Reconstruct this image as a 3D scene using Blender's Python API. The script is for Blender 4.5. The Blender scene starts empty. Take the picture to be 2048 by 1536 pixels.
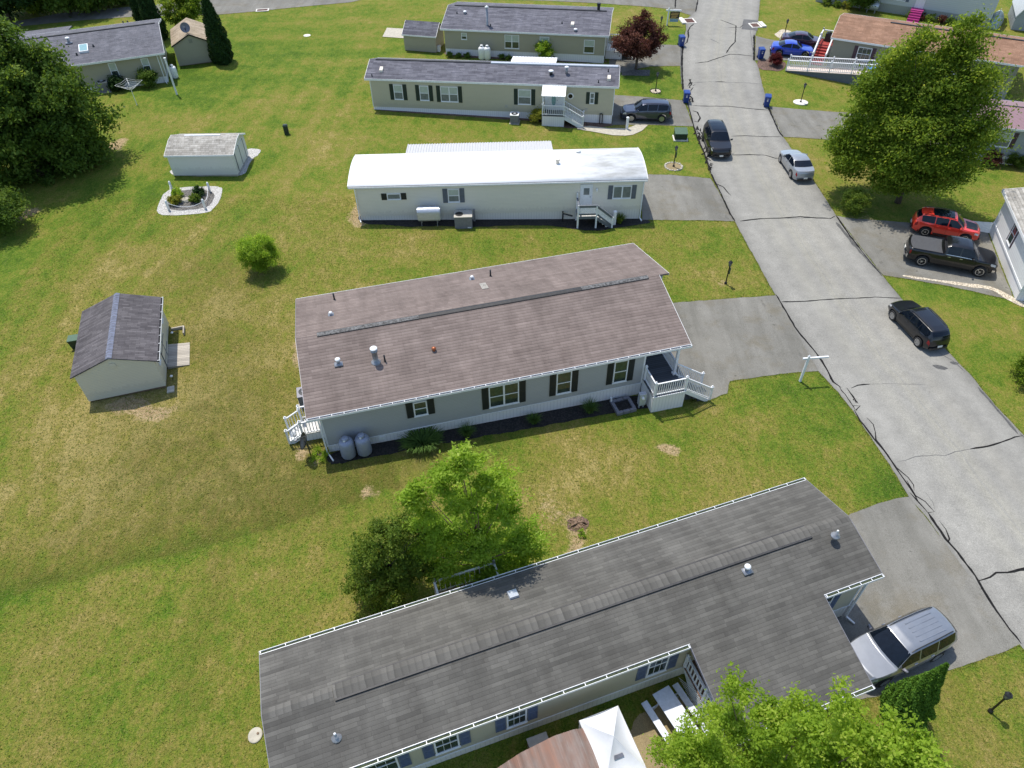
# A manufactured-home neighbourhood seen from above on a sunny day.
import bpy, bmesh, math, random
import numpy as np
from mathutils import Vector, Matrix
R = math.radians
SC = bpy.context.scene
COL = SC.collection
random.seed(7)

# ------------------------------------------------------------------ camera
CAM_H = 30.0; FPX = 1440.0; PITCH = 0.779443716; ROLL = 0.0165181589
_fw = Vector((0, math.cos(PITCH), -math.sin(PITCH)))
_u0 = Vector((0, math.sin(PITCH), math.cos(PITCH))); _r0 = Vector((1, 0, 0))
_up = _u0 * math.cos(ROLL) + _r0 * math.sin(ROLL)
_rt = _r0 * math.cos(ROLL) - _u0 * math.sin(ROLL)
CAMP = Vector((0, 0, CAM_H))
cam_d = bpy.data.cameras.new("camera"); cam = bpy.data.objects.new("camera", cam_d); COL.objects.link(cam)
cam_d.sensor_width = 36; cam_d.lens = FPX / 2048 * 36; cam_d.clip_end = 2000; cam_d.clip_start = 0.5
cam.matrix_world = Matrix(((_rt.x, _up.x, -_fw.x, 0), (_rt.y, _up.y, -_fw.y, 0), (_rt.z, _up.z, -_fw.z, CAM_H), (0, 0, 0, 1)))
SC.camera = cam

def ray(u, v):
    return _fw * FPX + _rt * (u - 1024) - _up * (v - 768)
def sstep(a, b, x):
    t = min(1, max(0, (x - a) / (b - a))); return t * t * (3 - 2 * t)
def T(x, y):                       # the land falls gently towards the road
    s = 0.024 * (1 - sstep(68, 86, y))
    xx = x
    if x > 12: xx = 12 + 8 * math.tanh((x - 12) / 8)
    if x < -26: xx = -26 - 8 * math.tanh((-26 - x) / 8)
    return -s * (xx + 11)
def G(u, v, dz=0.0):               # the ground point (plus dz) seen at a photograph pixel
    d = ray(u, v); z = 0
    for _ in range(40):
        t = (z + dz - CAM_H) / d.z
        p = CAMP + d * t
        z = T(p.x, p.y)
    return Vector((p.x, p.y, z + dz))
def height(base, top):             # height of a vertical thing from its foot and top pixels
    p = G(*base); d = ray(*top)
    k = (p.x * d.x + p.y * d.y) / (d.x ** 2 + d.y ** 2)
    return CAM_H + d.z * k - p.z
def on_ground(x, y, dz=0): return Vector((x, y, T(x, y) + dz))

# ------------------------------------------------------------------ materials
MATS = {}
class NT:
    def __init__(s, name):
        s.m = bpy.data.materials.new(name); s.m.use_nodes = True; s.t = s.m.node_tree
        s.b = s.t.nodes["Principled BSDF"]; s.out = s.t.nodes["Material Output"]; MATS[name] = s.m
    def n(s, typ, **kw):
        nd = s.t.nodes.new(typ)
        for k, v in kw.items():
            if k in nd.inputs: nd.inputs[k].default_value = v
            else: setattr(nd, k, v)
        return nd
    def l(s, a, b): s.t.links.new(a, b)
    def coords(s, kind="Object"):
        if kind == "World": return s.n("ShaderNodeNewGeometry").outputs["Position"]
        return s.n("ShaderNodeTexCoord").outputs["Object"]
    def scaled(s, c, sc, rot=(0, 0, 0)):
        mp = s.n("ShaderNodeMapping"); s.l(c, mp.inputs[0]); mp.inputs["Scale"].default_value = sc; mp.inputs["Rotation"].default_value = rot
        return mp.outputs[0]
    def noise(s, c, scale, detail=4, rough=.55):
        nd = s.n("ShaderNodeTexNoise", Scale=scale, Detail=detail, Roughness=rough); s.l(c, nd.inputs["Vector"]); return nd.outputs["Fac"]
    def math(s, op, a, b=None, c=None):
        nd = s.n("ShaderNodeMath", operation=op)
        for i, x in enumerate((a, b, c)):
            if x is None: continue
            if isinstance(x, (int, float)): nd.inputs[i].default_value = x
            else: s.l(x, nd.inputs[i])
        return nd.outputs[0]
    def ramp(s, f, stops):
        nd = s.n("ShaderNodeValToRGB"); e = nd.color_ramp.elements
        while len(e) < len(stops): e.new(.5)
        for el, (p, c) in zip(e, stops): el.position = p; el.color = (*c, 1) if len(c) == 3 else c
        s.l(f, nd.inputs[0]); return nd.outputs[0]
    def mix(s, f, a, b, typ="MIX"):
        nd = s.n("ShaderNodeMix", data_type="RGBA", blend_type=typ)
        for i, x in ((0, f), (6, a), (7, b)):
            if isinstance(x, (int, float)): nd.inputs[i].default_value = x
            elif isinstance(x, tuple): nd.inputs[i].default_value = (*x, 1)
            else: s.l(x, nd.inputs[i])
        return nd.outputs[2]
    def bump(s, h, strength=.3, dist=.02):
        nd = s.n("ShaderNodeBump", Strength=strength, Distance=dist); s.l(h, nd.inputs["Height"]); s.l(nd.outputs[0], s.b.inputs["Normal"])
    def col(s, c):
        if isinstance(c, tuple): s.b.inputs["Base Color"].default_value = (*c, 1)
        else: s.l(c, s.b.inputs["Base Color"])
    def set(s, **kw):
        for k, v in kw.items(): s.b.inputs[k.replace("_", " ")].default_value = v
        return s

def plain(name, c, rough=.6, metal=0, var=.12, scale=6, coat=0, spec=.5):
    k = NT(name); co = k.coords()
    f = k.noise(co, scale, 5)
    a = tuple(x * (1 - var) for x in c); b = tuple(min(1, x * (1 + var)) for x in c)
    k.col(k.ramp(f, [(.3, a), (.7, b)]))
    k.set(Roughness=rough, Metallic=metal, Coat_Weight=coat, Specular_IOR_Level=spec); k.set(Coat_Roughness=.04)
    return k.m
def siding(name, c, pitch=.115, dirt=.12):
    k = NT(name); co = k.coords()
    sp = k.n("ShaderNodeSeparateXYZ"); k.l(co, sp.inputs[0])
    saw = k.math("FRACT", k.math("DIVIDE", sp.outputs[2], pitch))
    f = k.noise(k.scaled(co, (.6, .6, 2.5)), 1.5, 5); g = k.noise(co, 22, 3)
    a = tuple(x * (1 - dirt) for x in c)
    cc = k.mix(k.math("MULTIPLY", f, .9), c, a)
    edge = k.math("LESS_THAN", saw, .14)
    cc = k.mix(k.math("MULTIPLY", edge, .42), cc, tuple(x * .55 for x in c))
    low = k.math("MULTIPLY", k.math("LESS_THAN", k.math("SUBTRACT", sp.outputs[2], k.math("MULTIPLY", k.noise(k.scaled(co, (4, 4, .6)), 1.4, 5), .9)), .22), .11); cc = k.mix(low, cc, tuple(x * .6 for x in (.36, .34, .27)))
    k.col(cc); k.bump(k.math("ADD", saw, k.math("MULTIPLY", g, .1)), .5, .012); k.set(Roughness=.55); return k.m
def grooved(name, c, pitch=.2, axis=0):
    k = NT(name); co = k.coords()
    sp = k.n("ShaderNodeSeparateXYZ"); k.l(co, sp.inputs[0])
    s1 = k.math("ADD", sp.outputs[0], k.math("MULTIPLY", sp.outputs[1], 1.0)) if axis == 0 else sp.outputs[axis]
    fr = k.math("FRACT", k.math("DIVIDE", s1, pitch))
    edge = k.math("LESS_THAN", fr, .14)
    f = k.noise(co, 2.2, 6)
    cc = k.mix(k.math("MULTIPLY", f, .5), c, tuple(x * .82 for x in c))
    cc = k.mix(k.math("MULTIPLY", edge, .38), cc, tuple(x * .5 for x in c))
    k.col(cc); k.bump(edge, -.5, .012); k.set(Roughness=.5); return k.m
def shingle(name, c1, c2, mortar, width=.9, row=.145, patch=.35, streak=(.75, .3, 1), rows=.5):
    k = NT(name); co = k.coords()
    wob = k.n("ShaderNodeVectorMath", operation="ADD"); k.l(co, wob.inputs[0])
    nn = k.n("ShaderNodeTexNoise", Scale=3.0, Detail=2); k.l(co, nn.inputs["Vector"])
    sc = k.n("ShaderNodeVectorMath", operation="SCALE"); k.l(nn.outputs["Color"], sc.inputs[0]); sc.inputs["Scale"].default_value = .03
    k.l(sc.outputs[0], wob.inputs[1])
    br = k.n("ShaderNodeTexBrick", offset=.37, offset_frequency=2, squash=.7, squash_frequency=3)
    br.inputs["Scale"].default_value = 1; br.inputs["Brick Width"].default_value = width; br.inputs["Row Height"].default_value = row
    br.inputs["Mortar Size"].default_value = .006; br.inputs["Mortar Smooth"].default_value = .3; br.inputs["Bias"].default_value = 0
    br.inputs["Color1"].default_value = (*c1, 1); br.inputs["Color2"].default_value = (*c2, 1); br.inputs["Mortar"].default_value = (*mortar, 1)
    k.l(wob.outputs[0], br.inputs["Vector"])
    br2 = k.n("ShaderNodeTexBrick", offset=.5, offset_frequency=2)
    br2.inputs["Scale"].default_value = 1; br2.inputs["Brick Width"].default_value = width * 2.3; br2.inputs["Row Height"].default_value = row
    br2.inputs["Mortar Size"].default_value = 0
    br2.inputs["Color1"].default_value = (.75, .75, .75, 1); br2.inputs["Color2"].default_value = (1.2, 1.2, 1.2, 1)
    k.l(wob.outputs[0], br2.inputs["Vector"])
    cc = k.mix(patch, br.outputs["Color"], br2.outputs["Color"], "MULTIPLY")
    sp = k.n("ShaderNodeSeparateXYZ"); k.l(wob.outputs[0], sp.inputs[0]); fr = k.math("FRACT", k.math("DIVIDE", sp.outputs[1], row))
    cc = k.mix(rows, cc, k.ramp(fr, [(.0, (.55, .55, .55)), (.22, (.95, .95, .95)), (.9, (1.08, 1.08, 1.08))]), "MULTIPLY")
    st = k.noise(k.scaled(co, streak), 1.1, 6)
    cc = k.mix(.5, cc, k.ramp(st, [(.3, (.68, .68, .68)), (.7, (1.25, 1.25, 1.25))]), "MULTIPLY")
    dr = k.noise(k.scaled(co, (1.9, .22, 1)), 1.0, 5, .6); cc = k.mix(.45, cc, k.ramp(dr, [(.32, (.74, .73, .72)), (.6, (1.1, 1.1, 1.1)), (.75, (1.3, 1.29, 1.27))]), "MULTIPLY")
    gr = k.noise(co, 60, 3)
    cc = k.mix(.35, cc, k.ramp(gr, [(.3, (.6, .6, .6)), (.7, (1.35, 1.35, 1.35))]), "MULTIPLY")
    k.col(cc); k.bump(k.math("SUBTRACT", gr, k.math("MULTIPLY", br.outputs["Fac"], 1.2)), .35, .01); k.set(Roughness=.9, Specular_IOR_Level=.2); return k.m
def asphalt(name, c, var=.18, stain=.25, oil=.0):
    k = NT(name); co = k.coords("World")
    a = k.noise(co, .16, 5); b = k.noise(co, 1.3, 6); f = k.noise(co, 34, 3, .7)
    st = k.noise(k.scaled(co, (1.2, .14, 1), (0, 0, R(24))), 1.0, 4)
    cc = k.mix(1.0, c, k.ramp(a, [(.3, (1 - var,) * 3), (.7, (1 + var * .5,) * 3)]), "MULTIPLY")
    cc = k.mix(stain, cc, k.ramp(st, [(.35, (.62, .62, .6)), (.6, (1.1, 1.1, 1.1))]), "MULTIPLY")
    cc = k.mix(.4, cc, k.ramp(b, [(.3, (.78, .78, .76)), (.7, (1.15, 1.15, 1.15))]), "MULTIPLY")
    g2 = k.noise(co, 9, 5, .7)
    if oil: cc = k.mix(k.ramp(k.noise(co, .55, 5, .6), [(.50, (0, 0, 0)), (.68, (oil,) * 3)]), cc, (.135, .115, .075)); cc = k.mix(k.ramp(k.noise(co, 1.9, 3), [(.66, (0, 0, 0)), (.74, (oil,) * 3)]), cc, (.07, .066, .058))
    cc = k.mix(.5, cc, k.ramp(g2, [(.3, (.8, .8, .79)), (.7, (1.16, 1.16, 1.16))]), "MULTIPLY")
    cc = k.mix(.7, cc, k.ramp(f, [(.32, (.55, .55, .55)), (.68, (1.4, 1.4, 1.4))]), "MULTIPLY")
    k.col(cc); k.bump(f, .35, .01); k.set(Roughness=.88, Specular_IOR_Level=.25); return k.m
def road_mat():
    k = NT("asphalt_lane"); co = k.coords("World"); u = k.n("ShaderNodeAttribute", attribute_name="lane").outputs["Fac"]
    n = k.noise(co, .5, 5); u2 = k.math("ADD", u, k.math("MULTIPLY", k.math("SUBTRACT", n, .5), .05))
    lane = k.ramp(u2, [(0, (.72,) * 3), (.05, (.9,) * 3), (.13, (1.02,) * 3), (.22, (.93,) * 3), (.33, (1.04, 1.035, 1.0)), (.42, (.95,) * 3), (.495, (1.04, 1.03, .97)), (.505, (.93,) * 3), (.52, (1.04, 1.03, .98)), (.60, (.95,) * 3), (.68, (1.04, 1.03, 1.0)), (.78, (.92,) * 3), (.87, (1.02,) * 3), (.95, (.88,) * 3), (1, (.66,) * 3)])
    a = k.noise(co, .16, 5); b = k.noise(co, 1.3, 6, .6); f = k.noise(co, 34, 3, .7); g = k.noise(co, 9, 5, .7); sp = k.noise(co, 3.2, 2)
    cc = k.mix(1.0, (.278, .271, .245), lane, "MULTIPLY")
    for fac, x, lo, hi in ((.8, a, .84, 1.08), (.5, b, .78, 1.15), (.55, g, .78, 1.18), (.75, f, .5, 1.42)): cc = k.mix(fac, cc, k.ramp(x, [(.3, (lo,) * 3), (.7, (hi,) * 3)]), "MULTIPLY")
    cc = k.mix(k.ramp(sp, [(.70, (0, 0, 0)), (.80, (.35, .35, .35))]), cc, (.10, .09, .07))
    k.col(cc); k.bump(f, .4, .012); k.set(Roughness=.9, Specular_IOR_Level=.2)
road_mat()
def stony(name, c1, c2, scale=14, dist=.03):
    k = NT(name); co = k.coords("World")
    vo = k.n("ShaderNodeTexVoronoi", Scale=scale); k.l(co, vo.inputs["Vector"])
    sp = k.n("ShaderNodeSeparateColor"); k.l(vo.outputs["Color"], sp.inputs[0])
    cc = k.ramp(sp.outputs[0], [(.1, c1), (.9, c2)])
    cc = k.mix(k.ramp(vo.outputs["Distance"], [(.35, (0, 0, 0)), (.8, (.8, .8, .8))]), cc, tuple(x * .35 for x in c1))
    k.col(cc); k.bump(vo.outputs["Distance"], -.7, dist); k.set(Roughness=.9); return k.m
def leafmat(name, dark, light, trans=.35, tip=None):
    k = NT(name)
    at = k.n("ShaderNodeAttribute", attribute_name="rnd")
    st = [(0, dark), (.75, light)] + ([(1, tip)] if tip else [])
    c = k.ramp(at.outputs["Fac"], st); k.col(c); k.set(Roughness=.6, Specular_IOR_Level=.12)
    tr = k.n("ShaderNodeBsdfTranslucent"); k.l(k.mix(1.0, c, (1.7, 1.5, .9), "MULTIPLY"), tr.inputs[0])
    mx = k.n("ShaderNodeMixShader"); mx.inputs[0].default_value = trans
    k.l(k.b.outputs[0], mx.inputs[1]); k.l(tr.outputs[0], mx.inputs[2]); k.l(mx.outputs[0], k.out.inputs[0]); return k.m
def paint(name, c, metal=.4, rough=.28):
    k = NT(name); co = k.coords()
    f = k.noise(co, 3, 4)
    k.col(k.ramp(f, [(.3, tuple(x * .9 for x in c)), (.7, c)])); k.set(Roughness=rough, Metallic=metal, Coat_Weight=.6 if max(c) < .02 else 1, Specular_IOR_Level=.35); k.set(Coat_Roughness=.05); return k.m

plain("white_vinyl", (.74, .75, .76), .45, var=.06)
plain("white_metal", (.78, .79, .79), .4, var=.08)
plain("black_plastic", (.012, .012, .013), .45)
plain("dark_rubber", (.015, .015, .016), .85)
plain("galvanised", (.30, .31, .33), .45, .5, .2)
plain("dark_metal", (.02, .022, .024), .4, .2)
plain("dark_glass", (.004, .007, .013), .03, 0, .3, spec=.38)
plain("window_glass", (.035, .05, .045), .05, 0, .4, 3, spec=.9)
plain("blind_glass", (.42, .47, .42), .18, 0, .1, 3, spec=.7)
plain("mesh_glass", (.16, .18, .18), .2, 0, .2, 3, spec=.6)
plain("shutter_black", (.016, .02, .022), .5); plain("shutter_green", (.012, .028, .024), .5)
plain("shutter_blue", (.10, .13, .20), .55); plain("shutter_grey", (.12, .135, .16), .55); plain("shutter_plum", (.07, .035, .05), .55)
siding("siding_bluegrey", (.42, .428, .435)); siding("siding_beige", (.50, .465, .35)); siding("siding_white", (.80, .755, .65))
siding("siding_khaki", (.40, .37, .28)); siding("siding_sand", (.53, .49, .37)); siding("siding_olive", (.27, .265, .21)); siding("siding_pale", (.55, .58, .58), .2)
siding("siding_lightgrey", (.72, .71, .66)); siding("siding_shed", (.63, .60, .49)); siding("siding_bright", (.80, .80, .78), .18); siding("siding_blue", (.33, .36, .38)); siding("siding_brown", (.40, .355, .28), .3)
grooved("skirt_white", (.80, .79, .79)); grooved("skirt_cream", (.76, .73, .65)); grooved("skirt_mottled", (.36, .37, .33))
shingle("shingle_brown", (.160, .128, .115), (.200, .162, .146), (.125, .10, .09), .9, .19, .25, rows=.95)
shingle("shingle_grey", (.090, .087, .079), (.118, .114, .103), (.07, .067, .06), .9, .15, .55, rows=.25)
shingle("shingle_slate", (.095, .095, .115), (.16, .16, .185), (.05, .05, .06), .8, .16, .6)
shingle("shingle_blue", (.105, .108, .125), (.155, .155, .175), (.06, .06, .07), .5, .15, .3)
shingle("shingle_shed", (.082, .075, .080), (.13, .12, .125), (.04, .04, .04), .5, .15, .6)
shingle("shingle_tan", (.30, .245, .17), (.40, .33, .25), (.15, .12, .09), .45, .2, .6)
shingle("shingle_rust", (.225, .128, .082), (.29, .172, .115), (.12, .07, .045), .6, .2, .4)
shingle("shingle_weathered", (.28, .265, .235), (.40, .385, .35), (.10, .095, .085), .32, .2, .6)
grooved("roof_maroon", (.25, .15, .165), .42, 0)
grooved("roof_ribbed", (.50, .50, .50), .22, 0)
asphalt("asphalt_road", (.246, .239, .214), .10, .22); asphalt("asphalt_drive", (.195, .189, .168), .22, .4, .5); asphalt("asphalt_dark", (.115, .115, .115), .2, .3)
asphalt("asphalt_warm", (.26, .255, .235), .25, .4)
plain("tar", (.014, .014, .014), .9, var=.4, scale=9, spec=.1); plain("tar_faded", (.07, .07, .068), .75, var=.4, scale=9)
plain("concrete", (.40, .37, .30), .85, var=.18, scale=4); plain("concrete_pale", (.62, .60, .54), .85, var=.15, scale=4)
stony("gravel_white", (.36, .35, .33), (.66, .65, .62), 20, .02); stony("gravel_tan", (.45, .38, .28), (.72, .64, .50), 12)
stony("mulch_black", (.010, .009, .009), (.035, .030, .027), 12); stony("mulch_brown", (.09, .055, .04), (.2, .12, .09), 12); stony("mulch_grey", (.08, .075, .07), (.2, .19, .175), 14)
asphalt("soil", (.30, .235, .13), .2, .2)
leafmat("leaf_maple", (.055, .115, .010), (.20, .29, .034), .54, (.34, .39, .08))
leafmat("leaf_dark", (.036, .080, .014), (.115, .19, .030), .45, (.23, .30, .06))
leafmat("leaf_bright", (.14, .25, .022), (.30, .44, .055), .60, (.46, .56, .14))
leafmat("leaf_lime", (.14, .25, .022), (.31, .44, .052), .58, (.46, .53, .12))
leafmat("leaf_mid", (.055, .110, .016), (.155, .225, .034), .52, (.26, .28, .07))
leafmat("leaf_conifer", (.035, .095, .012), (.11, .22, .026), .28, (.19, .32, .04))
leafmat("leaf_arbor", (.012, .030, .010), (.032, .072, .016), .18)
leafmat("leaf_red", (.035, .016, .014), (.13, .048, .036), .28, (.25, .12, .075))
leafmat("leaf_crimson", (.035, .006, .008), (.14, .02, .02), .2)
leafmat("leaf_yellow", (.12, .17, .02), (.30, .30, .04), .35)
leafmat("leaf_blade", (.035, .075, .018), (.11, .19, .04), .3)
leafmat("leaf_grass", (.115, .170, .02), (.19, .20, .038), .15, (.34, .31, .12))
plain("bark", (.10, .075, .055), .9, var=.35, scale=9); plain("old_wood", (.30, .27, .23), .8, var=.25, scale=5); plain("brown_wood", (.17, .11, .07), .8, var=.3)
plain("tank_grey", (.27, .30, .38), .42, .1, .08); plain("tank_white", (.78, .78, .78), .35, 0, .05); plain("tank_silver", (.52, .55, .60), .35, .35, .08)
plain("unit_grey", (.20, .20, .23), .5, .2); plain("unit_beige", (.42, .40, .35), .5)
plain("bin_blue", (.012, .045, .22), .4); plain("green_box", (.045, .10, .055), .45); plain("dark_green", (.012, .03, .02), .5)
plain("deck_slate", (.055, .062, .075), .7); plain("deck_white", (.66, .65, .62), .7); plain("carpet_red", (.28, .035, .03), .9); plain("paint_magenta", (.36, .03, .17), .5)
plain("deck_pink", (.62, .52, .46), .7); plain("tent_cloth", (.62, .63, .64), .7, var=.03); plain("skylight_glass", (.20, .36, .38), .12, spec=.8)
plain("vent_cream", (.66, .60, .50), .5); plain("copper_cap", (.38, .12, .05), .4, .5); plain("plastic_blue", (.06, .25, .62), .35)
plain("table_white", (.62, .66, .74), .5); plain("grate", (.10, .04, .03), .7); plain("gold_mark", (.7, .42, .12), .5); plain("panel_dark", (.045, .035, .03), .5); plain("panel_blue", (.22, .36, .48), .5)
plain("ridge_blue", (.13, .145, .20), .8, var=.3, scale=4); plain("ridge_black", (.02, .02, .022), .6, var=.5); plain("shoji", (.095, .095, .095), .7, var=.95, scale=9); plain("bed_cover", (.055, .056, .06), .6); plain("cap_light", (.150, .142, .126), .9, var=.3, scale=9)
plain("gutter_bed", (.04, .055, .025), .9, var=.5); plain("gutter_black", (.014, .014, .015), .9, var=.4); plain("terracotta", (.45, .22, .12), .8)
plain("headlamp", (.55, .57, .60), .12, .3); plain("tail_red", (.25, .006, .01), .2); plain("alloy", (.48, .48, .48), .3, .8); plain("plate", (.75, .74, .68), .5); plain("chrome", (.7, .7, .7), .15, .9)
plain("boat_cover", (.30, .38, .33), .5, var=.4, scale=1.2)
def _white_roof():
    k = NT("roof_white"); co = k.coords()
    f = k.noise(k.scaled(co, (.35, 1.0, 1)), 1.3, 7, .65); sp = k.n("ShaderNodeSeparateXYZ"); k.l(co, sp.inputs[0])
    right = k.math("MULTIPLY", k.math("SUBTRACT", sp.outputs[0], 12.5), .12)
    w = k.math("MINIMUM", k.math("MAXIMUM", right, .06), .8)
    cc = k.mix(k.math("MULTIPLY", k.ramp(f, [(.42, (0, 0, 0)), (.66, (1, 1, 1))]), w), (.80, .80, .785), (.42, .41, .37))
    low = k.math("LESS_THAN", k.math("ADD", sp.outputs[1], k.math("MULTIPLY", f, .5)), .02)
    cc = k.mix(k.math("MULTIPLY", low, .35), cc, (.42, .42, .40))
    fr = k.math("FRACT", k.math("DIVIDE", sp.outputs[0], 1.22)); k.bump(k.math("LESS_THAN", fr, .03), .4, .02)
    k.col(cc); k.set(Roughness=.55)
_white_roof()
def _ridgecaps():
    k = NT("ridge_caps"); co = k.coords(); sp = k.n("ShaderNodeSeparateXYZ"); k.l(co, sp.inputs[0])
    d = k.math("DIVIDE", k.math("ADD", sp.outputs[0], k.math("MULTIPLY", k.noise(co, 1.3, 2), .12)), .27); h = k.math("FRACT", k.math("MULTIPLY", k.math("SINE", k.math("MULTIPLY", k.math("FLOOR", d), 12.99)), 437.5)); fr = k.math("FRACT", d)
    cc = k.mix(1.0, (.110, .106, .096), k.ramp(h, [(0, (.82,) * 3), (1, (1.16,) * 3)]), "MULTIPLY"); cc = k.mix(.8, cc, k.ramp(fr, [(0, (.72,) * 3), (.4, (1.0,) * 3), (1, (1.08,) * 3)]), "MULTIPLY")  # random tone per tab; the gradient along each tab is its shadow painted in
    cc = k.mix(.4, cc, k.ramp(k.noise(co, 45, 3), [(.3, (.7,) * 3), (.7, (1.3,) * 3)]), "MULTIPLY"); k.col(cc); k.set(Roughness=.9, Specular_IOR_Level=.2)
_ridgecaps()
def _rust():
    k = NT("rusty_metal"); co = k.coords()
    f = k.noise(k.scaled(co, (1, .35, 1)), 1.8, 7, .62); g = k.noise(k.scaled(co, (5.5, .15, 1)), 1, 3)
    cc = k.ramp(f, [(.32, (.215, .185, .17)), (.52, (.185, .122, .098)), (.68, (.235, .125, .088))])
    cc = k.mix(.5, cc, k.ramp(g, [(.35, (.6, .6, .6)), (.65, (1.3, 1.3, 1.3))]), "MULTIPLY")
    k.col(cc); k.set(Roughness=.8)
_rust()
def _planks(name, c, pitch, axis):
    k = NT(name); co = k.coords(); sp = k.n("ShaderNodeSeparateXYZ"); k.l(co, sp.inputs[0])
    d = k.math("DIVIDE", sp.outputs[axis], pitch); e = k.math("LESS_THAN", k.math("FRACT", d), .12)
    h = k.math("FRACT", k.math("MULTIPLY", k.math("SINE", k.math("MULTIPLY", k.math("FLOOR", d), 12.99)), 437.5))
    cc = k.mix(1.0, c, k.ramp(h, [(0, (.78,) * 3), (1, (1.15,) * 3)]), "MULTIPLY"); cc = k.mix(e, cc, tuple(x * .25 for x in c))
    k.col(cc); k.set(Roughness=.75)
_planks("planks_slate", (.065, .075, .09), .15, 1); _planks("planks_pale", (.60, .58, .54), .14, 0); _planks("planks_old", (.40, .36, .30), .15, 1); _planks("planks_white", (.64, .63, .60), .16, 0); _planks("planks_brown", (.22, .13, .085), .14, 1)

# ------------------------------------------------------------------ mesh builder
class MB:
    def __init__(s): s.v = []; s.f = []
    def add(s, vs, fs):
        o = len(s.v); s.v += [tuple(p) for p in vs]; s.f += [tuple(o + i for i in f) for f in fs]; return s
    def hexa(s, p):   # 8 points: bottom ring then top ring
        return s.add(p, [(3, 2, 1, 0), (4, 5, 6, 7), (0, 1, 5, 4), (1, 2, 6, 5), (2, 3, 7, 6), (3, 0, 4, 7)])
    def box(s, x0, x1, y0, y1, z0, z1):
        return s.hexa([(x0, y0, z0), (x1, y0, z0), (x1, y1, z0), (x0, y1, z0), (x0, y0, z1), (x1, y0, z1), (x1, y1, z1), (x0, y1, z1)])
    def bar(s, a, b, w, h=None, up=(0, 0, 1)):
        a = Vector(a); b = Vector(b); h = h or w; d = (b - a).normalized(); up = Vector(up)
        if abs(d.dot(up)) > .98: up = Vector((1, 0, 0))
        x = d.cross(up).normalized() * w / 2; y = x.cross(d).normalized() * h / 2
        return s.hexa([a - x - y, a + x - y, b + x - y, b - x - y, a - x + y, a + x + y, b + x + y, b - x + y])
    def tube(s, pts, r, n=8, caps=True):
        pts = [Vector(p) for p in pts]; rs = r if isinstance(r, (list, tuple)) else [r] * len(pts); rings = []
        o = len(s.v)
        for i, p in enumerate(pts):
            d = (pts[min(i + 1, len(pts) - 1)] - pts[max(i - 1, 0)]).normalized()
            a = d.cross(Vector((0, 0, 1)) if abs(d.z) < .9 else Vector((1, 0, 0))).normalized(); b = d.cross(a)
            for k in range(n):
                t = 2 * math.pi * k / n; s.v.append(tuple(p + (a * math.cos(t) + b * math.sin(t)) * rs[i]))
        for i in range(len(pts) - 1):
            for k in range(n):
                k2 = (k + 1) % n; s.f.append((o + i * n + k, o + i * n + k2, o + (i + 1) * n + k2, o + (i + 1) * n + k))
        if caps: s.f.append(tuple(o + k for k in range(n))); s.f.append(tuple(o + (len(pts) - 1) * n + k for k in range(n)))
        return s
    def lathe(s, prof, c=(0, 0, 0), n=16, axis="z", sy=1):
        o = len(s.v); c = Vector(c)
        for r, z in prof:
            for k in range(n):
                t = 2 * math.pi * k / n; a, b = r * math.cos(t), r * math.sin(t) * sy
                p = (a, b, z) if axis == "z" else ((z, a, b) if axis == "x" else (a, z, b))
                s.v.append(tuple(c + Vector(p)))
        for i in range(len(prof) - 1):
            for k in range(n):
                k2 = (k + 1) % n; s.f.append((o + i * n + k, o + i * n + k2, o + (i + 1) * n + k2, o + (i + 1) * n + k))
        s.f.append(tuple(o + k for k in range(n))); s.f.append(tuple(o + (len(prof) - 1) * n + k for k in range(n))); return s
    def extrude_x(s, poly, x0, x1):      # poly in (y, z)
        n = len(poly)
        return s.add([(x0, y, z) for y, z in poly] + [(x1, y, z) for y, z in poly],
                     [tuple(range(n)), tuple(range(2 * n - 1, n - 1, -1))] + [(i, (i + 1) % n, n + (i + 1) % n, n + i) for i in range(n)])
    def extrude_y(s, poly, y0, y1):      # poly in (x, z)
        n = len(poly)
        return s.add([(x, y0, z) for x, z in poly] + [(x, y1, z) for x, z in poly],
                     [tuple(range(n)), tuple(range(2 * n - 1, n - 1, -1))] + [(i, (i + 1) % n, n + (i + 1) % n, n + i) for i in range(n)])
    def extrude_z(s, poly, z0, z1):
        n = len(poly)
        return s.add([(x, y, z0) for x, y in poly] + [(x, y, z1) for x, y in poly],
                     [tuple(range(n)), tuple(range(2 * n - 1, n - 1, -1))] + [(i, (i + 1) % n, n + (i + 1) % n, n + i) for i in range(n)])
    def build(s, name, mat, parent=None, smooth=False, loc=None, label=None):
        me = bpy.data.meshes.new(name); me.from_pydata(s.v, [], s.f); me.validate()
        bm = bmesh.new(); bm.from_mesh(me); bmesh.ops.recalc_face_normals(bm, faces=bm.faces); bm.to_mesh(me); bm.free()
        me.materials.append(MATS[mat])
        if smooth:
            me.polygons.foreach_set("use_smooth", [True] * len(me.polygons))
        o = bpy.data.objects.new(name, me); COL.objects.link(o)
        if parent: o.parent = parent
        if loc is not None: o.location = loc
        if label: o["label"] = label
        return o

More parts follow.
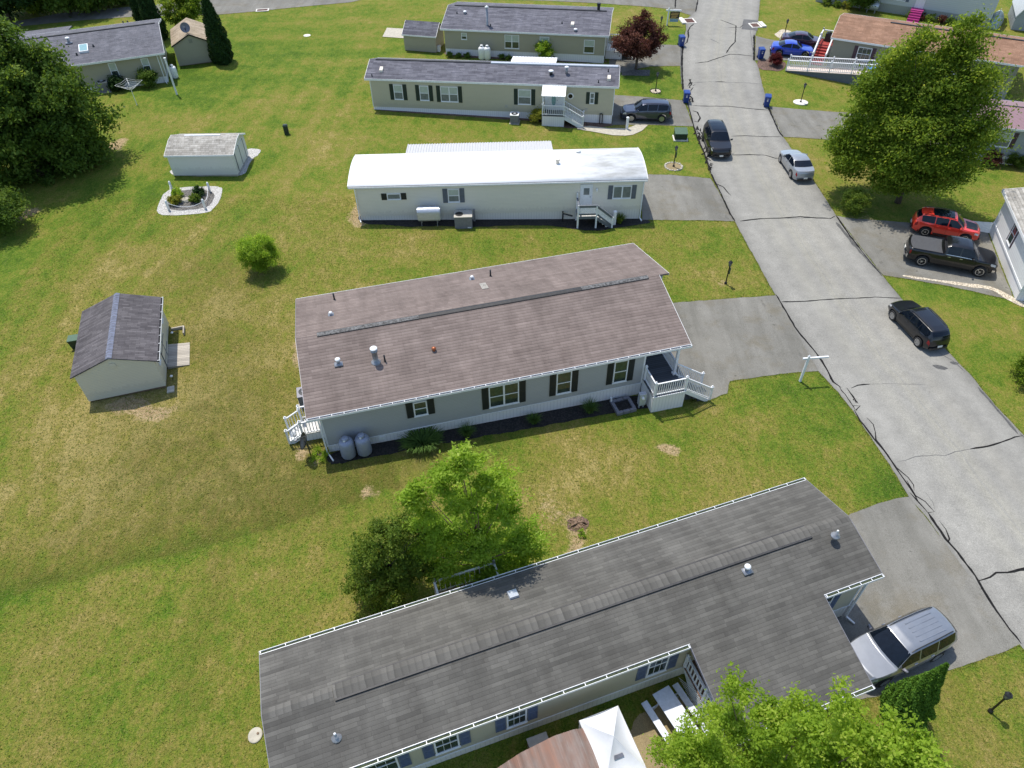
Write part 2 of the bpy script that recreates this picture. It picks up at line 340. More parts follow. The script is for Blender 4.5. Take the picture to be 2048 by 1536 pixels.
def tag(o, label, cat, group=None):
    o["label"] = label; o["category"] = cat
    if group: o["group"] = group
    return o
def thing(name, label, cat, loc, rz=0, group=None):
    o = bpy.data.objects.new(name, None); COL.objects.link(o); o.empty_display_size = .3
    o.location = loc; o.rotation_euler = (0, 0, rz); return tag(o, label, cat, group)
KIDS = {}
def copy_thing(src, loc, rz, label, group=None):
    kids = [o for o in COL.objects if o.parent == src]
    r = src.copy(); COL.objects.link(r); r.location = loc; r.rotation_euler = (0, 0, rz); r["label"] = label
    if group: r["group"] = group
    for k in kids:
        c = k.copy(); COL.objects.link(c); c.parent = r
        for g in [o for o in COL.objects if o.parent == k]:
            d = g.copy(); COL.objects.link(d); d.parent = c
    return r

class Frame:      # a house frame: origin at its front left foot, x along the front, y to the back
    def __init__(s, a, b):
        A = G(*a); B = G(*b); u = Vector((B.x - A.x, B.y - A.y, 0)); s.L = u.length; u.normalize()
        s.o = A; s.u = u; s.v = Vector((-u.y, u.x, 0)); s.rz = math.atan2(u.y, u.x)
    def loc(s, d): return Vector((d.dot(s.u), d.dot(s.v), d.z))
    def w(s, x, y, z=0): return s.o + s.u * x + s.v * y + Vector((0, 0, z))
    def wall(s, px, y=0):        # pixel -> (x, z) on the wall plane
        c = s.loc(CAMP - s.o); d = s.loc(ray(*px)); t = (y - c.y) / d.y; p = c + d * t; return p.x, p.z
    def side(s, px, x=0):        # pixel -> (y, z) on an end wall
        c = s.loc(CAMP - s.o); d = s.loc(ray(*px)); t = (x - c.x) / d.x; p = c + d * t; return p.y, p.z
    def flat(s, px, z):          # pixel -> (x, y) at a height
        c = s.loc(CAMP - s.o); d = s.loc(ray(*px)); t = (z - c.z) / d.z; p = c + d * t; return p.x, p.y
    def slope(s, px, y0, z0, k):  # pixel -> (x, y, z) on the plane z = z0 + k (y - y0)
        c = s.loc(CAMP - s.o); d = s.loc(ray(*px)); t = (z0 + k * (c.y - y0) - c.z) / (d.z - k * d.y); p = c + d * t; return p.x, p.y, p.z
    def ground(s, x, y): p = s.w(x, y); return T(p.x, p.y) - s.o.z
# ------------------------------------------------------------------ the ground, roads and paths
def struct(o, lab=None): o["kind"] = "structure"; return o
def vnoise(x, y, seed):
    rs = np.random.RandomState(seed); tab = rs.rand(256, 256)
    xi = np.floor(x).astype(int); yi = np.floor(y).astype(int); fx = x - xi; fy = y - yi
    fx = fx * fx * (3 - 2 * fx); fy = fy * fy * (3 - 2 * fy)
    g = lambda a, b: tab[a % 256, b % 256]
    return (g(xi, yi) * (1 - fx) + g(xi + 1, yi) * fx) * (1 - fy) + (g(xi, yi + 1) * (1 - fx) + g(xi + 1, yi + 1) * fx) * fy
def Tn(x, y):
    t = np.clip((y - 68) / 18, 0, 1); s = .024 * (1 - t * t * (3 - 2 * t))
    xx = np.where(x > 12, 12 + 8 * np.tanh((x - 12) / 8), x); xx = np.where(x < -26, -26 - 8 * np.tanh((-26 - x) / 8), xx)
    return -s * (xx + 11)
def make_ground():
    xs = np.concatenate([[-900, -500, -300, -180, -120, -90], np.arange(-70, 70.01, .25), [90, 120, 180, 300, 500, 900]])
    ys = np.concatenate([[-600, -200, -80, -30, -10], np.arange(2, 130.01, .25), [145, 170, 220, 300, 500, 900]])
    X, Y = np.meshgrid(xs, ys); nx, ny = len(xs), len(ys)
    dry = np.full(X.shape, .47); dirt = np.zeros(X.shape); lush = np.zeros(X.shape); dull = np.zeros(X.shape)
    wx = X + 1.1 * (vnoise(X * .45, Y * .45, 1) - .5) * 2; wy = Y + 1.1 * (vnoise(X * .45, Y * .45, 2) - .5) * 2
    def blob(arr, u, v, r, amt, asp=1.0, ang=0.0, pw=1.0):
        c = G(u, v); dx = wx - c.x; dy = wy - c.y; a = R(ang)
        ex = dx * math.cos(a) + dy * math.sin(a); ey = (-dx * math.sin(a) + dy * math.cos(a)) * asp
        arr += amt * np.exp(-((ex * ex + ey * ey) / (r * r)) ** pw)
    def band(arr, pts, w, amt, warp=True):
        P = [G(*p) for p in pts]; best = np.full(X.shape, 1e9); ax, ay = (wx * .35 + X * .65, wy * .35 + Y * .65) if warp else (X, Y)
        for p, q in zip(P[:-1], P[1:]):
            d = q - p; L2 = d.x ** 2 + d.y ** 2; t = np.clip(((ax - p.x) * d.x + (ay - p.y) * d.y) / L2, 0, 1)
            best = np.minimum(best, (ax - p.x - t * d.x) ** 2 + (ay - p.y - t * d.y) ** 2)
        arr += amt * np.exp(-best / (w * w))
    # broad dry and green areas
    for a in [(300, 480, 8, .20), (480, 640, 6, .26), (430, 780, 5, .28), (250, 900, 6, .30), (500, 930, 4, .3), (560, 1000, 4, .18), (760, 960, 3, .26), (640, 480, 6, .16), (900, 480, 6, .14, 2),
              (150, 1000, 5, .22), (1150, 940, 3, .30), (1060, 1000, 2.5, .25), (1300, 930, 4, .14), (1480, 840, 4, .10), (1500, 960, 3, .2), (1430, 550, 3, .18), (640, 260, 8, .10), (560, 330, 6, .12), (130, 600, 6, .16), (60, 900, 5, .12), (600, 1180, 4, .1), (350, 1300, 5, .10), (120, 1400, 4, .08),
              (1930, 640, 3, .10), (1960, 1450, 2.5, .22), (1900, 1380, 2, .1), (1960, 300, 4, .1), (1590, 70, 6, .12), (1200, 40, 8, .1), (640, 30, 12, .05), (1640, 330, 3, .3)]: blob(dry, a[0], a[1], a[2], a[3] * .8, *a[4:])
    for a in [(420, 340, 6, -.30), (250, 420, 5, -.30), (330, 100, 9, -.22), (380, 170, 6, -.28), (520, 90, 12, -.12), (640, 110, 8, -.12), (780, 340, 4, -.10), (30, 520, 4, -.28), (10, 640, 3, -.2), (1350, 300, 3, -.25), (1290, 160, 5, -.3), (1340, 70, 5, -.15), (1100, 620, 3, -.1),
              (1560, 800, 2, -.2), (1380, 860, 2.2, -.2), (1700, 860, 2.5, -.2), (1760, 980, 1.6, -.3), (1600, 900, 2, -.08), (1850, 560, 2.6, -.3), (1950, 700, 2, -.1), (1900, 1290, 2, -.3), (700, 1100, 3, -.1), (300, 1330, 3, -.15), (60, 1200, 3, -.12), (470, 1200, 3, -.05), (960, 500, 3, -.06), (1180, 460, 3, -.1)]: blob(dry, a[0], a[1], a[2], a[3] * .95)
    for a in [(430, 560, 4, .16), (470, 820, 3.5, .2), (300, 930, 4, .2), (520, 960, 3, .2), (680, 950, 3, .2), (440, 690, 3, .16)]: blob(dull, *a)
    def swale(px, w, amt, arr):      # darker uphill side with a firm lower edge
        P = [G(*p) for p in px]; sd = np.full(X.shape, 1e9)
        for p, q in zip(P[:-1], P[1:]):
            d = q - p; L = math.hypot(d.x, d.y); t = ((wx * .3 + X * .7 - p.x) * d.x + (wy * .3 + Y * .7 - p.y) * d.y) / (L * L); s = (d.x * (wy * .3 + Y * .7 - p.y) - d.y * (wx * .3 + X * .7 - p.x)) / L
            sd = np.where((t >= -.02) & (t < 1.02), s, sd)
        ok = sd < 1e8; arr += np.where(ok, amt * np.where(sd > 0, np.exp(-(np.clip(sd, 0, 50) / w) ** 1.3), np.exp(-(np.clip(-sd, 0, 50) / .18) ** 2)), 0)
    swale([(-60, 1212), (130, 1160), (300, 1112), (470, 1075), (640, 1018), (800, 975)], 2.6, .24, dull); swale([(-60, 1212), (130, 1160), (300, 1112), (470, 1075), (640, 1018)], .5, .42, lush)
    band(dull, [(445, 1120), (420, 1200), (395, 1300), (380, 1400)], .8, .13); band(dull, [(1000, 880), (860, 910), (720, 975), (560, 1010)], 1.0, .13)
    # mown streaks that sweep round the back lawns
    for k, off in enumerate(range(-6, 7)):
        band(dry, [(40 + off * 26, 1010 + off * 8), (90 + off * 28, 760), (200 + off * 28, 560), (380 + off * 30, 380 + off * 6), (520 + off * 26, 280 + off * 4), (640 + off * 20, 120)], .42, .10 if k % 2 else -.06)
    for k in range(9):
        band(dry, [(480, 40 + k * 12), (700, 30 + k * 13), (860, 20 + k * 14)], .8, .1 if k % 2 else -.08)
    # the swale line and lush strips
    band(dry, [(-40, 1205), (130, 1160), (300, 1105), (470, 1070), (640, 1010), (760, 985)], .7, -.26)
    band(lush, [(-40, 1210), (130, 1168), (300, 1118), (420, 1085)], .3, .34)
    band(lush, [(520, 1060), (680, 1010)], .4, .2)
    for a in [(400, 1185, .7, .2), (428, 1110, .5, .2), (445, 1165, .9, .2), (415, 1260, .9, .2), (640, 925, 1.1, .25), (510, 1025, .8, .25), (470, 1030, .7, .25), (180, 1000, 1.6, .25), (70, 980, 1.5, .2), (1090, 1000, 1, .2), (930, 930, 2, .3), (820, 940, 2, .35)]: blob(lush, *a)
    # bare earth and dead thatch
    for a in [(1316, 876, .62, 1.3, 1.9, 8), (270, 832, 1.5, .95, 1.8, 12), (345, 690, .5, .5), (590, 735, .35, 1.0, .35, 0), (592, 690, .3, .9, .3, 0), (740, 998, .5, .7), (770, 1010, .5, .5), (712, 432, .45, .9, .3, 10), (718, 448, .6, .7, 1.5),
              (228, 300, 1.0, .9, 1, 30), (245, 285, .8, .7), (135, 1, 1, .0), (55, 440, .9, .7), (70, 430, .8, .6), (1160, 1040, 1.0, .7), (1150, 1090, .6, .8, .6), (1115, 1000, .9, .35, .4, -40), (1095, 960, .9, .3, .4, -40), (660, 912, .35, .9), (615, 900, .6, .8, 2.), (1700, 428, .9, .7), (1745, 425, .9, .5),
              (1985, 1418, .5, .4), (1460, 563, .6, .5), (340, 800, .7, .4), (1600, 755, .4, .5), (1795, 1000, .3, .5), (1420, 350, .4, .6), (1470, 450, .4, .3), (325, 600, .5, .0), (420, 590, .6, .25), (205, 415, 1.2, .3)]: blob(dirt, *a)
    Z = Tn(X, Y)
    sw = [G(-40, 1205), G(300, 1105), G(640, 1010)]      # a shallow swale
    verts = np.stack([X, Y, Z], -1).reshape(-1, 3)
    i = np.arange(nx * ny).reshape(ny, nx)
    quads = np.stack([i[:-1, :-1], i[:-1, 1:], i[1:, 1:], i[1:, :-1]], -1).reshape(-1, 4)
    me = bpy.data.meshes.new("ground"); me.vertices.add(len(verts)); me.vertices.foreach_set("co", verts.astype(np.float32).ravel())
    me.loops.add(quads.size); me.loops.foreach_set("vertex_index", quads.astype(np.int32).ravel())
    me.polygons.add(len(quads)); me.polygons.foreach_set("loop_start", (np.arange(len(quads)) * 4).astype(np.int32))
    me.update(calc_edges=True)
    for nm, arr in (("dry", dry), ("dirt", dirt), ("lush", lush), ("dull", dull)):
        at = me.attributes.new(nm, "FLOAT", "POINT"); at.data.foreach_set("value", arr.astype(np.float32).ravel())
    me.materials.append(lawn_material())
    o = bpy.data.objects.new("ground", me); COL.objects.link(o); struct(o); return o
def lawn_material():
    k = NT("lawn"); co = k.coords("World")
    A = {n: k.n("ShaderNodeAttribute", attribute_name=n).outputs["Fac"] for n in ("dry", "dirt", "lush", "dull")}
    n1 = k.noise(co, .22, 5); n2 = k.noise(co, 1.1, 7, .62); n3 = k.noise(co, 5.5, 6, .68); n4 = k.noise(co, 22, 4, .7); n5 = k.noise(k.scaled(co, (1, .45, 1), (0, 0, R(35))), 2.3, 6, .65)
    def c(n, w): return k.math("MULTIPLY", k.math("SUBTRACT", n, .5), w)
    d = A["dry"]
    for n, w in ((n1, 1.15), (n2, .8), (n3, .95), (n5, .9), (n4, .5)): d = k.math("ADD", d, c(n, w))
    cc = k.ramp(d, [(.0, (.058, .118, .011)), (.25, (.102, .168, .017)), (.45, (.155, .188, .027)), (.62, (.200, .195, .041)), (.80, (.242, .205, .060)), (1.0, (.33, .27, .105))])
    lu = k.math("ADD", A["lush"], k.math("ADD", c(n2, .7), c(n3, .5)))
    cc = k.mix(k.ramp(lu, [(.25, (0, 0, 0)), (.8, (.8, .8, .8))]), cc, (.075, .135, .012))
    du = k.math("MULTIPLY", A["dull"], k.math("ADD", 1.0, c(n2, 3.0)))
    cc = k.mix(k.ramp(du, [(.02, (0, 0, 0)), (.34, (.8, .8, .8))]), cc, k.ramp(n5, [(.3, (.068, .095, .012)), (.7, (.150, .120, .034))]))
    di = k.math("ADD", A["dirt"], k.math("ADD", c(n2, .8), c(n3, .9)))
    cc = k.mix(k.ramp(di, [(.38, (0, 0, 0)), (.68, (1, 1, 1))]), cc, k.ramp(n3, [(.3, (.27, .19, .10)), (.7, (.48, .37, .23))]))
    cc = k.mix(.75, cc, k.ramp(n4, [(.28, (.45, .5, .4)), (.5, (.95, .95, .9)), (.74, (1.55, 1.5, 1.35))]), "MULTIPLY")
    n6 = k.noise(k.scaled(co, (1, .5, 1), (0, 0, R(-25))), 11, 3, .6); n7 = k.noise(k.scaled(co, (.6, 1, 1), (0, 0, R(15))), 16, 2, .6)
    cc = k.mix(.6, cc, k.ramp(n6, [(.30, (.62, .66, .55)), (.5, (1, 1, 1)), (.72, (1.42, 1.36, 1.3))]), "MULTIPLY")
    cc = k.mix(k.ramp(n7, [(.56, (0, 0, 0)), (.74, (.38, .38, .38))]), cc, (.34, .30, .12))
    k.col(cc); k.bump(k.math("ADD", n4, k.math("MULTIPLY", n3, 1.5)), .9, .06); k.set(Roughness=.95, Specular_IOR_Level=.1); return k.m
make_ground()

from mathutils.geometry import delaunay_2d_cdt
def smooth_poly(P, step, jit, rnd, closed=True):
    out = []; n = len(P)
    for i in range(n if closed else n - 1):
        a, b = P[i], P[(i + 1) % n]; L = (b - a).length; m = max(1, int(L / step))
        nrm = Vector((-(b - a).y, (b - a).x, 0)).normalized()
        for j in range(m):
            out.append(a.lerp(b, j / m) + nrm * rnd.uniform(-jit, jit))
    return out
SHEETS = []
def sheet(name, mat, px, dz, jit=.03, parent=None, world=None, step=.35, cell=.8):
    """a thin sheet laid on the land, outlined at photograph pixels"""
    rnd = random.Random(len(px) * 7 + int(px[0][0]) if px else 3)
    P = world or [G(*p) for p in px]
    if name in ("flower_bed", "gravel_strip", "mulch_bed", "bare_soil") and len(P) > 4:
        for _ in range(2): P = [q for a, b in zip(P, P[1:] + P[:1]) for q in (a.lerp(b, .25), a.lerp(b, .75))]
    P = smooth_poly(P, step, jit, rnd)
    SHEETS.append((name, [(p.x, p.y) for p in P]))
    x0 = min(p.x for p in P); x1 = max(p.x for p in P); y0 = min(p.y for p in P); y1 = max(p.y for p in P)
    n = len(P); pts = [Vector((p.x, p.y)) for p in P]; E = [(i, (i + 1) % n) for i in range(n)]
    nx, ny = int((x1 - x0) / cell), int((y1 - y0) / cell)
    pts += [Vector((x0 + (i + .5) * cell, y0 + (j + .5) * cell)) for i in range(nx) for j in range(ny)]
    V, _, F, _, _, _ = delaunay_2d_cdt(pts, E, [], 1, 1e-4)
    me = bpy.data.meshes.new(name); me.from_pydata([(v.x, v.y, T(v.x, v.y) + dz) for v in V], [], [tuple(f) for f in F]); me.materials.append(MATS[mat])
    if me.polygons and sum(p.normal.z for p in me.polygons) < 0: me.flip_normals()
    o = bpy.data.objects.new(name, me); COL.objects.link(o)
    if parent: o.parent = parent
    else: struct(o)
    return o
ZR, ZD, ZP, ZC = .030, .024, .018, .036
LEFT = [(1395, -60), (1394, 0), (1390, 24), (1376, 36), (1371, 48), (1372, 60), (1367, 82), (1362, 115), (1363, 140), (1365, 175), (1374, 207), (1386, 252), (1405, 300), (1421, 347), (1438, 384), (1469, 443), (1550, 590), (1636, 742), (1676, 785), (1713, 832), (1752, 892), (1780, 930), (1817, 995), (1853, 1035), (1893, 1092), (1955, 1172), (1987, 1222), (2040, 1290), (2110, 1390), (2250, 1590), (2390, 1790)]
RIGHT = [(2640, 1610), (2400, 1310), (2200, 1060), (2120, 960), (2043, 866), (1991, 812), (1939, 749), (1901, 710), (1802, 597), (1765, 552), (1672, 432), (1642, 384), (1588, 306), (1567, 275), (1537, 213), (1529, 187), (1522, 160), (1516, 132), (1509, 122), (1509, 75), (1512, 65), (1516, 45), (1520, 0), (1524, -60)]
road = sheet("road", "asphalt_lane", LEFT + RIGHT, ZR, .03)
def _lanes():
    me = road.data; V = np.zeros(len(me.vertices) * 3, np.float32); me.vertices.foreach_get("co", V); V = V.reshape(-1, 3)[:, :2]
    def dist(px):
        P = [G(*p) for p in px]; best = np.full(len(V), 1e9)
        for p, q in zip(P[:-1], P[1:]):
            d = np.array([q.x - p.x, q.y - p.y]); t = np.clip(((V[:, 0] - p.x) * d[0] + (V[:, 1] - p.y) * d[1]) / (d @ d), 0, 1)
            best = np.minimum(best, np.hypot(V[:, 0] - p.x - t * d[0], V[:, 1] - p.y - t * d[1]))
        return best
    a, b = dist(LEFT), dist(RIGHT); at = me.attributes.new("lane", "FLOAT", "POINT"); at.data.foreach_set("value", (a / (a + b + 1e-6)).astype(np.float32))
_lanes()
sheet("side_street", "asphalt_drive", [(-60, 85), (40, 53), (150, 42), (275, 33), (445, 29), (512, 23), (590, 15), (700, 5), (760, -8), (880, -12), (1000, -1), (1100, 2), (1200, 7), (1300, 14), (1345, 19), (1372, 28), (1384, 31), (1391, 24), (1396, -2), (1397, -30), (1200, -40), (950, -45), (700, -28), (560, -9), (445, -2), (275, 12), (120, 27), (-60, 60)], ZD, .03)
sheet("driveway", "asphalt_drive", [(1345, 606), (1450, 598), (1552, 591), (1600, 670), (1642, 742), (1560, 748), (1459, 763), (1454, 787), (1420, 799), (1300, 800), (1290, 700)], ZD, .03)
sheet("driveway", "asphalt_drive", [(1700, 1029), (1735, 1015), (1780, 1000), (1818, 994), (1895, 1092), (1957, 1172), (2042, 1289), (1990, 1310), (1895, 1342), (1800, 1385), (1600, 1420), (1500, 1300), (1640, 1080)], ZD, .03)
sheet("driveway", "asphalt_drive", [(1284, 349), (1340, 350), (1421, 357), (1471, 443), (1400, 441), (1284, 440)], ZD, .03)
sheet("driveway", "asphalt_drive", [(1226, 190), (1300, 195), (1367, 201), (1387, 253), (1300, 250), (1224, 250)], ZD, .03)
sheet("driveway", "asphalt_drive", [(1218, 88), (1340, 90), (1364, 91), (1363, 132), (1300, 133), (1218, 150)], ZD, .03)
sheet("driveway", "asphalt_drive", [(1511, 72), (1530, 77), (1552, 81), (1650, 86), (1650, 122), (1580, 121), (1510, 121)], ZD, .03)
sheet("driveway", "asphalt_drive", [(1538, 213), (1600, 219), (1700, 226), (1800, 236), (1960, 250), (1960, 296), (1800, 292), (1700, 284), (1640, 278), (1567, 274)], ZD, .03)
sheet("driveway", "asphalt_drive", [(1673, 432), (1700, 437), (1770, 442), (1830, 447), (1975, 466), (2028, 601), (1985, 592), (1900, 573), (1800, 556), (1766, 551)], ZD, .03)
sheet("driveway", "asphalt_drive", [(1960, 190), (2050, 205), (2050, 228), (1990, 215)], ZD, .03)
for i, (p, m) in enumerate([([(1934, 442), (1987, 446), (1978, 467), (1950, 462)], "concrete_pale"), ([(774, 56), (808, 58), (808, 77), (765, 74)], "concrete"),
            ([(1153, 254), (1180, 252.5), (1217, 257), (1255, 257), (1272, 250), (1296, 250.5), (1284, 262), (1266, 270), (1250, 272), (1225, 271), (1180, 263), (1155, 259)], "concrete"),
            ([(1504, 45.5), (1520, 46), (1519, 52.5), (1503, 52)], "concrete")]):
    sheet("walkway" if i != 3 else "drain_apron", m, p, ZC + .004, .005)
sheet("gravel_strip", "gravel_tan", [(1804, 550), (1850, 557), (1936, 567), (1986, 574), (2011, 587), (2031, 598), (2060, 610), (2050, 618), (2008, 597), (1984, 579), (1936, 575), (1861, 562), (1806, 554)], ZP + .016, .04)
sheet("gravel_strip", "gravel_white", [(337, 345), (352, 352), (478, 353), (492, 347), (500, 322), (523, 305), (520, 298), (492, 297), (486, 310), (478, 340), (345, 338)], ZP, .05)
sheet("asphalt_patch", "asphalt_dark", [(1487, 39), (1516, 41), (1515, 62), (1483, 59)], ZC, .01)
sheet("mulch_bed", "mulch_brown", [(1513, 120), (1540, 119), (1568, 123), (1574, 130), (1562, 144), (1540, 141), (1517, 140)], ZP + .016, .04)
sheet("mulch_bed", "mulch_black", [(712, 434), (730, 449), (770, 449), (800, 453), (835, 454), (870, 452), (905, 453), (960, 455), (1010, 451), (1080, 451), (1130, 454), (1152, 460), (1200, 462), (1232, 456), (1280, 449), (1305, 446), (1290, 436), (1000, 430), (730, 432)], ZP, .05)
sheet("mulch_bed", "mulch_black", [(650, 908), (655, 925), (668, 930), (760, 912), (900, 884), (1010, 866), (1130, 845), (1240, 822), (1330, 812), (1330, 780), (900, 840)], ZP, .05)
sheet("mulch_bed", "mulch_brown", [(745, 214), (747, 221), (900, 231), (1040, 241), (1085, 243), (1100, 252), (1155, 258), (1230, 253), (1226, 240)], ZP - .004, .04)
sheet("mulch_bed", "mulch_brown", [(888, 100), (890, 113), (1000, 119), (1215, 128), (1215, 118)], ZP, .05)
sheet("mulch_bed", "mulch_grey", [(1244, 139), (1300, 140), (1299, 152), (1243, 151)], ZP, .01)
sheet("mulch_bed", "gravel_tan", [(1548, 68), (1554, 66), (1562, 58), (1584, 62), (1578, 68), (1572, 72), (1566, 77), (1554, 75)], ZP, .03)
sheet("flower_bed", "gravel_white", [(312, 432), (318, 405), (328, 386), (345, 376), (400, 373), (436, 373), (446, 377), (443, 390), (432, 415), (415, 426), (380, 430)], ZP, .06)
sheet("flower_bed", "mulch_grey", [(338, 420), (336, 400), (345, 384), (370, 380), (420, 381), (430, 388), (424, 408), (410, 417), (370, 421)], ZP + .008, .05)
sheet("gravel_strip", "mulch_grey", [(1190, 1470), (1300, 1420), (1420, 1370), (1470, 1440), (1500, 1560), (1300, 1640)], ZP, .05) if False else sheet("bare_soil", "soil", [(1270, 1500), (1250, 1450), (1330, 1400), (1400, 1400), (1470, 1440), (1500, 1560), (1300, 1640)], ZP, .12)

# crack sealant on the road: narrow tar strips, one part of the road
def ribbon(mb, px, w0, w1=None, wob=.018, seed=0, dz=ZR + .006):
    rnd = random.Random(seed); P = [G(*p) for p in px]; Q = []
    for a, b in zip(P[:-1], P[1:]):
        m = max(1, int((b - a).length / .3))
        for j in range(m): Q.append(a.lerp(b, j / m) + Vector((rnd.uniform(-wob, wob), rnd.uniform(-wob, wob), 0)))
    Q.append(P[-1]); n = len(Q); vs = []
    for i, p in enumerate(Q):
        d = Q[min(i + 1, n - 1)] - Q[max(i - 1, 0)]; nr = Vector((-d.y, d.x, 0)).normalized()
        w = (w0 + ((w1 if w1 is not None else w0) - w0) * i / (n - 1)) * rnd.uniform(.65, 1.35) / 2 * (1.3 if p.y > 45 else .85)
        if i in (0, n - 1): w *= .3
        for s in (-1, 1):
            q = p + nr * w * s; vs.append((q.x, q.y, T(q.x, q.y) + dz))
    mb.add(vs, [(2 * i, 2 * i + 2, 2 * i + 3, 2 * i + 1) for i in range(n - 1)])
tar = MB(); S = 0
for px, a, b in [([(1552, 590), (1570, 621), (1593, 660), (1627, 700), (1648, 730), (1666, 765), (1682, 776)], .13, .13), ([(1678, 775), (1690, 790), (1705, 812), (1720, 812), (1711, 822), (1700, 805)], .09, .07), ([(1693, 776), (1700, 786), (1716, 808)], .10, .10), ([(1708, 820), (1720, 842), (1754, 886), (1770, 905), (1784, 925), (1797, 945), (1808, 960), (1819, 975), (1828, 990), (1836, 1004)], .10, .12),
        ([(1733, 836), (1746, 850), (1750, 865), (1752, 880), (1762, 893), (1776, 912), (1787, 930), (1803, 945), (1815, 955), (1826, 970), (1828, 982)], .09, .05), ([(1813, 962), (1822, 978), (1831, 992), (1850, 1004), (1868, 1024)], .09, .05), ([(1820, 986), (1832, 1000), (1845, 1014), (1856, 1026), (1870, 1024)], .13, .06), ([(1856, 1026), (1872, 1050), (1890, 1078), (1915, 1105), (1950, 1152), (1975, 1195), (1992, 1222), (2008, 1245), (2042, 1288)], .14, .11), ([(1878, 1042), (1892, 1060), (1899, 1078), (1896, 1086)], .05, .12),
        ([(1702, 777), (1715, 771), (1740, 769)], .10, .14), ([(1955, 1163), (1980, 1155), (1992, 1146), (2015, 1146), (2050, 1138), (2100, 1130)], .10, .22), ([(1958, 1160), (1962, 1180)], .08, .06), ([(1940, 899), (1975, 893), (2005, 884), (2030, 875), (2045, 872)], .11, .08), ([(2040, 868), (2055, 882)], .07, .07),
        ([(1562, 604), (1600, 604), (1650, 600), (1680, 598), (1720, 597), (1750, 595), (1803, 597)], .12, .07), ([(1480, 443), (1520, 438), (1560, 437), (1600, 434), (1640, 437), (1660, 438), (1671, 432)], .10, .08), ([(1672, 432), (1700, 473), (1735, 518), (1764, 553)], .11, .08), ([(1422, 347), (1430, 365), (1440, 384), (1460, 428), (1470, 443)], .10, .09), ([(1432, 368), (1447, 375), (1455, 385), (1462, 392)], .12, .06),
        ([(1375, 205), (1384, 240), (1389, 258), (1396, 280), (1408, 306), (1422, 347)], .10, .10), ([(1536, 214), (1545, 235), (1557, 262), (1566, 275)], .12, .10), ([(1385, 212), (1420, 213), (1455, 213), (1500, 218), (1537, 221)], .08, .08), ([(1462, 273), (1490, 272), (1530, 274), (1563, 274)], .08, .07), ([(1464, 311), (1500, 310), (1530, 311), (1550, 317), (1560, 317)], .09, .07),
        ([(1508, 70), (1508, 122)], .16, .16), ([(1366, 92), (1364, 110), (1364, 140), (1366, 180)], .16, .14), ([(1390, 127), (1415, 124), (1435, 117), (1460, 109), (1480, 110), (1507, 113)], .09, .09), ([(1452, 107), (1460, 95), (1470, 85), (1471, 70), (1472, 52), (1440, 40)], .10, .08), ([(1455, 55), (1480, 56), (1486, 50)], .07, .07),
        ([(1385, 222), (1395, 225), (1400, 237), (1396, 245), (1388, 243)], .12, .10), ([(1388, 48), (1380, 55), (1376, 63), (1377, 72), (1374, 85), (1368, 90)], .12, .10), ([(1430, 164), (1450, 164)], .08, .05), ([(1391, 24), (1397, -5)], .14, .12), ([(1350, 17), (1352, -12)], .12, .12)]:
    S += 1; ribbon(tar, px, a, b, seed=S)
rw = random.Random(5)
for (u, v, n, sp) in [(1381, 190, 7, 9), (1385, 170, 5, 7), (1382, 160, 4, 5), (1396, 258, 9, 8), (1399, 268, 8, 8), (1412, 300, 7, 7), (1417, 320, 7, 7), (1420, 333, 6, 6), (1415, 310, 5, 7), (1402, 278, 6, 6), (1383, 196, 5, 6), (1707, 800, 3, 5)]:
    for k in range(n):      # knotted scribbles of sealant
        a = (u + rw.uniform(-sp, sp) * .6, v + rw.uniform(-sp, sp)); b = (a[0] + rw.uniform(-5, 5), a[1] + rw.uniform(2, 7)); c = (b[0] + rw.uniform(-5, 5), b[1] + rw.uniform(-3, 5))
        S += 1; ribbon(tar, [a, b, c], .11, .09, .03, S)
tar.build("crack_sealant", "tar", road)
fad = MB()
for px, a in [([(1740, 769), (1780, 768), (1850, 770)], .03), ([(1795, 924), (1808, 922), (1830, 914), (1870, 911), (1890, 912), (1910, 904), (1940, 899)], .035), ([(1880, 708), (1905, 722), (1930, 745)], .05), ([(1850, 985), (1865, 1005), (1870, 1022)], .03), ([(1362, 95), (1362, 140), (1364, 172)], .10), ([(1750, 620), (1830, 740)], .0),
              ([(1500, 60), (1507, 118)], .04), ([(1568, 437), (1655, 436)], .05), ([(1672, 445), (1720, 505), (1762, 548)], .22), ([(1955, 775), (1990, 815), (2035, 868)], .14), ([(1385, 166), (1420, 164), (1510, 167), (1520, 169)], .05), ([(1420, 78), (1440, 88)], .07)]:
    if a: S += 1; ribbon(fad, px, a, a, seed=S, dz=ZR + .004)
fad.build("crack_line", "tar_faded", road)
patch = MB()
for (u, v, rx, ry, an) in [(1880, 735.5, .42, .19, -20), (1908, 727, .25, .14, -15)]:
    p = G(u, v); a0 = R(an); pts = []
    for k in range(14):
        t = k / 14 * 2 * math.pi; x = rx * math.cos(t) * (1 + .15 * math.sin(3 * t)); y = ry * math.sin(t)
        q = p + Vector((x * math.cos(a0) - y * math.sin(a0), x * math.sin(a0) + y * math.cos(a0), 0)); pts.append((q.x, q.y, T(q.x, q.y) + ZR + .005))
    patch.add(pts, [tuple(range(14))])
patch.build("dark_patch", "tar_faded", road)  # two small dark ovals laid on the road surface
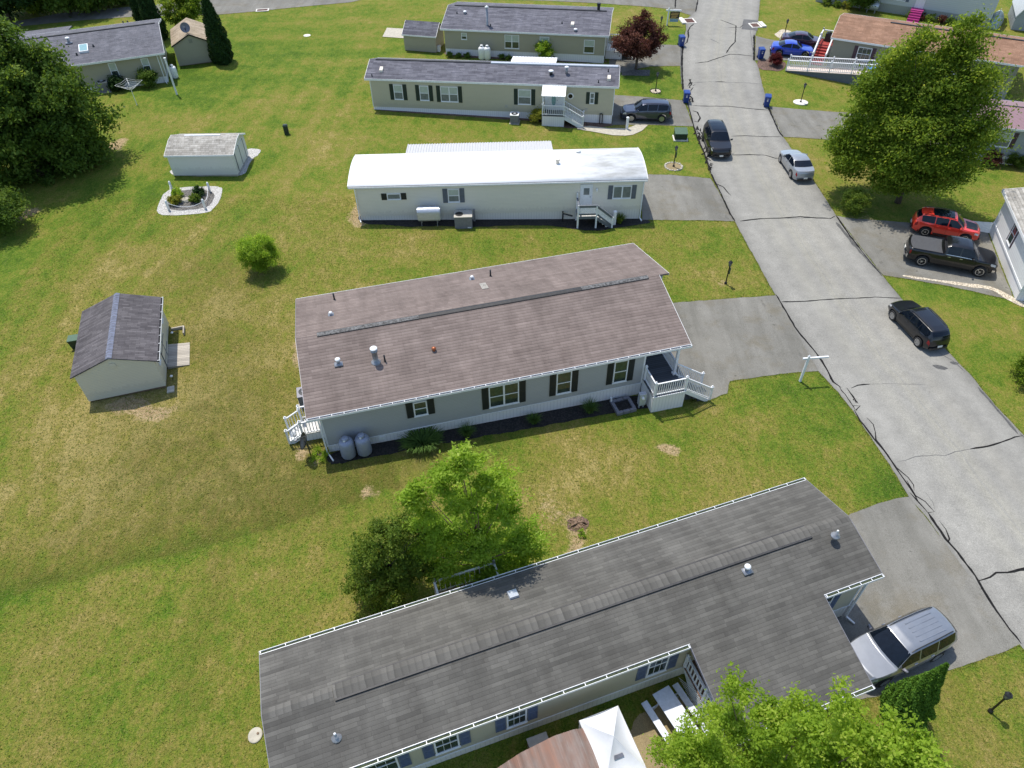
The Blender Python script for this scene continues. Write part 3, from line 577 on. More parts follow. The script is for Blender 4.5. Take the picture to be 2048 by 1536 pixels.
def grate(px, w, d, rz, label):
    t = thing("storm_drain", label, "storm drain", G(*px, ZR), rz, "storm drains beside the road")
    m = MB(); m.box(-w / 2, -w / 2 + .15, -d / 2, d / 2, 0, .05).box(w / 2 - .15, w / 2, -d / 2, d / 2, 0, .05).box(-w / 2 + .15, w / 2 - .15, -d / 2, -d / 2 + .15, 0, .05).box(-w / 2 + .15, w / 2 - .15, d / 2 - .15, d / 2, 0, .05)
    m.build("frame", "concrete_pale", t)
    g = MB()
    for k in range(9): x = -w / 2 + .18 + k * (w - .42) / 8; g.box(x, x + .06, -d / 2 + .15, d / 2 - .15, .01, .035)
    g.box(-w / 2 + .15, w / 2 - .15, -d / 2 + .15, d / 2 - .15, -.02, .006).build("grate", "grate", t)
    return t
g1 = grate((1379, 42), 1.3, 1.7, .1, "concrete framed storm drain near the real estate sign")
MB().box(-1.15, -.66, -.95, .95, 0, .16).build("curb_block", "concrete_pale", g1)
grate((525, 20.5), 1.6, 1.0, .15, "small storm drain at the far street edge above the back lawn")
g2 = grate((1510, 51), 1.2, 1.5, .1, "storm drain in the dark square asphalt patch across the road")
MB().box(.62, 1.1, -.8, .8, 0, .16).build("curb_block", "concrete_pale", g2)
# ------------------------------------------------------------------ houses
class EF(Frame):      # frame from two eave points at a known height above the datum
    def __init__(s, a, b, z, base):
        A = CAMP + ray(*a) * ((z - CAM_H) / ray(*a).z); B = CAMP + ray(*b) * ((z - CAM_H) / ray(*b).z)
        u = Vector((B.x - A.x, B.y - A.y, 0)); s.L = u.length; u.normalize(); s.o = Vector((A.x, A.y, base))
        s.u = u; s.v = Vector((-u.y, u.x, 0)); s.rz = math.atan2(u.y, u.x)
def front(y=0): return lambda a, z, d: (a, y - d, z)
def back(y): return lambda a, z, d: (a, y + d, z)
def left(x=0): return lambda a, z, d: (x - d, a, z)
def right(x): return lambda a, z, d: (x + d, a, z)
def wb(mb, W, a0, a1, z0, z1, d0, d1):
    return mb.hexa([W(a0, z0, d0), W(a1, z0, d0), W(a1, z0, d1), W(a0, z0, d1), W(a0, z1, d0), W(a1, z1, d0), W(a1, z1, d1), W(a0, z1, d1)])
def window(t, W, a0, a1, z0, z1, hung=True, double=False, glass=("window_glass", "window_glass"), sh=None, shw=.36, muntin=False, shz=.05, side=3):
    b = .065; f = MB(); wb(f, W, a0, a1, z0, z0 + b, -.02, .05); wb(f, W, a0, a1, z1 - b, z1, -.02, .05); wb(f, W, a0, a0 + b, z0 + b, z1 - b, -.02, .05); wb(f, W, a1 - b, a1, z0 + b, z1 - b, -.02, .05)
    wb(f, W, a0 - .03, a1 + .03, z0 - .045, z0, -.02, .075)
    zm = (z0 + z1) / 2
    cols = [(a0 + b, a1 - b)]
    if double: m = (a0 + a1) / 2; wb(f, W, m - .05, m + .05, z0 + b, z1 - b, -.02, .048); cols = [(a0 + b, m - .05), (m + .05, a1 - b)]
    for c0, c1 in cols:
        if hung: wb(f, W, c0, c1, zm - .025, zm + .025, -.02, .046)
        if muntin:
            for i in (1, 2): x = c0 + (c1 - c0) * i / 3; wb(f, W, x - .008, x + .008, z0 + b, z1 - b, .028, .04)
    fr = f.build("window", "white_vinyl", t)
    for c0, c1 in cols:
        for (p0, p1), g in zip([(z0 + b, zm - .025), (zm + .025, z1 - b)] if hung else [(z0 + b, z1 - b)], glass):
            wb(MB(), W, c0, c1, p0, p1, .012, .026).build("pane", g, fr)
    if sh:
        for s, x0, x1 in ((1, a0 - .03 - shw, a0 - .03), (2, a1 + .03, a1 + .03 + shw)):
            if not side & s: continue
            m = MB(); wb(m, W, x0, x1, z0 - shz, z1 + shz, 0, .035)
            for k in range(2):   # raised borders and louvres
                q0 = z0 - shz + .06 + k * (z1 - z0 + 2 * shz - .06) / 2; q1 = q0 + (z1 - z0 + 2 * shz) / 2 - .09; n = max(3, int((q1 - q0) / .09))
                for i in range(n): zz = q0 + (q1 - q0) * i / n; wb(m, W, x0 + .05, x1 - .05, zz, zz + .045, .03, .05)
            m.build("shutter", sh, t)
    return fr
def door(t, W, a0, a1, z0, z1, glass=None, oval=False, mat="white_vinyl"):
    m = MB(); wb(m, W, a0 + .06, a1 - .06, z0, z1 - .06, 0, .04); d = m.build("door", mat, t)
    f = MB(); wb(f, W, a0, a0 + .06, z0, z1, -.01, .06); wb(f, W, a1 - .06, a1, z0, z1, -.01, .06); wb(f, W, a0 + .06, a1 - .06, z1 - .06, z1, -.01, .06); f.build("door_frame", "white_vinyl", d)
    if glass:
        g0, g1, h0, h1 = glass
        if oval:
            n = 20; pts = [W((g0 + g1) / 2 + (g1 - g0) / 2 * math.cos(k / n * 6.2832), (h0 + h1) / 2 + (h1 - h0) / 2 * math.sin(k / n * 6.2832), .055) for k in range(n)]
            MB().add(pts, [tuple(range(n))]).build("pane", "skylight_glass", d)
        else: wb(MB(), W, g0, g1, h0, h1, .03, .055).build("pane", "mesh_glass", d)
    p = W(a1 - .16, z0 + .95, .09); q = W(a1 - .16, z0 + .95, .03); MB().tube([q, p], .035, 8).build("handle", "galvanised", d)
    return d
def roof_slab(prof, x0, x1, th=.11, mb=None):
    mb = mb or MB(); return mb.extrude_x(list(prof) + [(y, z - th) for y, z in reversed(prof)], x0, x1)
def rz_at(prof, y):
    for (a, za), (b, zb) in zip(prof[:-1], prof[1:]):
        if a <= y <= b: return za + (zb - za) * (y - a) / (b - a)
    return prof[0][1] if y < prof[0][0] else prof[-1][1]
def shell(t, prof, x0, x1, y0, y1, zs, wallm, skirtm, zdown=-1.6, th=.11):
    ys = [y0] + [y for y, _ in prof if y0 < y < y1] + [y1]
    top = [(y, rz_at(prof, y) - th - .004) for y in ys]
    MB().extrude_x([(y0, zs), (y1, zs)] + top[::-1], x0, x1).build("wall", wallm, t)
    MB().box(x0 + .03, x1 - .03, y0 + .03, y1 - .03, zdown, zs - .002).build("skirting", skirtm, t)
def fascia(t, prof, x0, x1, th=.11, h=.16, rake=True, mat="white_metal", frontonly=False):
    m = MB(); (ya, za), (yb, zb) = prof[0], prof[-1]
    m.box(x0, x1, ya - .02, ya - .001, za - h, za + .012)
    if not frontonly: m.box(x0, x1, yb + .001, yb + .02, zb - h, zb + .012)
    if rake:
        for x in (x0 - .021, x1 + .001):
            pl = list(prof) + [(y, z - h) for y, z in reversed(prof)]
            m.extrude_x(pl, x, x + .02)
    m.build("fascia", mat, t)
def gutter(t, x0, x1, y, z, step=.62, out=-1, bed="gutter_bed"):
    m = MB(); a, b = y + out * .024, y + out * .135
    m.box(x0, x1, min(b, b - out * .014), max(b, b - out * .014), z - .11, z + .012); m.box(x0, x1, min(a, b), max(a, b), z - .125, z - .111)
    n = int((x1 - x0) / step)
    for k in range(n + 1): x = x0 + .05 + k * (x1 - x0 - .1) / n; m.box(x - .014, x + .014, min(a, b), max(a, b), z + .013, z + .022)
    for x in (x0, x1): m.box(x - .006, x + .006, min(a, b), max(a, b), z - .11, z + .012)
    g = m.build("gutter", "white_metal", t)
    MB().box(x0 + .01, x1 - .01, min(a, b - out * .016), max(a, b - out * .016), z - .108, z - .05).build("gutter_debris_shade", bed, g)  # dark fill: leaf debris plus the shade inside the gutter, put into the colour
def downspout(t, x, y, ztop, zbot, foot=(0, -.5), mat="white_metal"):
    MB().bar((x, y, ztop), (x, y, zbot + .16), .09, .07).bar((x, y, zbot + .16), (x + foot[0], y + foot[1], zbot + .06), .09, .07, (1, 0, 0)).build("downspout", mat, t)
def vent_cap(t, x, y, z, r=.13, h=.3, cap="white_metal", stem="galvanised", name="roof_vent", base=True):
    m = MB().lathe([(r * .6, -.12), (r * .6, h)], (x, y, z), 12)
    if base: m.box(x - r * 1.5, x + r * 1.5, y - r * 1.5, y + r * 1.5, z - .02, z + .03)
    v = m.build(name, stem, t, True)
    MB().lathe([(r * .7, h - .02), (r, h), (r * .95, h + .07), (r * .4, h + .12), (.01, h + .125)], (x, y, z), 14).build("cap", cap, v, True)
    return v
def pipe(t, x, y, z, r=.045, h=.4, mat="dark_metal"):
    m = MB().lathe([(r, -.12), (r, h)], (x, y, z), 8); m.lathe([(r * 2.2, -.08), (r * 1.1, .06)], (x, y, z), 8); return m.build("vent_pipe", mat, t, True)
def box_vent(t, x, y, z, w=.3, d=.35, h=.14, k=0, mat="vent_cream"):
    p = [(x - w / 2, y - d / 2), (x + w / 2, y - d / 2), (x + w / 2, y + d / 2), (x - w / 2, y + d / 2)]
    b = [(a, c, z + k * (c - y) - .05) for a, c in p]; tp = [(x + (a - x) * .85, y + (c - y) * .85, z + k * (c - y) + h) for a, c in p]
    return MB().hexa(b + tp).build("roof_vent", mat, t)
def railing(t, a, b, h=.92, sp=.13, posts=(True, True), mat="white_vinyl", bal=.035, rail=.07, name="railing", low=.1):
    a = Vector(a); b = Vector(b); m = MB(); up = Vector((0, 0, 1)); d = b - a; n = max(2, int(d.length / sp))
    m.bar(a + up * h, b + up * h, rail, .06); m.bar(a + up * low, b + up * low, .05, .06)
    for k in range(1, n): p = a + d * k / n; m.bar(p + up * low, p + up * h, bal)
    o = m.build(name, mat, t)
    for f, p in zip(posts, (a, b)):
        if f: post(t, p, h + .1, mat)
    return o
def post(t, p, h, mat="white_vinyl", w=.11, down=.0):
    p = Vector(p); m = MB().box(p.x - w / 2, p.x + w / 2, p.y - w / 2, p.y + w / 2, p.z - down, p.z + h); w2 = w * .68
    m.box(p.x - w2, p.x + w2, p.y - w2, p.y + w2, p.z + h, p.z + h + .035); m.lathe([(w * .5, h + .035), (w * .55, h + .07), (w * .3, h + .12), (.005, h + .13)], (p.x, p.y, p.z), 8)
    return m.build("post", mat, t)
def stairs(t, a, b, w, n, mat, rise_mat=None, name="step", body=True):
    """n treads from a (top, at the deck) to b (foot); w is the width vector"""
    a = Vector(a); b = Vector(b); w = Vector(w); d = b - a
    for k in range(n):
        p = a + d * (k / n); q = a + d * ((k + 1) / n); z = a.z + d.z * (k + 1) / (n + 0.0) - d.z / n * .0
        z = a.z + d.z * (k + .6) / n; h = -d.z / n
        dn = .25 + .0 * k
        c = [Vector((p.x, p.y, z - h - .02)), Vector((p.x, p.y, z - h - .02)) + w, Vector((q.x, q.y, z - h - .02)) + w, Vector((q.x, q.y, z - h - .02))]
        e = [Vector((v.x, v.y, z)) for v in c]
        MB().hexa(c + e).build(name, mat, t)
def stringers(t, a, b, w, mat="white_vinyl", h=.24):
    a = Vector(a); b = Vector(b); w = Vector(w); m = MB()
    for o in (Vector((0, 0, 0)), w): m.bar(a + o - Vector((0, 0, .12)), b + o + Vector((0, 0, .02)), .05, h)
    m.build("stringer", mat, t)
def slope_k(prof, i=0): return (prof[i + 1][1] - prof[i][1]) / (prof[i + 1][0] - prof[i][0])

# ---- the brown-roofed home in the middle
def brown_home():
    f = Frame((658, 905.3), (1239, 796)); t = thing("mobile_home", "grey sided double wide home with brown shingle roof, black shutters and slate porch", "house", f.o, f.rz, "manufactured homes of the park")
    prof = [(-.16, 3.04), (4.8, 4.33), (10.12, 3.04)]
    x0, xf, xb = -.6, 20.72, 21.35; D = 9.75; Y0, Z0, YR, ZR_, YB, ZB = -.16, 3.04, 4.8, 4.33, 10.12, 3.04
    m = roof_slab(prof[:2], x0, xf); roof_slab([prof[1], prof[2]], x0, xb, mb=m); rf = m.build("roof", "shingle_brown", t)
    shell(t, prof, 0, 18.12, 0, D, .55, "siding_bluegrey", "skirt_white")
    MB().extrude_x([(YR + .05, .55), (D, .55), (D, rz_at(prof, D) - .115), (YR + .05, ZR_ - .13)], 18.123, 21.0).build("wall", "siding_bluegrey", t)
    MB().box(18.13, 20.97, YR + .08, D - .03, -1.6, .548).build("skirting", "skirt_white", t)
    fa = MB(); fa.box(x0, xf, Y0 - .02, Y0 - .001, Z0 - .14, Z0 + .012); fa.box(x0, xb, YB + .001, YB + .02, ZB - .15, ZB + .012)
    MB().extrude_x(prof + [(y, z - .17) for y, z in prof[::-1]], x0 - .021, x0 - .001).build("rake_trim", "unit_grey", t); fa.extrude_x([prof[0], prof[1], (YR, ZR_ - .17), (Y0, Z0 - .17)], xf + .001, xf + .02)
    fa.extrude_x([prof[1], prof[2], (YB, ZB - .17), (YR, ZR_ - .17)], xb + .001, xb + .02); fa.build("fascia", "white_metal", t)
    # ridge vent: a low dark strip with a pale worn stretch
    k = slope_k(prof)
    def rv(a, b, mat): MB().extrude_x([(YR - .15, ZR_ - .04), (YR - .15, ZR_ + .01), (YR, ZR_ + .065), (YR + .15, ZR_ + .01), (YR + .15, ZR_ - .04)], a, b).build("ridge_vent", mat, t)
    rv(.55, 6.2, "shoji"); rv(6.21, 15.8, "ridge_black"); rv(15.81, 20.0, "shoji")
    MB().box(.55, 20.0, YR - .175, YR - .151, ZR_ - .05, ZR_ - .005).box(.55, 20.0, YR + .151, YR + .17, ZR_ - .05, ZR_ + .012).build("vent_edge", "ridge_black", t)
    gutter(t, x0, xf, Y0 - .02, Z0, bed="gutter_black")
    for (u, v), kind in [((677, 727), "cap"), ((752, 723), "chimney"), ((770, 722), "pipe"), ((868, 701), "copper")]:
        x, y, z = f.slope((u, v), Y0, Z0, k)
        if kind == "cap": vent_cap(t, x, y, z, .15, .26)
        if kind == "copper": vent_cap(t, x, y, z, .13, .12, "copper_cap", "copper_cap", base=False)
        if kind == "pipe": pipe(t, x, y, z, .045, .42)
        if kind == "chimney":
            v = MB().lathe([(.3, -.12), (.26, .02), (.15, .06), (.15, .72), (.19, .72), (.19, .82)], (x, y, z), 14).build("chimney", "galvanised", t, True)
            MB().lathe([(.1, .82), (.1, .92), (.21, .92), (.19, .97), (.01, 1.0)], (x, y, z), 14).build("cap", "white_metal", v, True)
    for (u, v), kind in [((669, 599), "pipe"), ((662, 630), "cap"), ((944, 558), "cap"), ((981, 552), "pipe")]:
        x, y, z = f.slope((u, v), YR, ZR_, -.242)
        pipe(t, x, y, z, .05, .45) if kind == "pipe" else vent_cap(t, x, y, z, .11, .13)
    x, y, z = f.slope((968, 572), YR, ZR_, -.242); MB().hexa([(x - .2, y - .45, z + .12), (x + .2, y - .45, z + .12), (x + .2, y + .45, z - .11), (x - .2, y + .45, z - .11), (x - .2, y - .45, z + .135), (x + .2, y - .45, z + .135), (x + .2, y + .45, z - .095), (x - .2, y + .45, z - .095)]).build("roof_patch", "shingle_weathered", t)
    W = front()
    window(t, W, 4.86, 5.6, 1.5, 2.55, sh="shutter_black", shw=.36); window(t, W, 9.0, 10.7, 1.0, 2.62, double=True, sh="shutter_black", shw=.36)
    window(t, W, 12.86, 13.74, 1.0, 2.66, sh="shutter_black", shw=.36); window(t, W, 16.24, 17.08, 1.0, 2.66, sh="shutter_black", shw=.36)
    cr = MB(); cr.box(-.012, .10, -.012, .10, .56, 2.92).box(18.03, 18.135, -.012, .10, .56, 2.9); cr.build("corner_trim", "white_vinyl", t)
    sk = MB().box(0, 18.1, -.02, .028, .5, .565); sk.build("skirt_cap", "white_vinyl", t)
    downspout(t, -.06, -.1, 2.88, f.ground(-.06, -.1), (.25, -.6))
    MB().box(2.75, 3.1, -.02, .03, .12, .42).build("skirt_vent", "white_metal", t)
    door(t, right(18.12), 2.2, 3.2, .88, 2.9)
    # the porch under the right end of the roof
    dz = .86; px0, px1, py0, py1 = 18.15, 20.12, -1.55, 4.98
    gz = f.ground(19, -1)
    MB().box(px0 - .03, px1 + .03, py0 - .03, py1, dz - .05, dz).build("porch_deck", "planks_slate", t)
    MB().box(px0 + .0, px1, py0, py1 - .02, gz - .6, dz - .05).build("porch_skirt", "skirt_white", t)
    MB().box(px0 - .07, px1 + .07, py0 - .07, py0 - .031, dz - .1, dz + .0).build("deck_trim", "white_vinyl", t)
    for p, h in (((px1 - .08, -.1, dz), 2.05), ((px1 - .08, 4.4, dz), 3.1)): MB().box(p[0] - .07, p[0] + .07, p[1] - .07, p[1] + .07, dz, dz + h).box(p[0] - .12, p[0] + .12, p[1] - .12, p[1] + .12, dz, dz + .1).build("porch_column", "white_vinyl", t)
    railing(t, (px0 + .05, py0 + .05, dz), (px0 + .05, -.1, dz)); railing(t, (px0 + .05, py0 + .05, dz), (px1 - .05, py0 + .05, dz), posts=(False, True)); railing(t, (px1 - .08, -.02, dz), (px1 - .08, 4.3, dz), posts=(False, False))
    sx = 21.85; g2 = f.ground(sx, -1)
    railing(t, (px1 - .05, py0 + .05, dz), (sx, py0 + .05, g2 + .1), posts=(False, True)); railing(t, (px1 - .05, -.3, dz), (sx, -.3, g2 + .1), posts=(False, True))
    stairs(t, (px1 + .03, py0 + .1, dz), (sx - .1, py0 + .1, g2), (0, 1.05, 0), 5, "deck_slate"); stringers(t, (px1 + .03, py0 + .06, dz - .05), (sx - .1, py0 + .06, g2), (0, 1.13, 0))
    # rear steps at the left end
    dz2 = .62; d0, d1 = 1.12, 2.32
    gl = f.ground(-1.5, 1)
    lx = -1.2
    MB().box(lx, -.02, d0, d1, dz2 - .06, dz2).build("landing", "planks_white", t); MB().box(lx + .03, -.03, d0 + .03, d1 - .03, gl - .3, dz2 - .062).build("landing_skirt", "skirt_white", t)
    railing(t, (lx, d0, dz2), (-.08, d0, dz2), sp=.16); railing(t, (lx, d1, dz2), (-.08, d1, dz2), sp=.16, posts=(True, True)); railing(t, (lx + .02, 2.1, dz2), (lx + .02, d1, dz2), sp=.16, posts=(True, False))
    stairs(t, (lx, d0 + .06, dz2), (lx - .8, d0 + .06, gl), (0, .95, 0), 4, "deck_white"); stringers(t, (lx, d0 + .03, dz2 - .04), (lx - .8, d0 + .03, gl), (0, 1.0, 0))
    railing(t, (lx, d0, dz2), (lx - .8, d0, gl + .1), sp=.16, posts=(False, True)); railing(t, (lx, 2.1, dz2), (lx - .8, 2.1, gl + .1), sp=.16, posts=(False, True))
    door(t, left(0), 1.3, 2.2, .62, 2.65)
    return f, t
BF, BT = brown_home()

# ---- the grey-roofed home at the bottom
def grey_home():
    f = EF((519, 1310), (1613, 960), 2.98, -.05); t = thing("mobile_home", "beige sided home with dark grey shingle roof, blue shutters and carport roof", "house", f.o, f.rz, "manufactured homes of the park")
    L = f.L; ze = 3.03; yr = -2.69; zr = 3.74; yf = -5.22; prof = [(yf, ze), (yr, zr), (0, ze)]
    m = roof_slab(prof, 0, L); k = slope_k(prof)
    # the lower roof over the carport runs on from the front slope
    cx0, cx1, cy = 15.9, 22.1, -8.7; zc = ze + k * (cy - yf)
    m.extrude_x([(cy, zc), (yf - .001, ze + .0), (yf - .001, ze - .1), (cy, zc - .1)], cx0, cx1)
    m.build("roof", "shingle_grey", t)
    shell(t, prof, .3, L - .55, yf + .14, -.2, .5, "siding_beige", "skirt_cream")
    fa = MB(); fa.box(0, cx0, yf - .02, yf - .002, ze - .16, ze + .012).box(cx1, L, yf - .02, yf - .002, ze - .16, ze + .012).box(0, L, .001, .02, ze - .16, ze + .012)
    for x in (-.021, L + .001):
        for pl in (prof[:2], prof[1:]): MB().extrude_x(list(pl) + [(y, z - .16) for y, z in pl[::-1]], x, x + .02).build("rake_trim", "unit_grey", t)
    for x in (cx0 - .021, cx1 + .001): MB().extrude_x([(cy, zc), (yf, ze), (yf, ze - .14), (cy, zc - .14)], x, x + .02).build("rake_trim", "unit_grey", t)
    fa.box(cx0, cx1, cy - .02, cy - .001, zc - .15, zc + .012); fa.build("fascia", "white_metal", t)
    # ridge vent as a raised shingled strip with dark edges
    a, b = 2.55, 22.9
    MB().extrude_x([(yr - .29, zr - .078), (yr - .29, zr - .03), (yr, zr + .045), (yr + .29, zr - .03), (yr + .29, zr - .078)], a, b).build("ridge_vent", "ridge_caps", t)
    MB().box(a, b, yr + .235, yr + .27, zr - .03, zr - .012).build("vent_line", "ridge_black", t)
    MB().box(a, b, yr - .37, yr - .292, zr - .105, zr - .03).box(a, b, yr + .292, yr + .312, zr - .095, zr - .05).build("vent_edge", "ridge_black", t)
    for e0, e1 in ((.02, a - .03), (b + .03, L - .02)): MB().extrude_x([(yr - .2, zr - .05), (yr, zr + .012), (yr + .2, zr - .05), (yr + .2, zr - .056), (yr - .2, zr - .056)], e0, e1).build("ridge_caps", "ridge_caps", t)
    gutter(t, 0, cx0 - .03, yf - .02, ze, .85); gutter(t, cx1 + .03, L, yf - .02, ze, .55); gutter(t, 0, L, .02, ze, .95, out=1); gutter(t, cx0, cx1, cy - .02, zc, .85)
    for (u, v), kind in [((1493, 1140), "cap"), ((673, 1475), "pipe"), ((1671, 1071), "pipe2")]:
        if kind == "pipe2": x, y, z = f.slope((u, v), yr, zr, -k)
        else: x, y, z = f.slope((u, v), yf, ze, k)
        if kind == "cap": vent_cap(t, x, y, z, .14, .22)
        else:
            v = MB().lathe([(.2, -.05), (.19, .015), (.07, .05), (.06, .26)], (x, y, z), 10).build("vent_pipe", "galvanised", t, True); MB().lathe([(.045, .26), (.045, .36), (.03, .38)], (x, y, z), 8).build("cap", "white_metal", v, True)
    x, y, z = f.slope((1026, 1190), yr, zr, -k); box_vent(t, x, y, z, .44, .46, .15, -k, "tank_silver")
    W = front(yf + .14)
    ww = lambda p: f.wall(p, yf + .14)
    def win(tl, br, **kw):
        a, z1 = ww(tl); b, z0 = ww(br); window(t, W, a, b, max(z0, 1.0), min(2.62, max(z1, 2.4)), muntin=True, sh="shutter_blue", shw=.42, **kw)
    win((1012, 1426), (1053, 1445)); win((1300, 1318), (1328, 1345)); win((866, 1484), (920, 1492))
    a, _ = ww((738, 1560)); window(t, W, a, a + 1.2, 1.0, 2.6, muntin=True, sh="shutter_blue", shw=.42)
    window(t, W, 22.5, 23.0, 1.0, 2.5, sh="shutter_blue", shw=.35)
    MB().box(.3, L - .55, yf + .115, yf + .16, .45, .52).build("skirt_cap", "white_vinyl", t)
    MB().box(L - .64, L - .54, yf + .13, yf + .24, .52, 2.88).build("corner_trim", "white_vinyl", t); downspout(t, L - .5, yf + .05, 2.88, f.ground(L, yf), (.2, -.4))
    # the porch beneath the carport roof
    dz = .8
    dx0, dx1, dy0, dy1 = 16.05, 19.0, -8.2, yf + .13
    MB().box(dx0, dx1, dy0, dy1, dz - .06, dz).build("porch_deck", "planks_brown", t)
    railing(t, (dx0 + .05, dy0, dz), (dx0 + .05, dy1 - .1, dz), sp=.2, bal=.05, rail=.1, h=.85); post(t, (dx0 + .05, (dy0 + dy1) / 2, dz), .95)
    lat = MB(); n = 26; gz = f.ground(dx0, -7)
    H = dz - .08 - gz
    for q in range(-4, n):
        for s in (1, -1):
            a0 = dy0 + q * .14; b0 = a0 + H
            y_a, y_b = (a0, b0) if s == 1 else (b0, a0)
            za, zb = gz, dz - .08
            if y_a > dy1 - .02 or y_b > dy1 - .02 or min(y_a, y_b) < dy0: continue
            lat.bar((dx0 + .01 + .012 * s, y_a, za), (dx0 + .01 + .012 * s, y_b, zb), .04, .012, (1, 0, 0))
    lat.build("lattice", "white_vinyl", t)
    for x, y in ((cx0 + .2, cy + .2), (19.2, cy + .2), (cx1 - .2, cy + .2)): MB().box(x - .07, x + .07, y - .07, y + .07, f.ground(x, y) - .2, zc - .1).build("porch_column", "white_vinyl", t)
    # the deck behind, half hidden by the trees
    bz = .8; bx0, bx1 = 7.3, 10.05; by1 = 1.5
    MB().box(bx0, bx1, -.33, by1, bz - .06, bz).build("rear_deck", "planks_brown", t)
    for s in ((bx0, -.2, bx0, by1), (bx0, by1, bx1, by1), (bx1, by1, bx1, .3)): railing(t, (s[0], s[1], bz), (s[2], s[3], bz), sp=.22, rail=.09, h=1.0)
    for x, y in ((bx0 + .1, by1 - .1), (bx1 - .1, by1 - .1), (8.7, by1 - .1)): MB().box(x - .06, x + .06, y - .06, y + .06, f.ground(x, y) - .2, bz - .06).build("deck_leg", "white_vinyl", t)
    stairs(t, (bx1, .2, bz), (bx1 + 1.1, .2, f.ground(bx1, .2)), (0, 1.0, 0), 4, "deck_white")
    return f, t
GF, GT = grey_home()

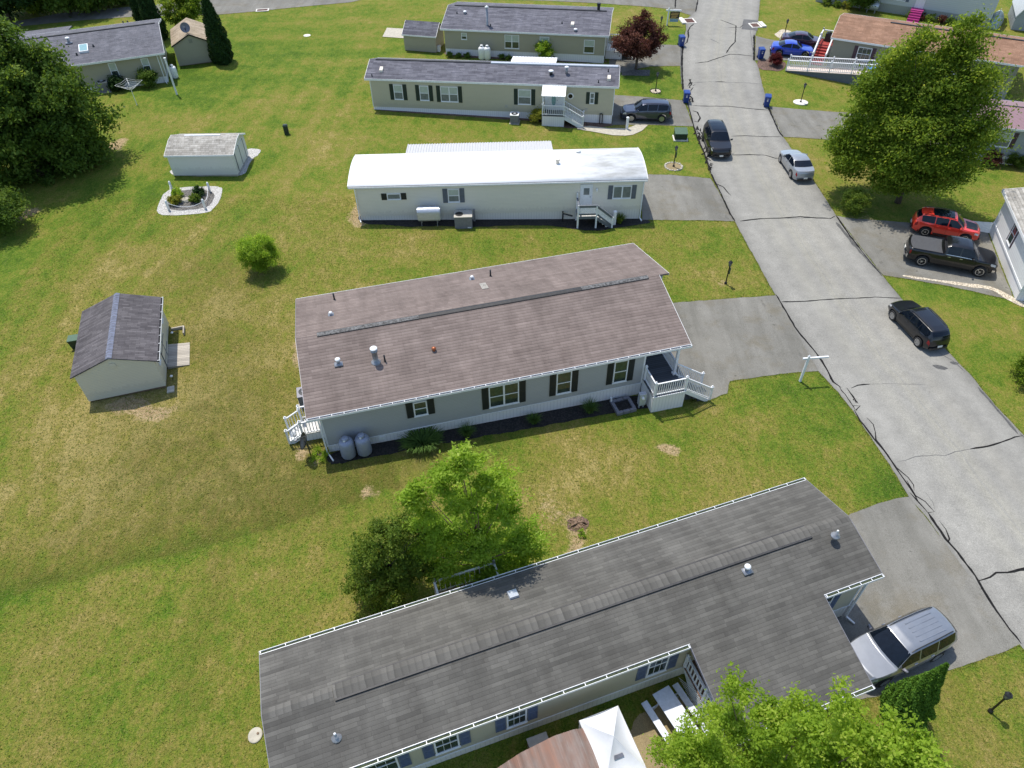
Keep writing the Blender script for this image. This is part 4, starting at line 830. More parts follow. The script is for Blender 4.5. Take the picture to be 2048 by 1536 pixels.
# ---- the white single-wide with the bowed white roof
def white_home():
    f = Frame((722, 441), (1279, 438)); t = thing("mobile_home", "long white single wide home with a bowed bright white roof and lattice entry steps", "house", f.o, f.rz, "manufactured homes of the park")
    D = 4.75; e = 2.98; prof = [(-.12 + (D + .24) * q / 12, e + .38 * (1 - (q / 6 - 1) ** 2)) for q in range(13)]
    x0, x1 = -.5, 21.85
    roof_slab(prof, x0, x1, .1).build("roof", "roof_white", t, True)
    shell(t, prof, 0, 21.6, 0, D, .36, "siding_white", "skirt_cream", th=.1)
    fa = MB(); fa.box(x0, x1, -.15, -.122, e - .2, e - .02); fa.build("fascia", "shutter_grey", t)
    MB().box(x0, x1, -.2, -.151, e - .17, e - .06).build("gutter", "white_metal", t)
    MB().extrude_x([(y, z + .03) for y, z in prof] + [(y, z - .16) for y, z in prof[::-1]], x1 + .001, x1 + .03).extrude_x([(y, z + .02) for y, z in prof] + [(y, z - .16) for y, z in prof[::-1]], x0 - .03, x0 - .001).build("rake_trim", "white_metal", t)
    W = front()
    window(t, W, 1.9 + .38, 3.05 + .25, 1.75, 2.25, hung=False, sh="shutter_black", shw=.4, shz=.02, glass=("mesh_glass",)); window(t, W, 6.86, 7.72, 1.4, 2.5, glass=("mesh_glass", "blind_glass"), muntin=False, sh="shutter_grey", shw=.36, shz=.04); window(t, W, 19.35, 20.75, 1.35, 2.4, hung=False, double=True, sh="shutter_grey", shw=.34, glass=("mesh_glass",))
    door(t, W, 16.86, 17.8, .62, 2.6, (17.12, 17.55, 1.75, 2.3))
    MB().lathe([(.05, -.05), (.08, .0), (.09, .12), (.05, .2)], (18.1, -.14, 2.1), 8).build("wall_lamp", "white_metal", t)
    for x in (-.05, 21.62): downspout(t, x, -.07, 2.8, f.ground(x, -.1), (.12, -.3))
    for (u, v), kind in [((1115, 328), "box"), ((1157, 301), "cap")]:
        x, y, z = f.slope((u, v), D / 2, e + .33, .05); z = rz_at(prof, y)
        if kind == "box": MB().lathe([(.13, -.05), (.13, .22), (.17, .22), (.17, .36)], (x, y, z), 10).build("roof_vent", "vent_cream", t)
        else: vent_cap(t, x, y, z, .2, .08, base=False)
    # ribbed metal awning on the back
    aw = MB(); ax0, ax1, ay0, ay1, az0, az1 = 3.35, 15.15, D + .02, 7.5, 2.75, 2.42
    n = 54
    for q in range(n):
        x = ax0 + (ax1 - ax0) * q / n; d = (ax1 - ax0) / n
        for a, b, h0, h1 in ((0, .35, .045, .045), (.35, .5, .045, 0), (.5, .85, 0, 0), (.85, 1, 0, .045)):
            aw.add([(x + a * d, ay0, az0 + h0), (x + b * d, ay0, az0 + h1), (x + b * d, ay1, az1 + h1), (x + a * d, ay1, az1 + h0)], [(0, 1, 2, 3)])
    aw.build("awning", "roof_ribbed", t)
    ap = MB()
    for x in (ax0 + .2, (ax0 + ax1) / 2, ax1 - .2): ap.box(x - .05, x + .05, ay1 - .2, ay1 - .1, -.8, az1 - .02)
    ap.build("awning_posts", "white_metal", t)
    # entry steps with lattice panels
    dz = .62; sx0, sx1, y0 = 16.65, 18.05, -1.25
    MB().box(sx0, sx1, y0, -.02, dz - .05, dz).build("landing", "planks_pale", t)
    MB().box(sx0, sx1, y0 - .04, y0 - .002, dz - .22, dz).box(sx0 - .04, sx0 - .002, y0, -.03, dz - .22, dz).build("deck_trim", "shutter_grey", t)
    gz = f.ground(17, -1.2)
    for x, y, h in ((sx0, y0, .95), (sx1, y0, .9), (sx0, -.12, 1.35)): MB().box(x - .06, x + .06, y - .05, y + .05, gz - .2, dz + h).build("post", "white_vinyl", t)
    ex = sx1 + 1.25; ge = f.ground(ex, y0)
    MB().box(ex - .06, ex + .06, y0 - .05, y0 + .05, ge - .2, ge + .95).build("post", "white_vinyl", t)
    for nm, a, b in (("railing", (sx0, y0, dz), (sx1, y0, dz)), ("railing", (sx1, y0, dz), (ex, y0, ge + .05))):
        a = Vector(a); b = Vector(b); m = MB(); up = Vector((0, 0, 1))
        m.bar(a + up * .92, b + up * .92, .13, .04).bar(a + up * .80, b + up * .80, .03, .14).bar(a + up * .16, b + up * .16, .03, .14)
        ro = m.build(nm, "shutter_grey", t); la = MB(); L = (b - a).length; nn = int(L / .11)
        for q in range(-4, nn + 1):
            for s in (0, 1):
                p0, p1 = q / nn, (q + 4.4) / nn
                z0, z1 = (.22, .75) if s == 0 else (.75, .22)
                c0, c1 = max(0, p0), min(1, p1)
                if c1 <= c0: continue
                zz = lambda p: z0 + (z1 - z0) * (p - p0) / (p1 - p0)
                la.bar(a + (b - a) * c0 + up * zz(c0) + Vector((0, .01 * s, 0)), a + (b - a) * c1 + up * zz(c1) + Vector((0, .01 * s, 0)), .035, .01, (0, 1, 0))
        la.build("lattice", "white_vinyl", ro)
    MB().bar((sx0, y0, dz + .95), (sx0, -.1, dz + .95), .13, .05).build("railing", "shutter_grey", t)
    stairs(t, (sx1, y0 + .05, dz), (ex, y0 + .05, ge), (0, 1.0, 0), 5, "deck_white"); stringers(t, (sx1, y0 + .03, dz - .08), (ex, y0 + .03, ge), (0, 1.05, 0), "shutter_grey")
    MB().tube([(15.6, -.05, .35), (15.6, -.25, .3), (16.3, -.6, .28)], .06, 8).tube([(15.6, -.25, .3), (15.6, -.25, -.4)], .06, 8).build("drain_pipe", "black_plastic", t)
    return f, t
WF, WT = white_home()

# ---- the long beige single-wide
def beige_home():
    f = Frame((747.8, 219), (1226, 248)); t = thing("mobile_home", "long beige home with slate roof, dark green shutters and a white porch awning", "house", f.o, f.rz, "manufactured homes of the park")
    D = 4.9; prof = [(-.1, 3.0), (2.45, 3.84), (D + .15, 3.0)]; x0, x1 = -.45, 23.3
    roof_slab(prof, x0, x1).build("roof", "shingle_slate", t); shell(t, prof, 0, 22.95, 0, D, .3, "siding_sand", "skirt_white")
    fascia(t, prof, x0, x1, h=.17); k = slope_k(prof)
    MB().box(x0 + .6, 11.2, 2.33, 2.57, 3.78, 3.88).build("ridge_vent", "ridge_black", t); MB().box(11.25, x1 - .15, 2.3, 2.6, 3.77, 3.9).build("ridge_vent", "tank_silver", t)
    W = front(); bl = ("window_glass", "blind_glass"); bl = ("mesh_glass", "blind_glass")
    def wp(tl, br, **kw):
        a, z1 = f.wall(tl); b, z0 = f.wall(br); window(t, W, a, b, z0, min(z1, 2.5), glass=bl, **kw)
    wp((786, 169), (807.5, 199), sh="shutter_green", shw=.36); wp((838, 171), (859, 201), sh="shutter_green", shw=.36); wp((880, 172.5), (917, 204), double=True, sh="shutter_green", shw=.36); wp((1036, 178.5), (1062, 209), sh="shutter_green", shw=.36)
    a, z1 = f.wall((1180.5, 184)); window(t, W, a, a + .42, 1.35, 2.35, glass=("mesh_glass", "mesh_glass"), sh="shutter_green", shw=.32)
    x, z = f.wall((1141, 191)); MB().lathe([(.27, 0), (.30, .04), (.22, .05), (.2, .03), (.01, .03)], (x, -.05, z - .05), 20, "y").build("round_window", "white_vinyl", t); MB().lathe([(.2, 0), (.2, -.03), (.01, -.031)], (x, -.03, z - .05), 20, "y").build("pane", "dark_glass", t)
    door(t, W, 16.9, 17.9, .6, 2.55, (17.2, 17.6, 1.0, 2.15), True)
    wb(MB(), W, 16.55, 18.35, .55, 2.75, -.01, .025).build("entry_surround", "white_vinyl", t)
    # porch
    dz = .62; px0, px1, py = 16.4, 18.5, -1.3
    MB().box(px0, px1, py, -.03, dz - .06, dz).build("porch_deck", "deck_slate", t); MB().box(px0 + .02, px1 - .02, py + .02, -.04, -1.6, dz - .062).build("porch_skirt", "skirt_white", t)
    railing(t, (px0 + .06, py + .06, dz), (px1 - .06, py + .06, dz), sp=.17, bal=.045); railing(t, (px0 + .06, py + .06, dz), (px0 + .06, -.1, dz), sp=.17, posts=(False, True))
    for x in (px0 + .06, px1 - .06): MB().box(x - .045, x + .045, py + .02, py + .11, dz, 2.42).build("porch_column", "white_vinyl", t)
    ex = px1 + 1.75; ge = f.ground(ex, py)
    railing(t, (px1 - .06, py + .06, dz), (ex, py + .06, ge + .08), sp=.17, bal=.045, posts=(False, True)); railing(t, (px1 - .06, -.15, dz), (ex, -.15, ge + .08), sp=.17, bal=.045, posts=(False, True))
    stairs(t, (px1, py + .1, dz), (ex - .1, py + .1, ge), (0, 1.05, 0), 6, "deck_white"); stringers(t, (px1, py + .08, dz - .1), (ex - .1, py + .08, ge), (0, 1.1, 0), "white_vinyl", .3)
    aw = MB(); n = 9
    for q in range(n):
        xa = px0 - .05 + q * (px1 - px0 + .1) / n; xb = xa + (px1 - px0 + .1) / n
        aw.hexa([(xa, py - .1, 2.44), (xb - .02, py - .1, 2.44), (xb - .02, -.14, 2.9), (xa, -.14, 2.9), (xa, py - .1, 2.49), (xb - .02, py - .1, 2.49), (xb - .02, -.14, 2.95), (xa, -.14, 2.95)])
    aw.build("awning", "white_metal", t)
    # metal roof over the back entry
    aw = MB(); bx0, bx1 = 12.7, 17.2; n = 15
    for q in range(n):
        xa = bx0 + q * (bx1 - bx0) / n; xb = xa + (bx1 - bx0) / n - .03
        aw.hexa([(xa, D + .02, 2.75), (xb, D + .02, 2.75), (xb, 8.1, 2.35), (xa, 8.1, 2.35), (xa, D + .02, 2.8), (xb, D + .02, 2.8), (xb, 8.1, 2.4), (xa, 8.1, 2.4)])
    aw.build("rear_awning", "white_metal", t)
    MB().box(bx1 + .1, bx1 + .2, 7.6, 7.9, 2.1, 2.35).box(bx0 + .1, bx0 + .2, 7.7, 7.8, -.6, 2.34).box(bx1 - .2, bx1 - .1, 7.7, 7.8, -.6, 2.34).build("awning_posts", "dark_metal", t)
    for (u, v), kind in [((763, 141), "box"), ((744, 152), "pipe"), ((1102, 149), "cap"), ((1133, 147), "tall"), ((1216.5, 143), "pipe"), ((1218, 158), "box"), ((1197, 165), "pipe")]:
        x, y, z = f.slope((u, v), -.1, 3.0, k)
        if kind == "box": box_vent(t, x, y, z, .34, .5, .2, k)
        if kind == "pipe": pipe(t, x, y, z, .05, .22)
        if kind == "cap": vent_cap(t, x, y, z, .24, .3, stem="dark_metal", base=False)
        if kind == "tall": vent_cap(t, x, y, z, .2, .55, stem="galvanised", base=False)
    for u, v in ((1012.7, 213), (1138, 217.5), (1172, 219.5)):
        x, z = f.wall((u, v)); wb(MB(), W, x - .14, x + .14, z - .14, z + .14, 0, .04).build("wall_vent", "unit_beige", t)
    MB().box(21.75, 21.83, -.14, -.05, -.6, .45).box(21.99, 22.07, -.14, -.05, -.6, .4).box(21.831, 21.989, -.14, -.05, .4, .47).build("meter_pipe", "dark_metal", t)
    MB().box(22.9, 22.97, -.012, .08, .3, 2.9).box(-.02, .05, -.012, .08, .3, 2.9).build("corner_trim", "white_vinyl", t)
    return f, t
EFm, ET = beige_home()

# ---- the khaki home behind it, slate roof
def khaki_home():
    f = Frame((891.6, 109.4), (1208, 127)); t = thing("mobile_home", "khaki sided double wide home with a slate roof beyond the beige home", "house", f.o, f.rz, "manufactured homes of the park")
    D = 8.4; prof = [(-.3, 2.8), (4.1, 3.85), (D + .3, 2.8)]; x0, x1 = -.35, 17.8
    roof_slab(prof, x0, x1).build("roof", "shingle_slate", t); shell(t, prof, 0, 17.45, 0, D, .68, "siding_khaki", "skirt_white"); fascia(t, prof, x0, x1); k = slope_k(prof)
    MB().box(.4, 17.2, 3.97, 4.23, 3.8, 3.9).build("ridge_vent", "ridge_black", t)
    W = front()
    def wp(tl, br, **kw):
        a, z1 = f.wall(tl); b, z0 = f.wall(br); window(t, W, a, b, max(z0, .85), min(z1, 2.4), glass=("window_glass", "blind_glass"), **kw)
    wp((922, 62), (934, 79)); wp((1009, 68), (1038.5, 97.5), double=True); wp((1079.5, 73), (1098, 104)); wp((1168.5, 79), (1188, 106.5))
    for (u, v), kind in [((914, 27), "pipe"), ((930, 26.5), "cap"), ((974.5, 50), "chim"), ((981, 52), "pipe"), ((1145, 50), "box"), ((1151, 62), "cap"), ((1124, 47), "pipe")]:
        x, y, z = f.slope((u, v), -.3, 2.8, k)
        if kind == "pipe": pipe(t, x, y, z, .06, .2)
        if kind == "cap": vent_cap(t, x, y, z, .2, .15, base=False)
        if kind == "box": box_vent(t, x, y, z, .4, .55, .2, k)
        if kind == "chim":
            v = MB().lathe([(.2, -.1), (.12, .05), (.12, 1.75)], (x, y, z), 10).build("chimney", "galvanised", t, True); MB().lathe([(.2, 1.75), (.22, 1.8), (.02, 1.95)], (x, y, z), 10).build("cap", "white_metal", v, True)
    x, y, z = f.slope((1197, 21), 4.1, 3.85, -.24); MB().lathe([(.16, -.2), (.16, .5), (.2, .5), (.2, .75)], (x, y, z), 10).build("chimney", "dark_metal", t)
    MB().box(17.4, 17.47, -.012, .08, .68, 2.7).build("corner_trim", "white_vinyl", t)
    # porch at the right end
    dz = .75; px0, px1 = 17.5, 19.3; y0, y1 = 1.2, 3.6
    MB().box(px0, px1, y0, y1, dz - .06, dz).build("porch_deck", "deck_white", t); MB().box(px0, px1 - .03, y0 + .03, y1, -.8, dz - .062).build("porch_skirt", "skirt_white", t)
    railing(t, (px0 + .1, y1, dz), (px1, y1, dz), sp=.2, bal=.05); railing(t, (px0 + .1, y0, dz), (px1, y0, dz), sp=.2, bal=.05)
    railing(t, (px1, y1, dz), (px1 + 1.4, y1, .05), sp=.2, bal=.05, posts=(False, True)); railing(t, (px1, y0, dz), (px1 + 1.4, y0, .05), sp=.2, bal=.05, posts=(False, True))
    stairs(t, (px1, y0 + .1, dz), (px1 + 1.3, y0 + .1, 0), (0, 2.2, 0), 4, "deck_white")
    MB().box(12.0, 12.1, -.1, -.02, -.3, .4).build("hose_pipe", "dark_metal", t)
    return f, t
KF, KT = khaki_home()

# ---- the taupe home at the upper left
def upper_left_home():
    f = Frame((186, 184), (339, 164)); t = thing("mobile_home", "taupe home with slate roof and skylight beside the huge dark tree", "house", f.o, f.rz, "manufactured homes of the park")
    D = 10.2; prof = [(-.35, 2.85), (5.0, 4.1), (D + .35, 2.85)]; x0, x1 = -9.2, 7.75; k = slope_k(prof)
    m = roof_slab(prof, x0, x1); m.extrude_x([(D + .351, 2.85), (13.9, 2.3), (13.9, 2.2), (D + .351, 2.74)], -9.2, -1.7); m.build("roof", "shingle_blue", t)
    shell(t, prof, -8.9, 7.25, 0, D, .5, "siding_khaki", "skirt_white"); fascia(t, prof, x0, x1)
    MB().box(-8.8, 7.4, 4.88, 5.12, 4.05, 4.15).build("ridge_vent", "ridge_black", t)
    W = front()
    def wp(tl, br):
        a, z1 = f.wall(tl); b, z0 = f.wall(br); window(t, W, a, b, max(z0, .9), min(z1, 2.5), glass=("window_glass", "blind_glass"))
    wp((214, 125), (242, 156)); wp((279.5, 116), (305.5, 145))
    for (u, v), kind in [((138, 85), "cap"), ((187, 93), "pipe"), ((154, 110), "pipe")]:
        x, y, z = f.slope((u, v), -.35, 2.85, k)
        vent_cap(t, x, y, z, .22, .4) if kind == "cap" else pipe(t, x, y, z, .08, .2)
    x, y, z = f.slope((168, 99), -.35, 2.85, k); s = .42; h = .2
    sk = MB().hexa([(x - s, y - .6, z - k * .6 - .05), (x + s, y - .6, z - k * .6 - .05), (x + s, y + .6, z + k * .6 - .05), (x - s, y + .6, z + k * .6 - .05), (x - s, y - .6, z - k * .6 + h), (x + s, y - .6, z - k * .6 + h), (x + s, y + .6, z + k * .6 + h), (x - s, y + .6, z + k * .6 + h)]).build("skylight", "white_vinyl", t)
    s = .35; MB().add([(x - s, y - .53, z - k * .53 + h + .01), (x + s, y - .53, z - k * .53 + h + .01), (x + s, y + .53, z + k * .53 + h + .01), (x - s, y + .53, z + k * .53 + h + .01)], [(0, 1, 2, 3)]).build("pane", "skylight_glass", sk)
    for u, v in ((247, 47), (256, 46)):
        x, y, z = f.slope((u, v), 5.0, 4.1, -k); pipe(t, x, y, z, .07, .25)
    MB().box(7.2, 7.27, -.012, .08, .5, 2.7).build("corner_trim", "white_vinyl", t); downspout(t, 6.95, -.06, 2.7, f.ground(7, 0), (.1, -.4))
    return f, t
TF, TT = upper_left_home()

# ---- right side of the road: the rust-roofed home with ramp
def rust_home():
    f = EF((1662, 75), (2042, 131), 2.75, -.15); t = thing("mobile_home", "olive home with a rust coloured shingle roof and long white railed ramp", "house", f.o, f.rz, "manufactured homes of the park")
    L = f.L + .3; ze = 2.9; yr = 3.9; zr = 3.9; D = 8.3; prof = [(0, ze), (yr, zr), (D, ze)]
    roof_slab(prof, 0, L).build("roof", "shingle_rust", t); shell(t, prof, .3, L - .3, .3, D - .3, .7, "siding_olive", "skirt_mottled"); fascia(t, prof, 0, L)
    MB().box(5.0, L - .5, yr - .12, yr + .12, zr - .06, zr + .05).build("ridge_vent", "ridge_black", t)
    W = front(.3); a, z1 = f.wall((1718, 93), .3); window(t, W, a, a + 1.35, 1.05, 2.35, muntin=True, sh="shutter_plum", shw=.36); window(t, W, 7.0, 8.2, 1.1, 2.35, sh="shutter_plum"); window(t, W, 12, 13.2, 1.1, 2.35, sh="shutter_plum")
    # ramp
    rx0, rx1 = -3.3, 5.2; ya, yb = -2.55, -1.25; dz = .82
    g0 = f.ground(rx0, ya)
    MB().hexa([(rx0, ya, g0 - .3), (rx1, ya, g0 - .3), (rx1, yb, g0 - .3), (rx0, yb, g0 - .3), (rx0, ya, g0 + .08), (rx1, ya, dz - .06), (rx1, yb, dz - .06), (rx0, yb, g0 + .08)]).build("ramp_base", "shutter_grey", t)
    MB().hexa([(rx0 - .05, ya - .05, g0 + .082), (rx1, ya - .05, dz - .058), (rx1, yb + .05, dz - .058), (rx0 - .05, yb + .05, g0 + .082), (rx0 - .05, ya - .05, g0 + .14), (rx1, ya - .05, dz), (rx1, yb + .05, dz), (rx0 - .05, yb + .05, g0 + .14)]).build("ramp_deck", "deck_pink", t)
    for y in (ya, yb):
        n = 4
        for q in range(n):
            p = lambda s: (rx0 + (rx1 - rx0) * s, y, g0 + .14 + (dz - g0 - .14) * s)
            railing(t, p(q / n), p((q + 1) / n), sp=.17, bal=.05, rail=.14, h=1.0, posts=(True, q == n - 1))
    MB().box(rx1 + .001, rx1 + 1.6, ya, .28, dz - .1, dz).build("ramp_landing", "deck_pink", t)
    # red carpeted steps at the left end
    sx0, sx1 = -1.35, -.15; top = 1.05
    MB().box(sx0, .28, 3.2, 5.0, top - .08, top).build("landing", "carpet_red", t); MB().box(sx0 + .02, .27, 3.22, 4.98, -.6, top - .082).build("landing_skirt", "skirt_white", t)
    stairs(t, (sx0 + .05, 3.2, top), (sx0 + .05, .3, -.1), (1.15, 0, 0), 7, "carpet_red")
    for x in (sx0, sx1 + .1):
        railing(t, (x, 3.2, top), (x, .3, .05), sp=.25, bal=.05, rail=.12)
    railing(t, (sx0, 3.25, top), (sx0, 5.0, top), sp=.2, bal=.05, rail=.12); railing(t, (sx0, 5.0, top), (.2, 5.0, top), sp=.2, bal=.05, rail=.12)
    return f, t
RF, RT = rust_home()

def maroon_home():
    f = Frame((1985, 326), (2048, 333.5)); t = thing("mobile_home", "pale blue grey home with dusty maroon metal roof behind the maple", "house", f.o, f.rz, "manufactured homes of the park")
    prof = [(-.3, 3.25), (2.6, 3.95), (5.6, 3.25)]; roof_slab(prof, -3.0, 14).build("roof", "roof_maroon", t); shell(t, prof, -2.6, 13.6, 0, 5.2, .75, "siding_blue", "skirt_white"); fascia(t, prof, -3.0, 14)
    MB().box(-2.9, 13.9, 2.54, 2.66, 3.9, 3.98).build("ridge_cap", "ridge_black", t)
    x, z = f.wall((1990, 291)); window(t, front(), -.75, .55, 1.5, 2.75, glass=("mesh_glass", "blind_glass"), sh="shutter_plum", shw=.34, side=2)
    pipe(t, -1.0, 2.4, 3.9, .1, .3)
    return f, t
MF, MT = maroon_home()
def bright_home():
    f = Frame((1977, 465), (2028.5, 598)); t = thing("mobile_home", "bright white home with maroon trimmed window beside the parked pickup", "house", f.o, f.rz, "manufactured homes of the park")
    prof = [(-.32, 3.32), (3.6, 4.2), (8.0, 3.3)]; L = f.L + .15
    roof_slab(prof, -.55, L + .4).build("roof", "shingle_weathered", t); shell(t, prof, 0, L, 0, 7.6, .85, "siding_bright", "skirt_white"); fascia(t, prof, -.55, L + .4, h=.2)
    MB().box(0, L, -.03, .02, .83, .98).build("skirt_cap", "white_vinyl", t)
    fr = window(t, front(), 3.3, 4.15, 1.45, 2.95, sh="shutter_plum", shw=.13, shz=.06)
    return f, t
HF, HT = bright_home()
def far_home():
    f = Frame((1630, 3), (1975, 56)); t = thing("mobile_home", "long pale grey home at the top right with magenta entry steps", "house", f.o, f.rz, "manufactured homes of the park")
    D = 5; prof = [(-.2, 3.6), (2.5, 4.3), (D + .2, 3.6)]; L = f.L
    roof_slab(prof, -.4, L + .3).build("roof", "roof_ribbed", t); shell(t, prof, 0, L, 0, D, .95, "siding_pale", "skirt_mottled"); fascia(t, prof, -.4, L + .3)
    W = front(); window(t, W, 8.2, 10.2, 1.5, 2.9, double=True, glass=("mesh_glass", "blind_glass"), sh="shutter_blue"); 
    x, z = f.wall((1836, 18)); door(t, W, x - .5, x + .5, 1.0, 3.0, (x - .2, x + .2, 2.1, 2.7))
    MB().box(x - .7, x + .7, -1.0, -.02, .9, 1.0).build("landing", "paint_magenta", t)
    stairs(t, (x - .65, -1.0, 1.0), (x - .65, -2.3, 0), (1.3, 0, 0), 5, "paint_magenta")
    return f, t
PF, PT = far_home()

# ---- sheds
def gambrel(): pass
def left_shed():
    f = Frame((180, 806), (334.4, 776.6)); t = thing("storage_shed", "pale green grey shed with a dark roof and bluish ridge cap on the open lawn", "shed", f.o, f.rz, "garden sheds")
    # the ridge runs away from the camera, so the gable faces it: build in a turned frame
    w = 4.2; d = 6.0; e = 2.12; zr = 2.98; ov = .2
    k = (zr - e) / (w / 2 + ov)
    def slab(x0, z0, x1, z1, y0, y1, th, mb): return mb.extrude_y([(x0, z0), (x1, z1), (x1, z1 - th), (x0, z0 - th)], y0, y1)
    m = MB(); slab(-ov, e, w / 2, zr, -.08, d + .1, .08, m); slab(w / 2, zr, w + ov, e, -.08, d + .1, .08, m); m.build("roof", "shingle_shed", t)
    MB().extrude_y([(0, .12), (w, .12), (w, e + k * ov - .085), (w / 2, zr - .085), (0, e + k * ov - .085)], 0, d).build("wall", "siding_shed", t)
    MB().box(.06, w - .06, .1, d - .1, -1.0, .118).build("base", "brown_wood", t)
    MB().extrude_y([(w / 2 - .17, zr - .05), (w / 2, zr + .025), (w / 2 + .17, zr - .05), (w / 2 + .17, zr - .075), (w / 2 - .17, zr - .075)], -.09, d + .11).build("ridge_cap", "ridge_blue", t)
    mb = MB()
    for q in range(26): y = -.05 + q * .235; mb.extrude_y([(w / 2 - .175, zr - .048), (w / 2, zr + .034), (w / 2 + .175, zr - .048)], y, y + .02)
    mb.build("ridge_cap_joints", "shoji", t)
    g = MB(); g.box(w + ov + .10, w + ov + .115, -.1, d + .1, e - .10, e + .01).box(w + ov + .02, w + ov + .1, -.1, d + .1, e - .11, e - .095)
    for q in range(9): y = -.05 + q * (d + .1) / 8; g.box(w + ov, w + ov + .1, y - .012, y + .012, e + .005, e + .015)
    g = g.build("gutter", "white_metal", t); MB().box(w + ov + .01, w + ov + .098, -.09, d + .09, e - .09, e - .05).build("gutter_debris_shade", "gutter_black", g)  # black fill paints the debris and shade in the trough
    W = right(w)
    dm = MB()
    for a0, a1 in ((1.75, 2.75), (2.79, 3.79)): wb(dm, W, a0, a1, .15, 1.95, 0, .03)
    dr = dm.build("door", "siding_shed", t); hm = MB()
    for a0, a1 in ((1.75, 2.75), (2.79, 3.79)):
        for z in (.4, 1.05, 1.7): wb(hm, W, a0 + .03, a1 - .03, z, z + .06, .03, .05)
        wb(hm, W, a0 - .02, a0 + .03, .15, 1.95, 0, .045)
    hm.build("hinge_strap", "shutter_grey", dr)
    for a in (.6, 4.6): window(t, W, a, a + .5, 1.25, 1.85, hung=False, glass=("dark_glass",))
    W = front(0); x, z = f.wall((221, 652), 0); MB().lathe([(.2, 0), (.2, -.04), (.01, -.045)], (w / 2, 0, 2.35), 8, "y").build("gable_vent", "siding_shed", t)
    MB().hexa([(w + .02, 1.7, -.25), (w + 1.25, 1.7, -.35), (w + 1.25, 3.85, -.35), (w + .02, 3.85, -.25), (w + .02, 1.7, .10), (w + 1.25, 1.7, f.ground(w + 1.2, 2.5) + .04), (w + 1.25, 3.85, f.ground(w + 1.2, 2.5) + .04), (w + .02, 3.85, .10)]).build("ramp", "planks_old", t)
    return f, t
LSF, LST = left_shed()
def small_shed(f, label, w, d, e, zr, wall, roof, ridge_x=True, door_side=None, base=.05, ov=.15, doorw=1.3, prof=None, x_ov=.12, skirt="brown_wood"):
    t = thing("storage_shed", label, "shed", f.o, f.rz, "garden sheds")
    if ridge_x:
        prof = prof or [(-ov, e), (d / 2, zr), (d + ov, e)]
        roof_slab(prof, -x_ov, w + x_ov, .07).build("roof", roof, t); ys = [0] + [y for y, _ in prof if 0 < y < d] + [d]
        MB().extrude_x([(0, base), (d, base)] + [(y, rz_at(prof, y) - .075) for y in ys[::-1]], 0, w).build("wall", wall, t); fascia(t, prof, -x_ov, w + x_ov, h=.12, rake=True, mat="white_metal")
    else:
        m = MB(); prof = prof or [(-ov, e), (w / 2, zr), (w + ov, e)]
        m.extrude_y(list(prof) + [(x, z - .08) for x, z in prof[::-1]], -.15, d + .15); m.build("roof", roof, t)
        MB().extrude_y([(0, base), (w, base)] + [(x, rz_at(prof, x) - .085) for x in [w] + [a for a, _ in prof[::-1] if 0 < a < w] + [0]], 0, d).build("wall", wall, t)
        MB().extrude_y(list(prof) + [(x, z - .15) for x, z in prof[::-1]], -.175, -.152).build("fascia", "dark_metal" if roof == "shingle_tan" else "white_metal", t)
    MB().box(.04, w - .04, .04, d - .04, -1.0, base - .002).build("base", skirt, t)
    return t
f = Frame((348, 352), (480, 353)); WS = small_shed(f, "low white shed with a weathered mossy roof inside a white gravel border", 5.35, 3.6, 1.86, 2.5, "siding_lightgrey", "shingle_weathered", prof=[(-.12, 1.86), (1.5, 2.42), (2.3, 2.5), (3.7, 1.9)], x_ov=.15, skirt="concrete")
MB().box(1.0, 4.0, 2.1, 2.24, 2.44, 2.53).build("ridge_cap", "white_metal", WS)
dm = MB(); Wd = right(5.35)
for a in (.55, 1.75): wb(dm, Wd, a, a + 1.15, .12, 1.75, 0, .03)
dd = dm.build("door", "siding_lightgrey", WS); hm = MB()
for a in (.5, 1.70, 2.9): wb(hm, Wd, a, a + .06, .12, 1.8, .0, .05)
hm.build("door_trim", "shutter_grey", dd)
f = Frame((359, 133), (432, 124)); TS = small_shed(f, "tan roofed shed between the tall arborvitaes with a satellite dish on its gable", 3.75, 5.2, 2.15, 3.15, "siding_khaki", "shingle_tan", ridge_x=False)
MB().box(1.7, 2.05, -.03, 0, 2.2, 2.55).build("gable_vent", "siding_olive", TS)
f = Frame((810, 101), (871, 106)); KS = small_shed(f, "khaki shed with a slate roof next to the concrete pad behind the khaki home", 3.7, 2.9, 1.75, 2.75, "siding_khaki", "shingle_slate")
f = Frame((2021, 60), (2075, 66)); NS = small_shed(f, "pale blue grey gambrel shed at the upper right corner near the covered boat", 4.0, 5.5, 2.0, 3.0, "siding_blue", "tank_silver", ridge_x=False, prof=[(-.1, 1.5), (.5, 2.5), (2.0, 3.0), (3.5, 2.5), (4.1, 1.5)])
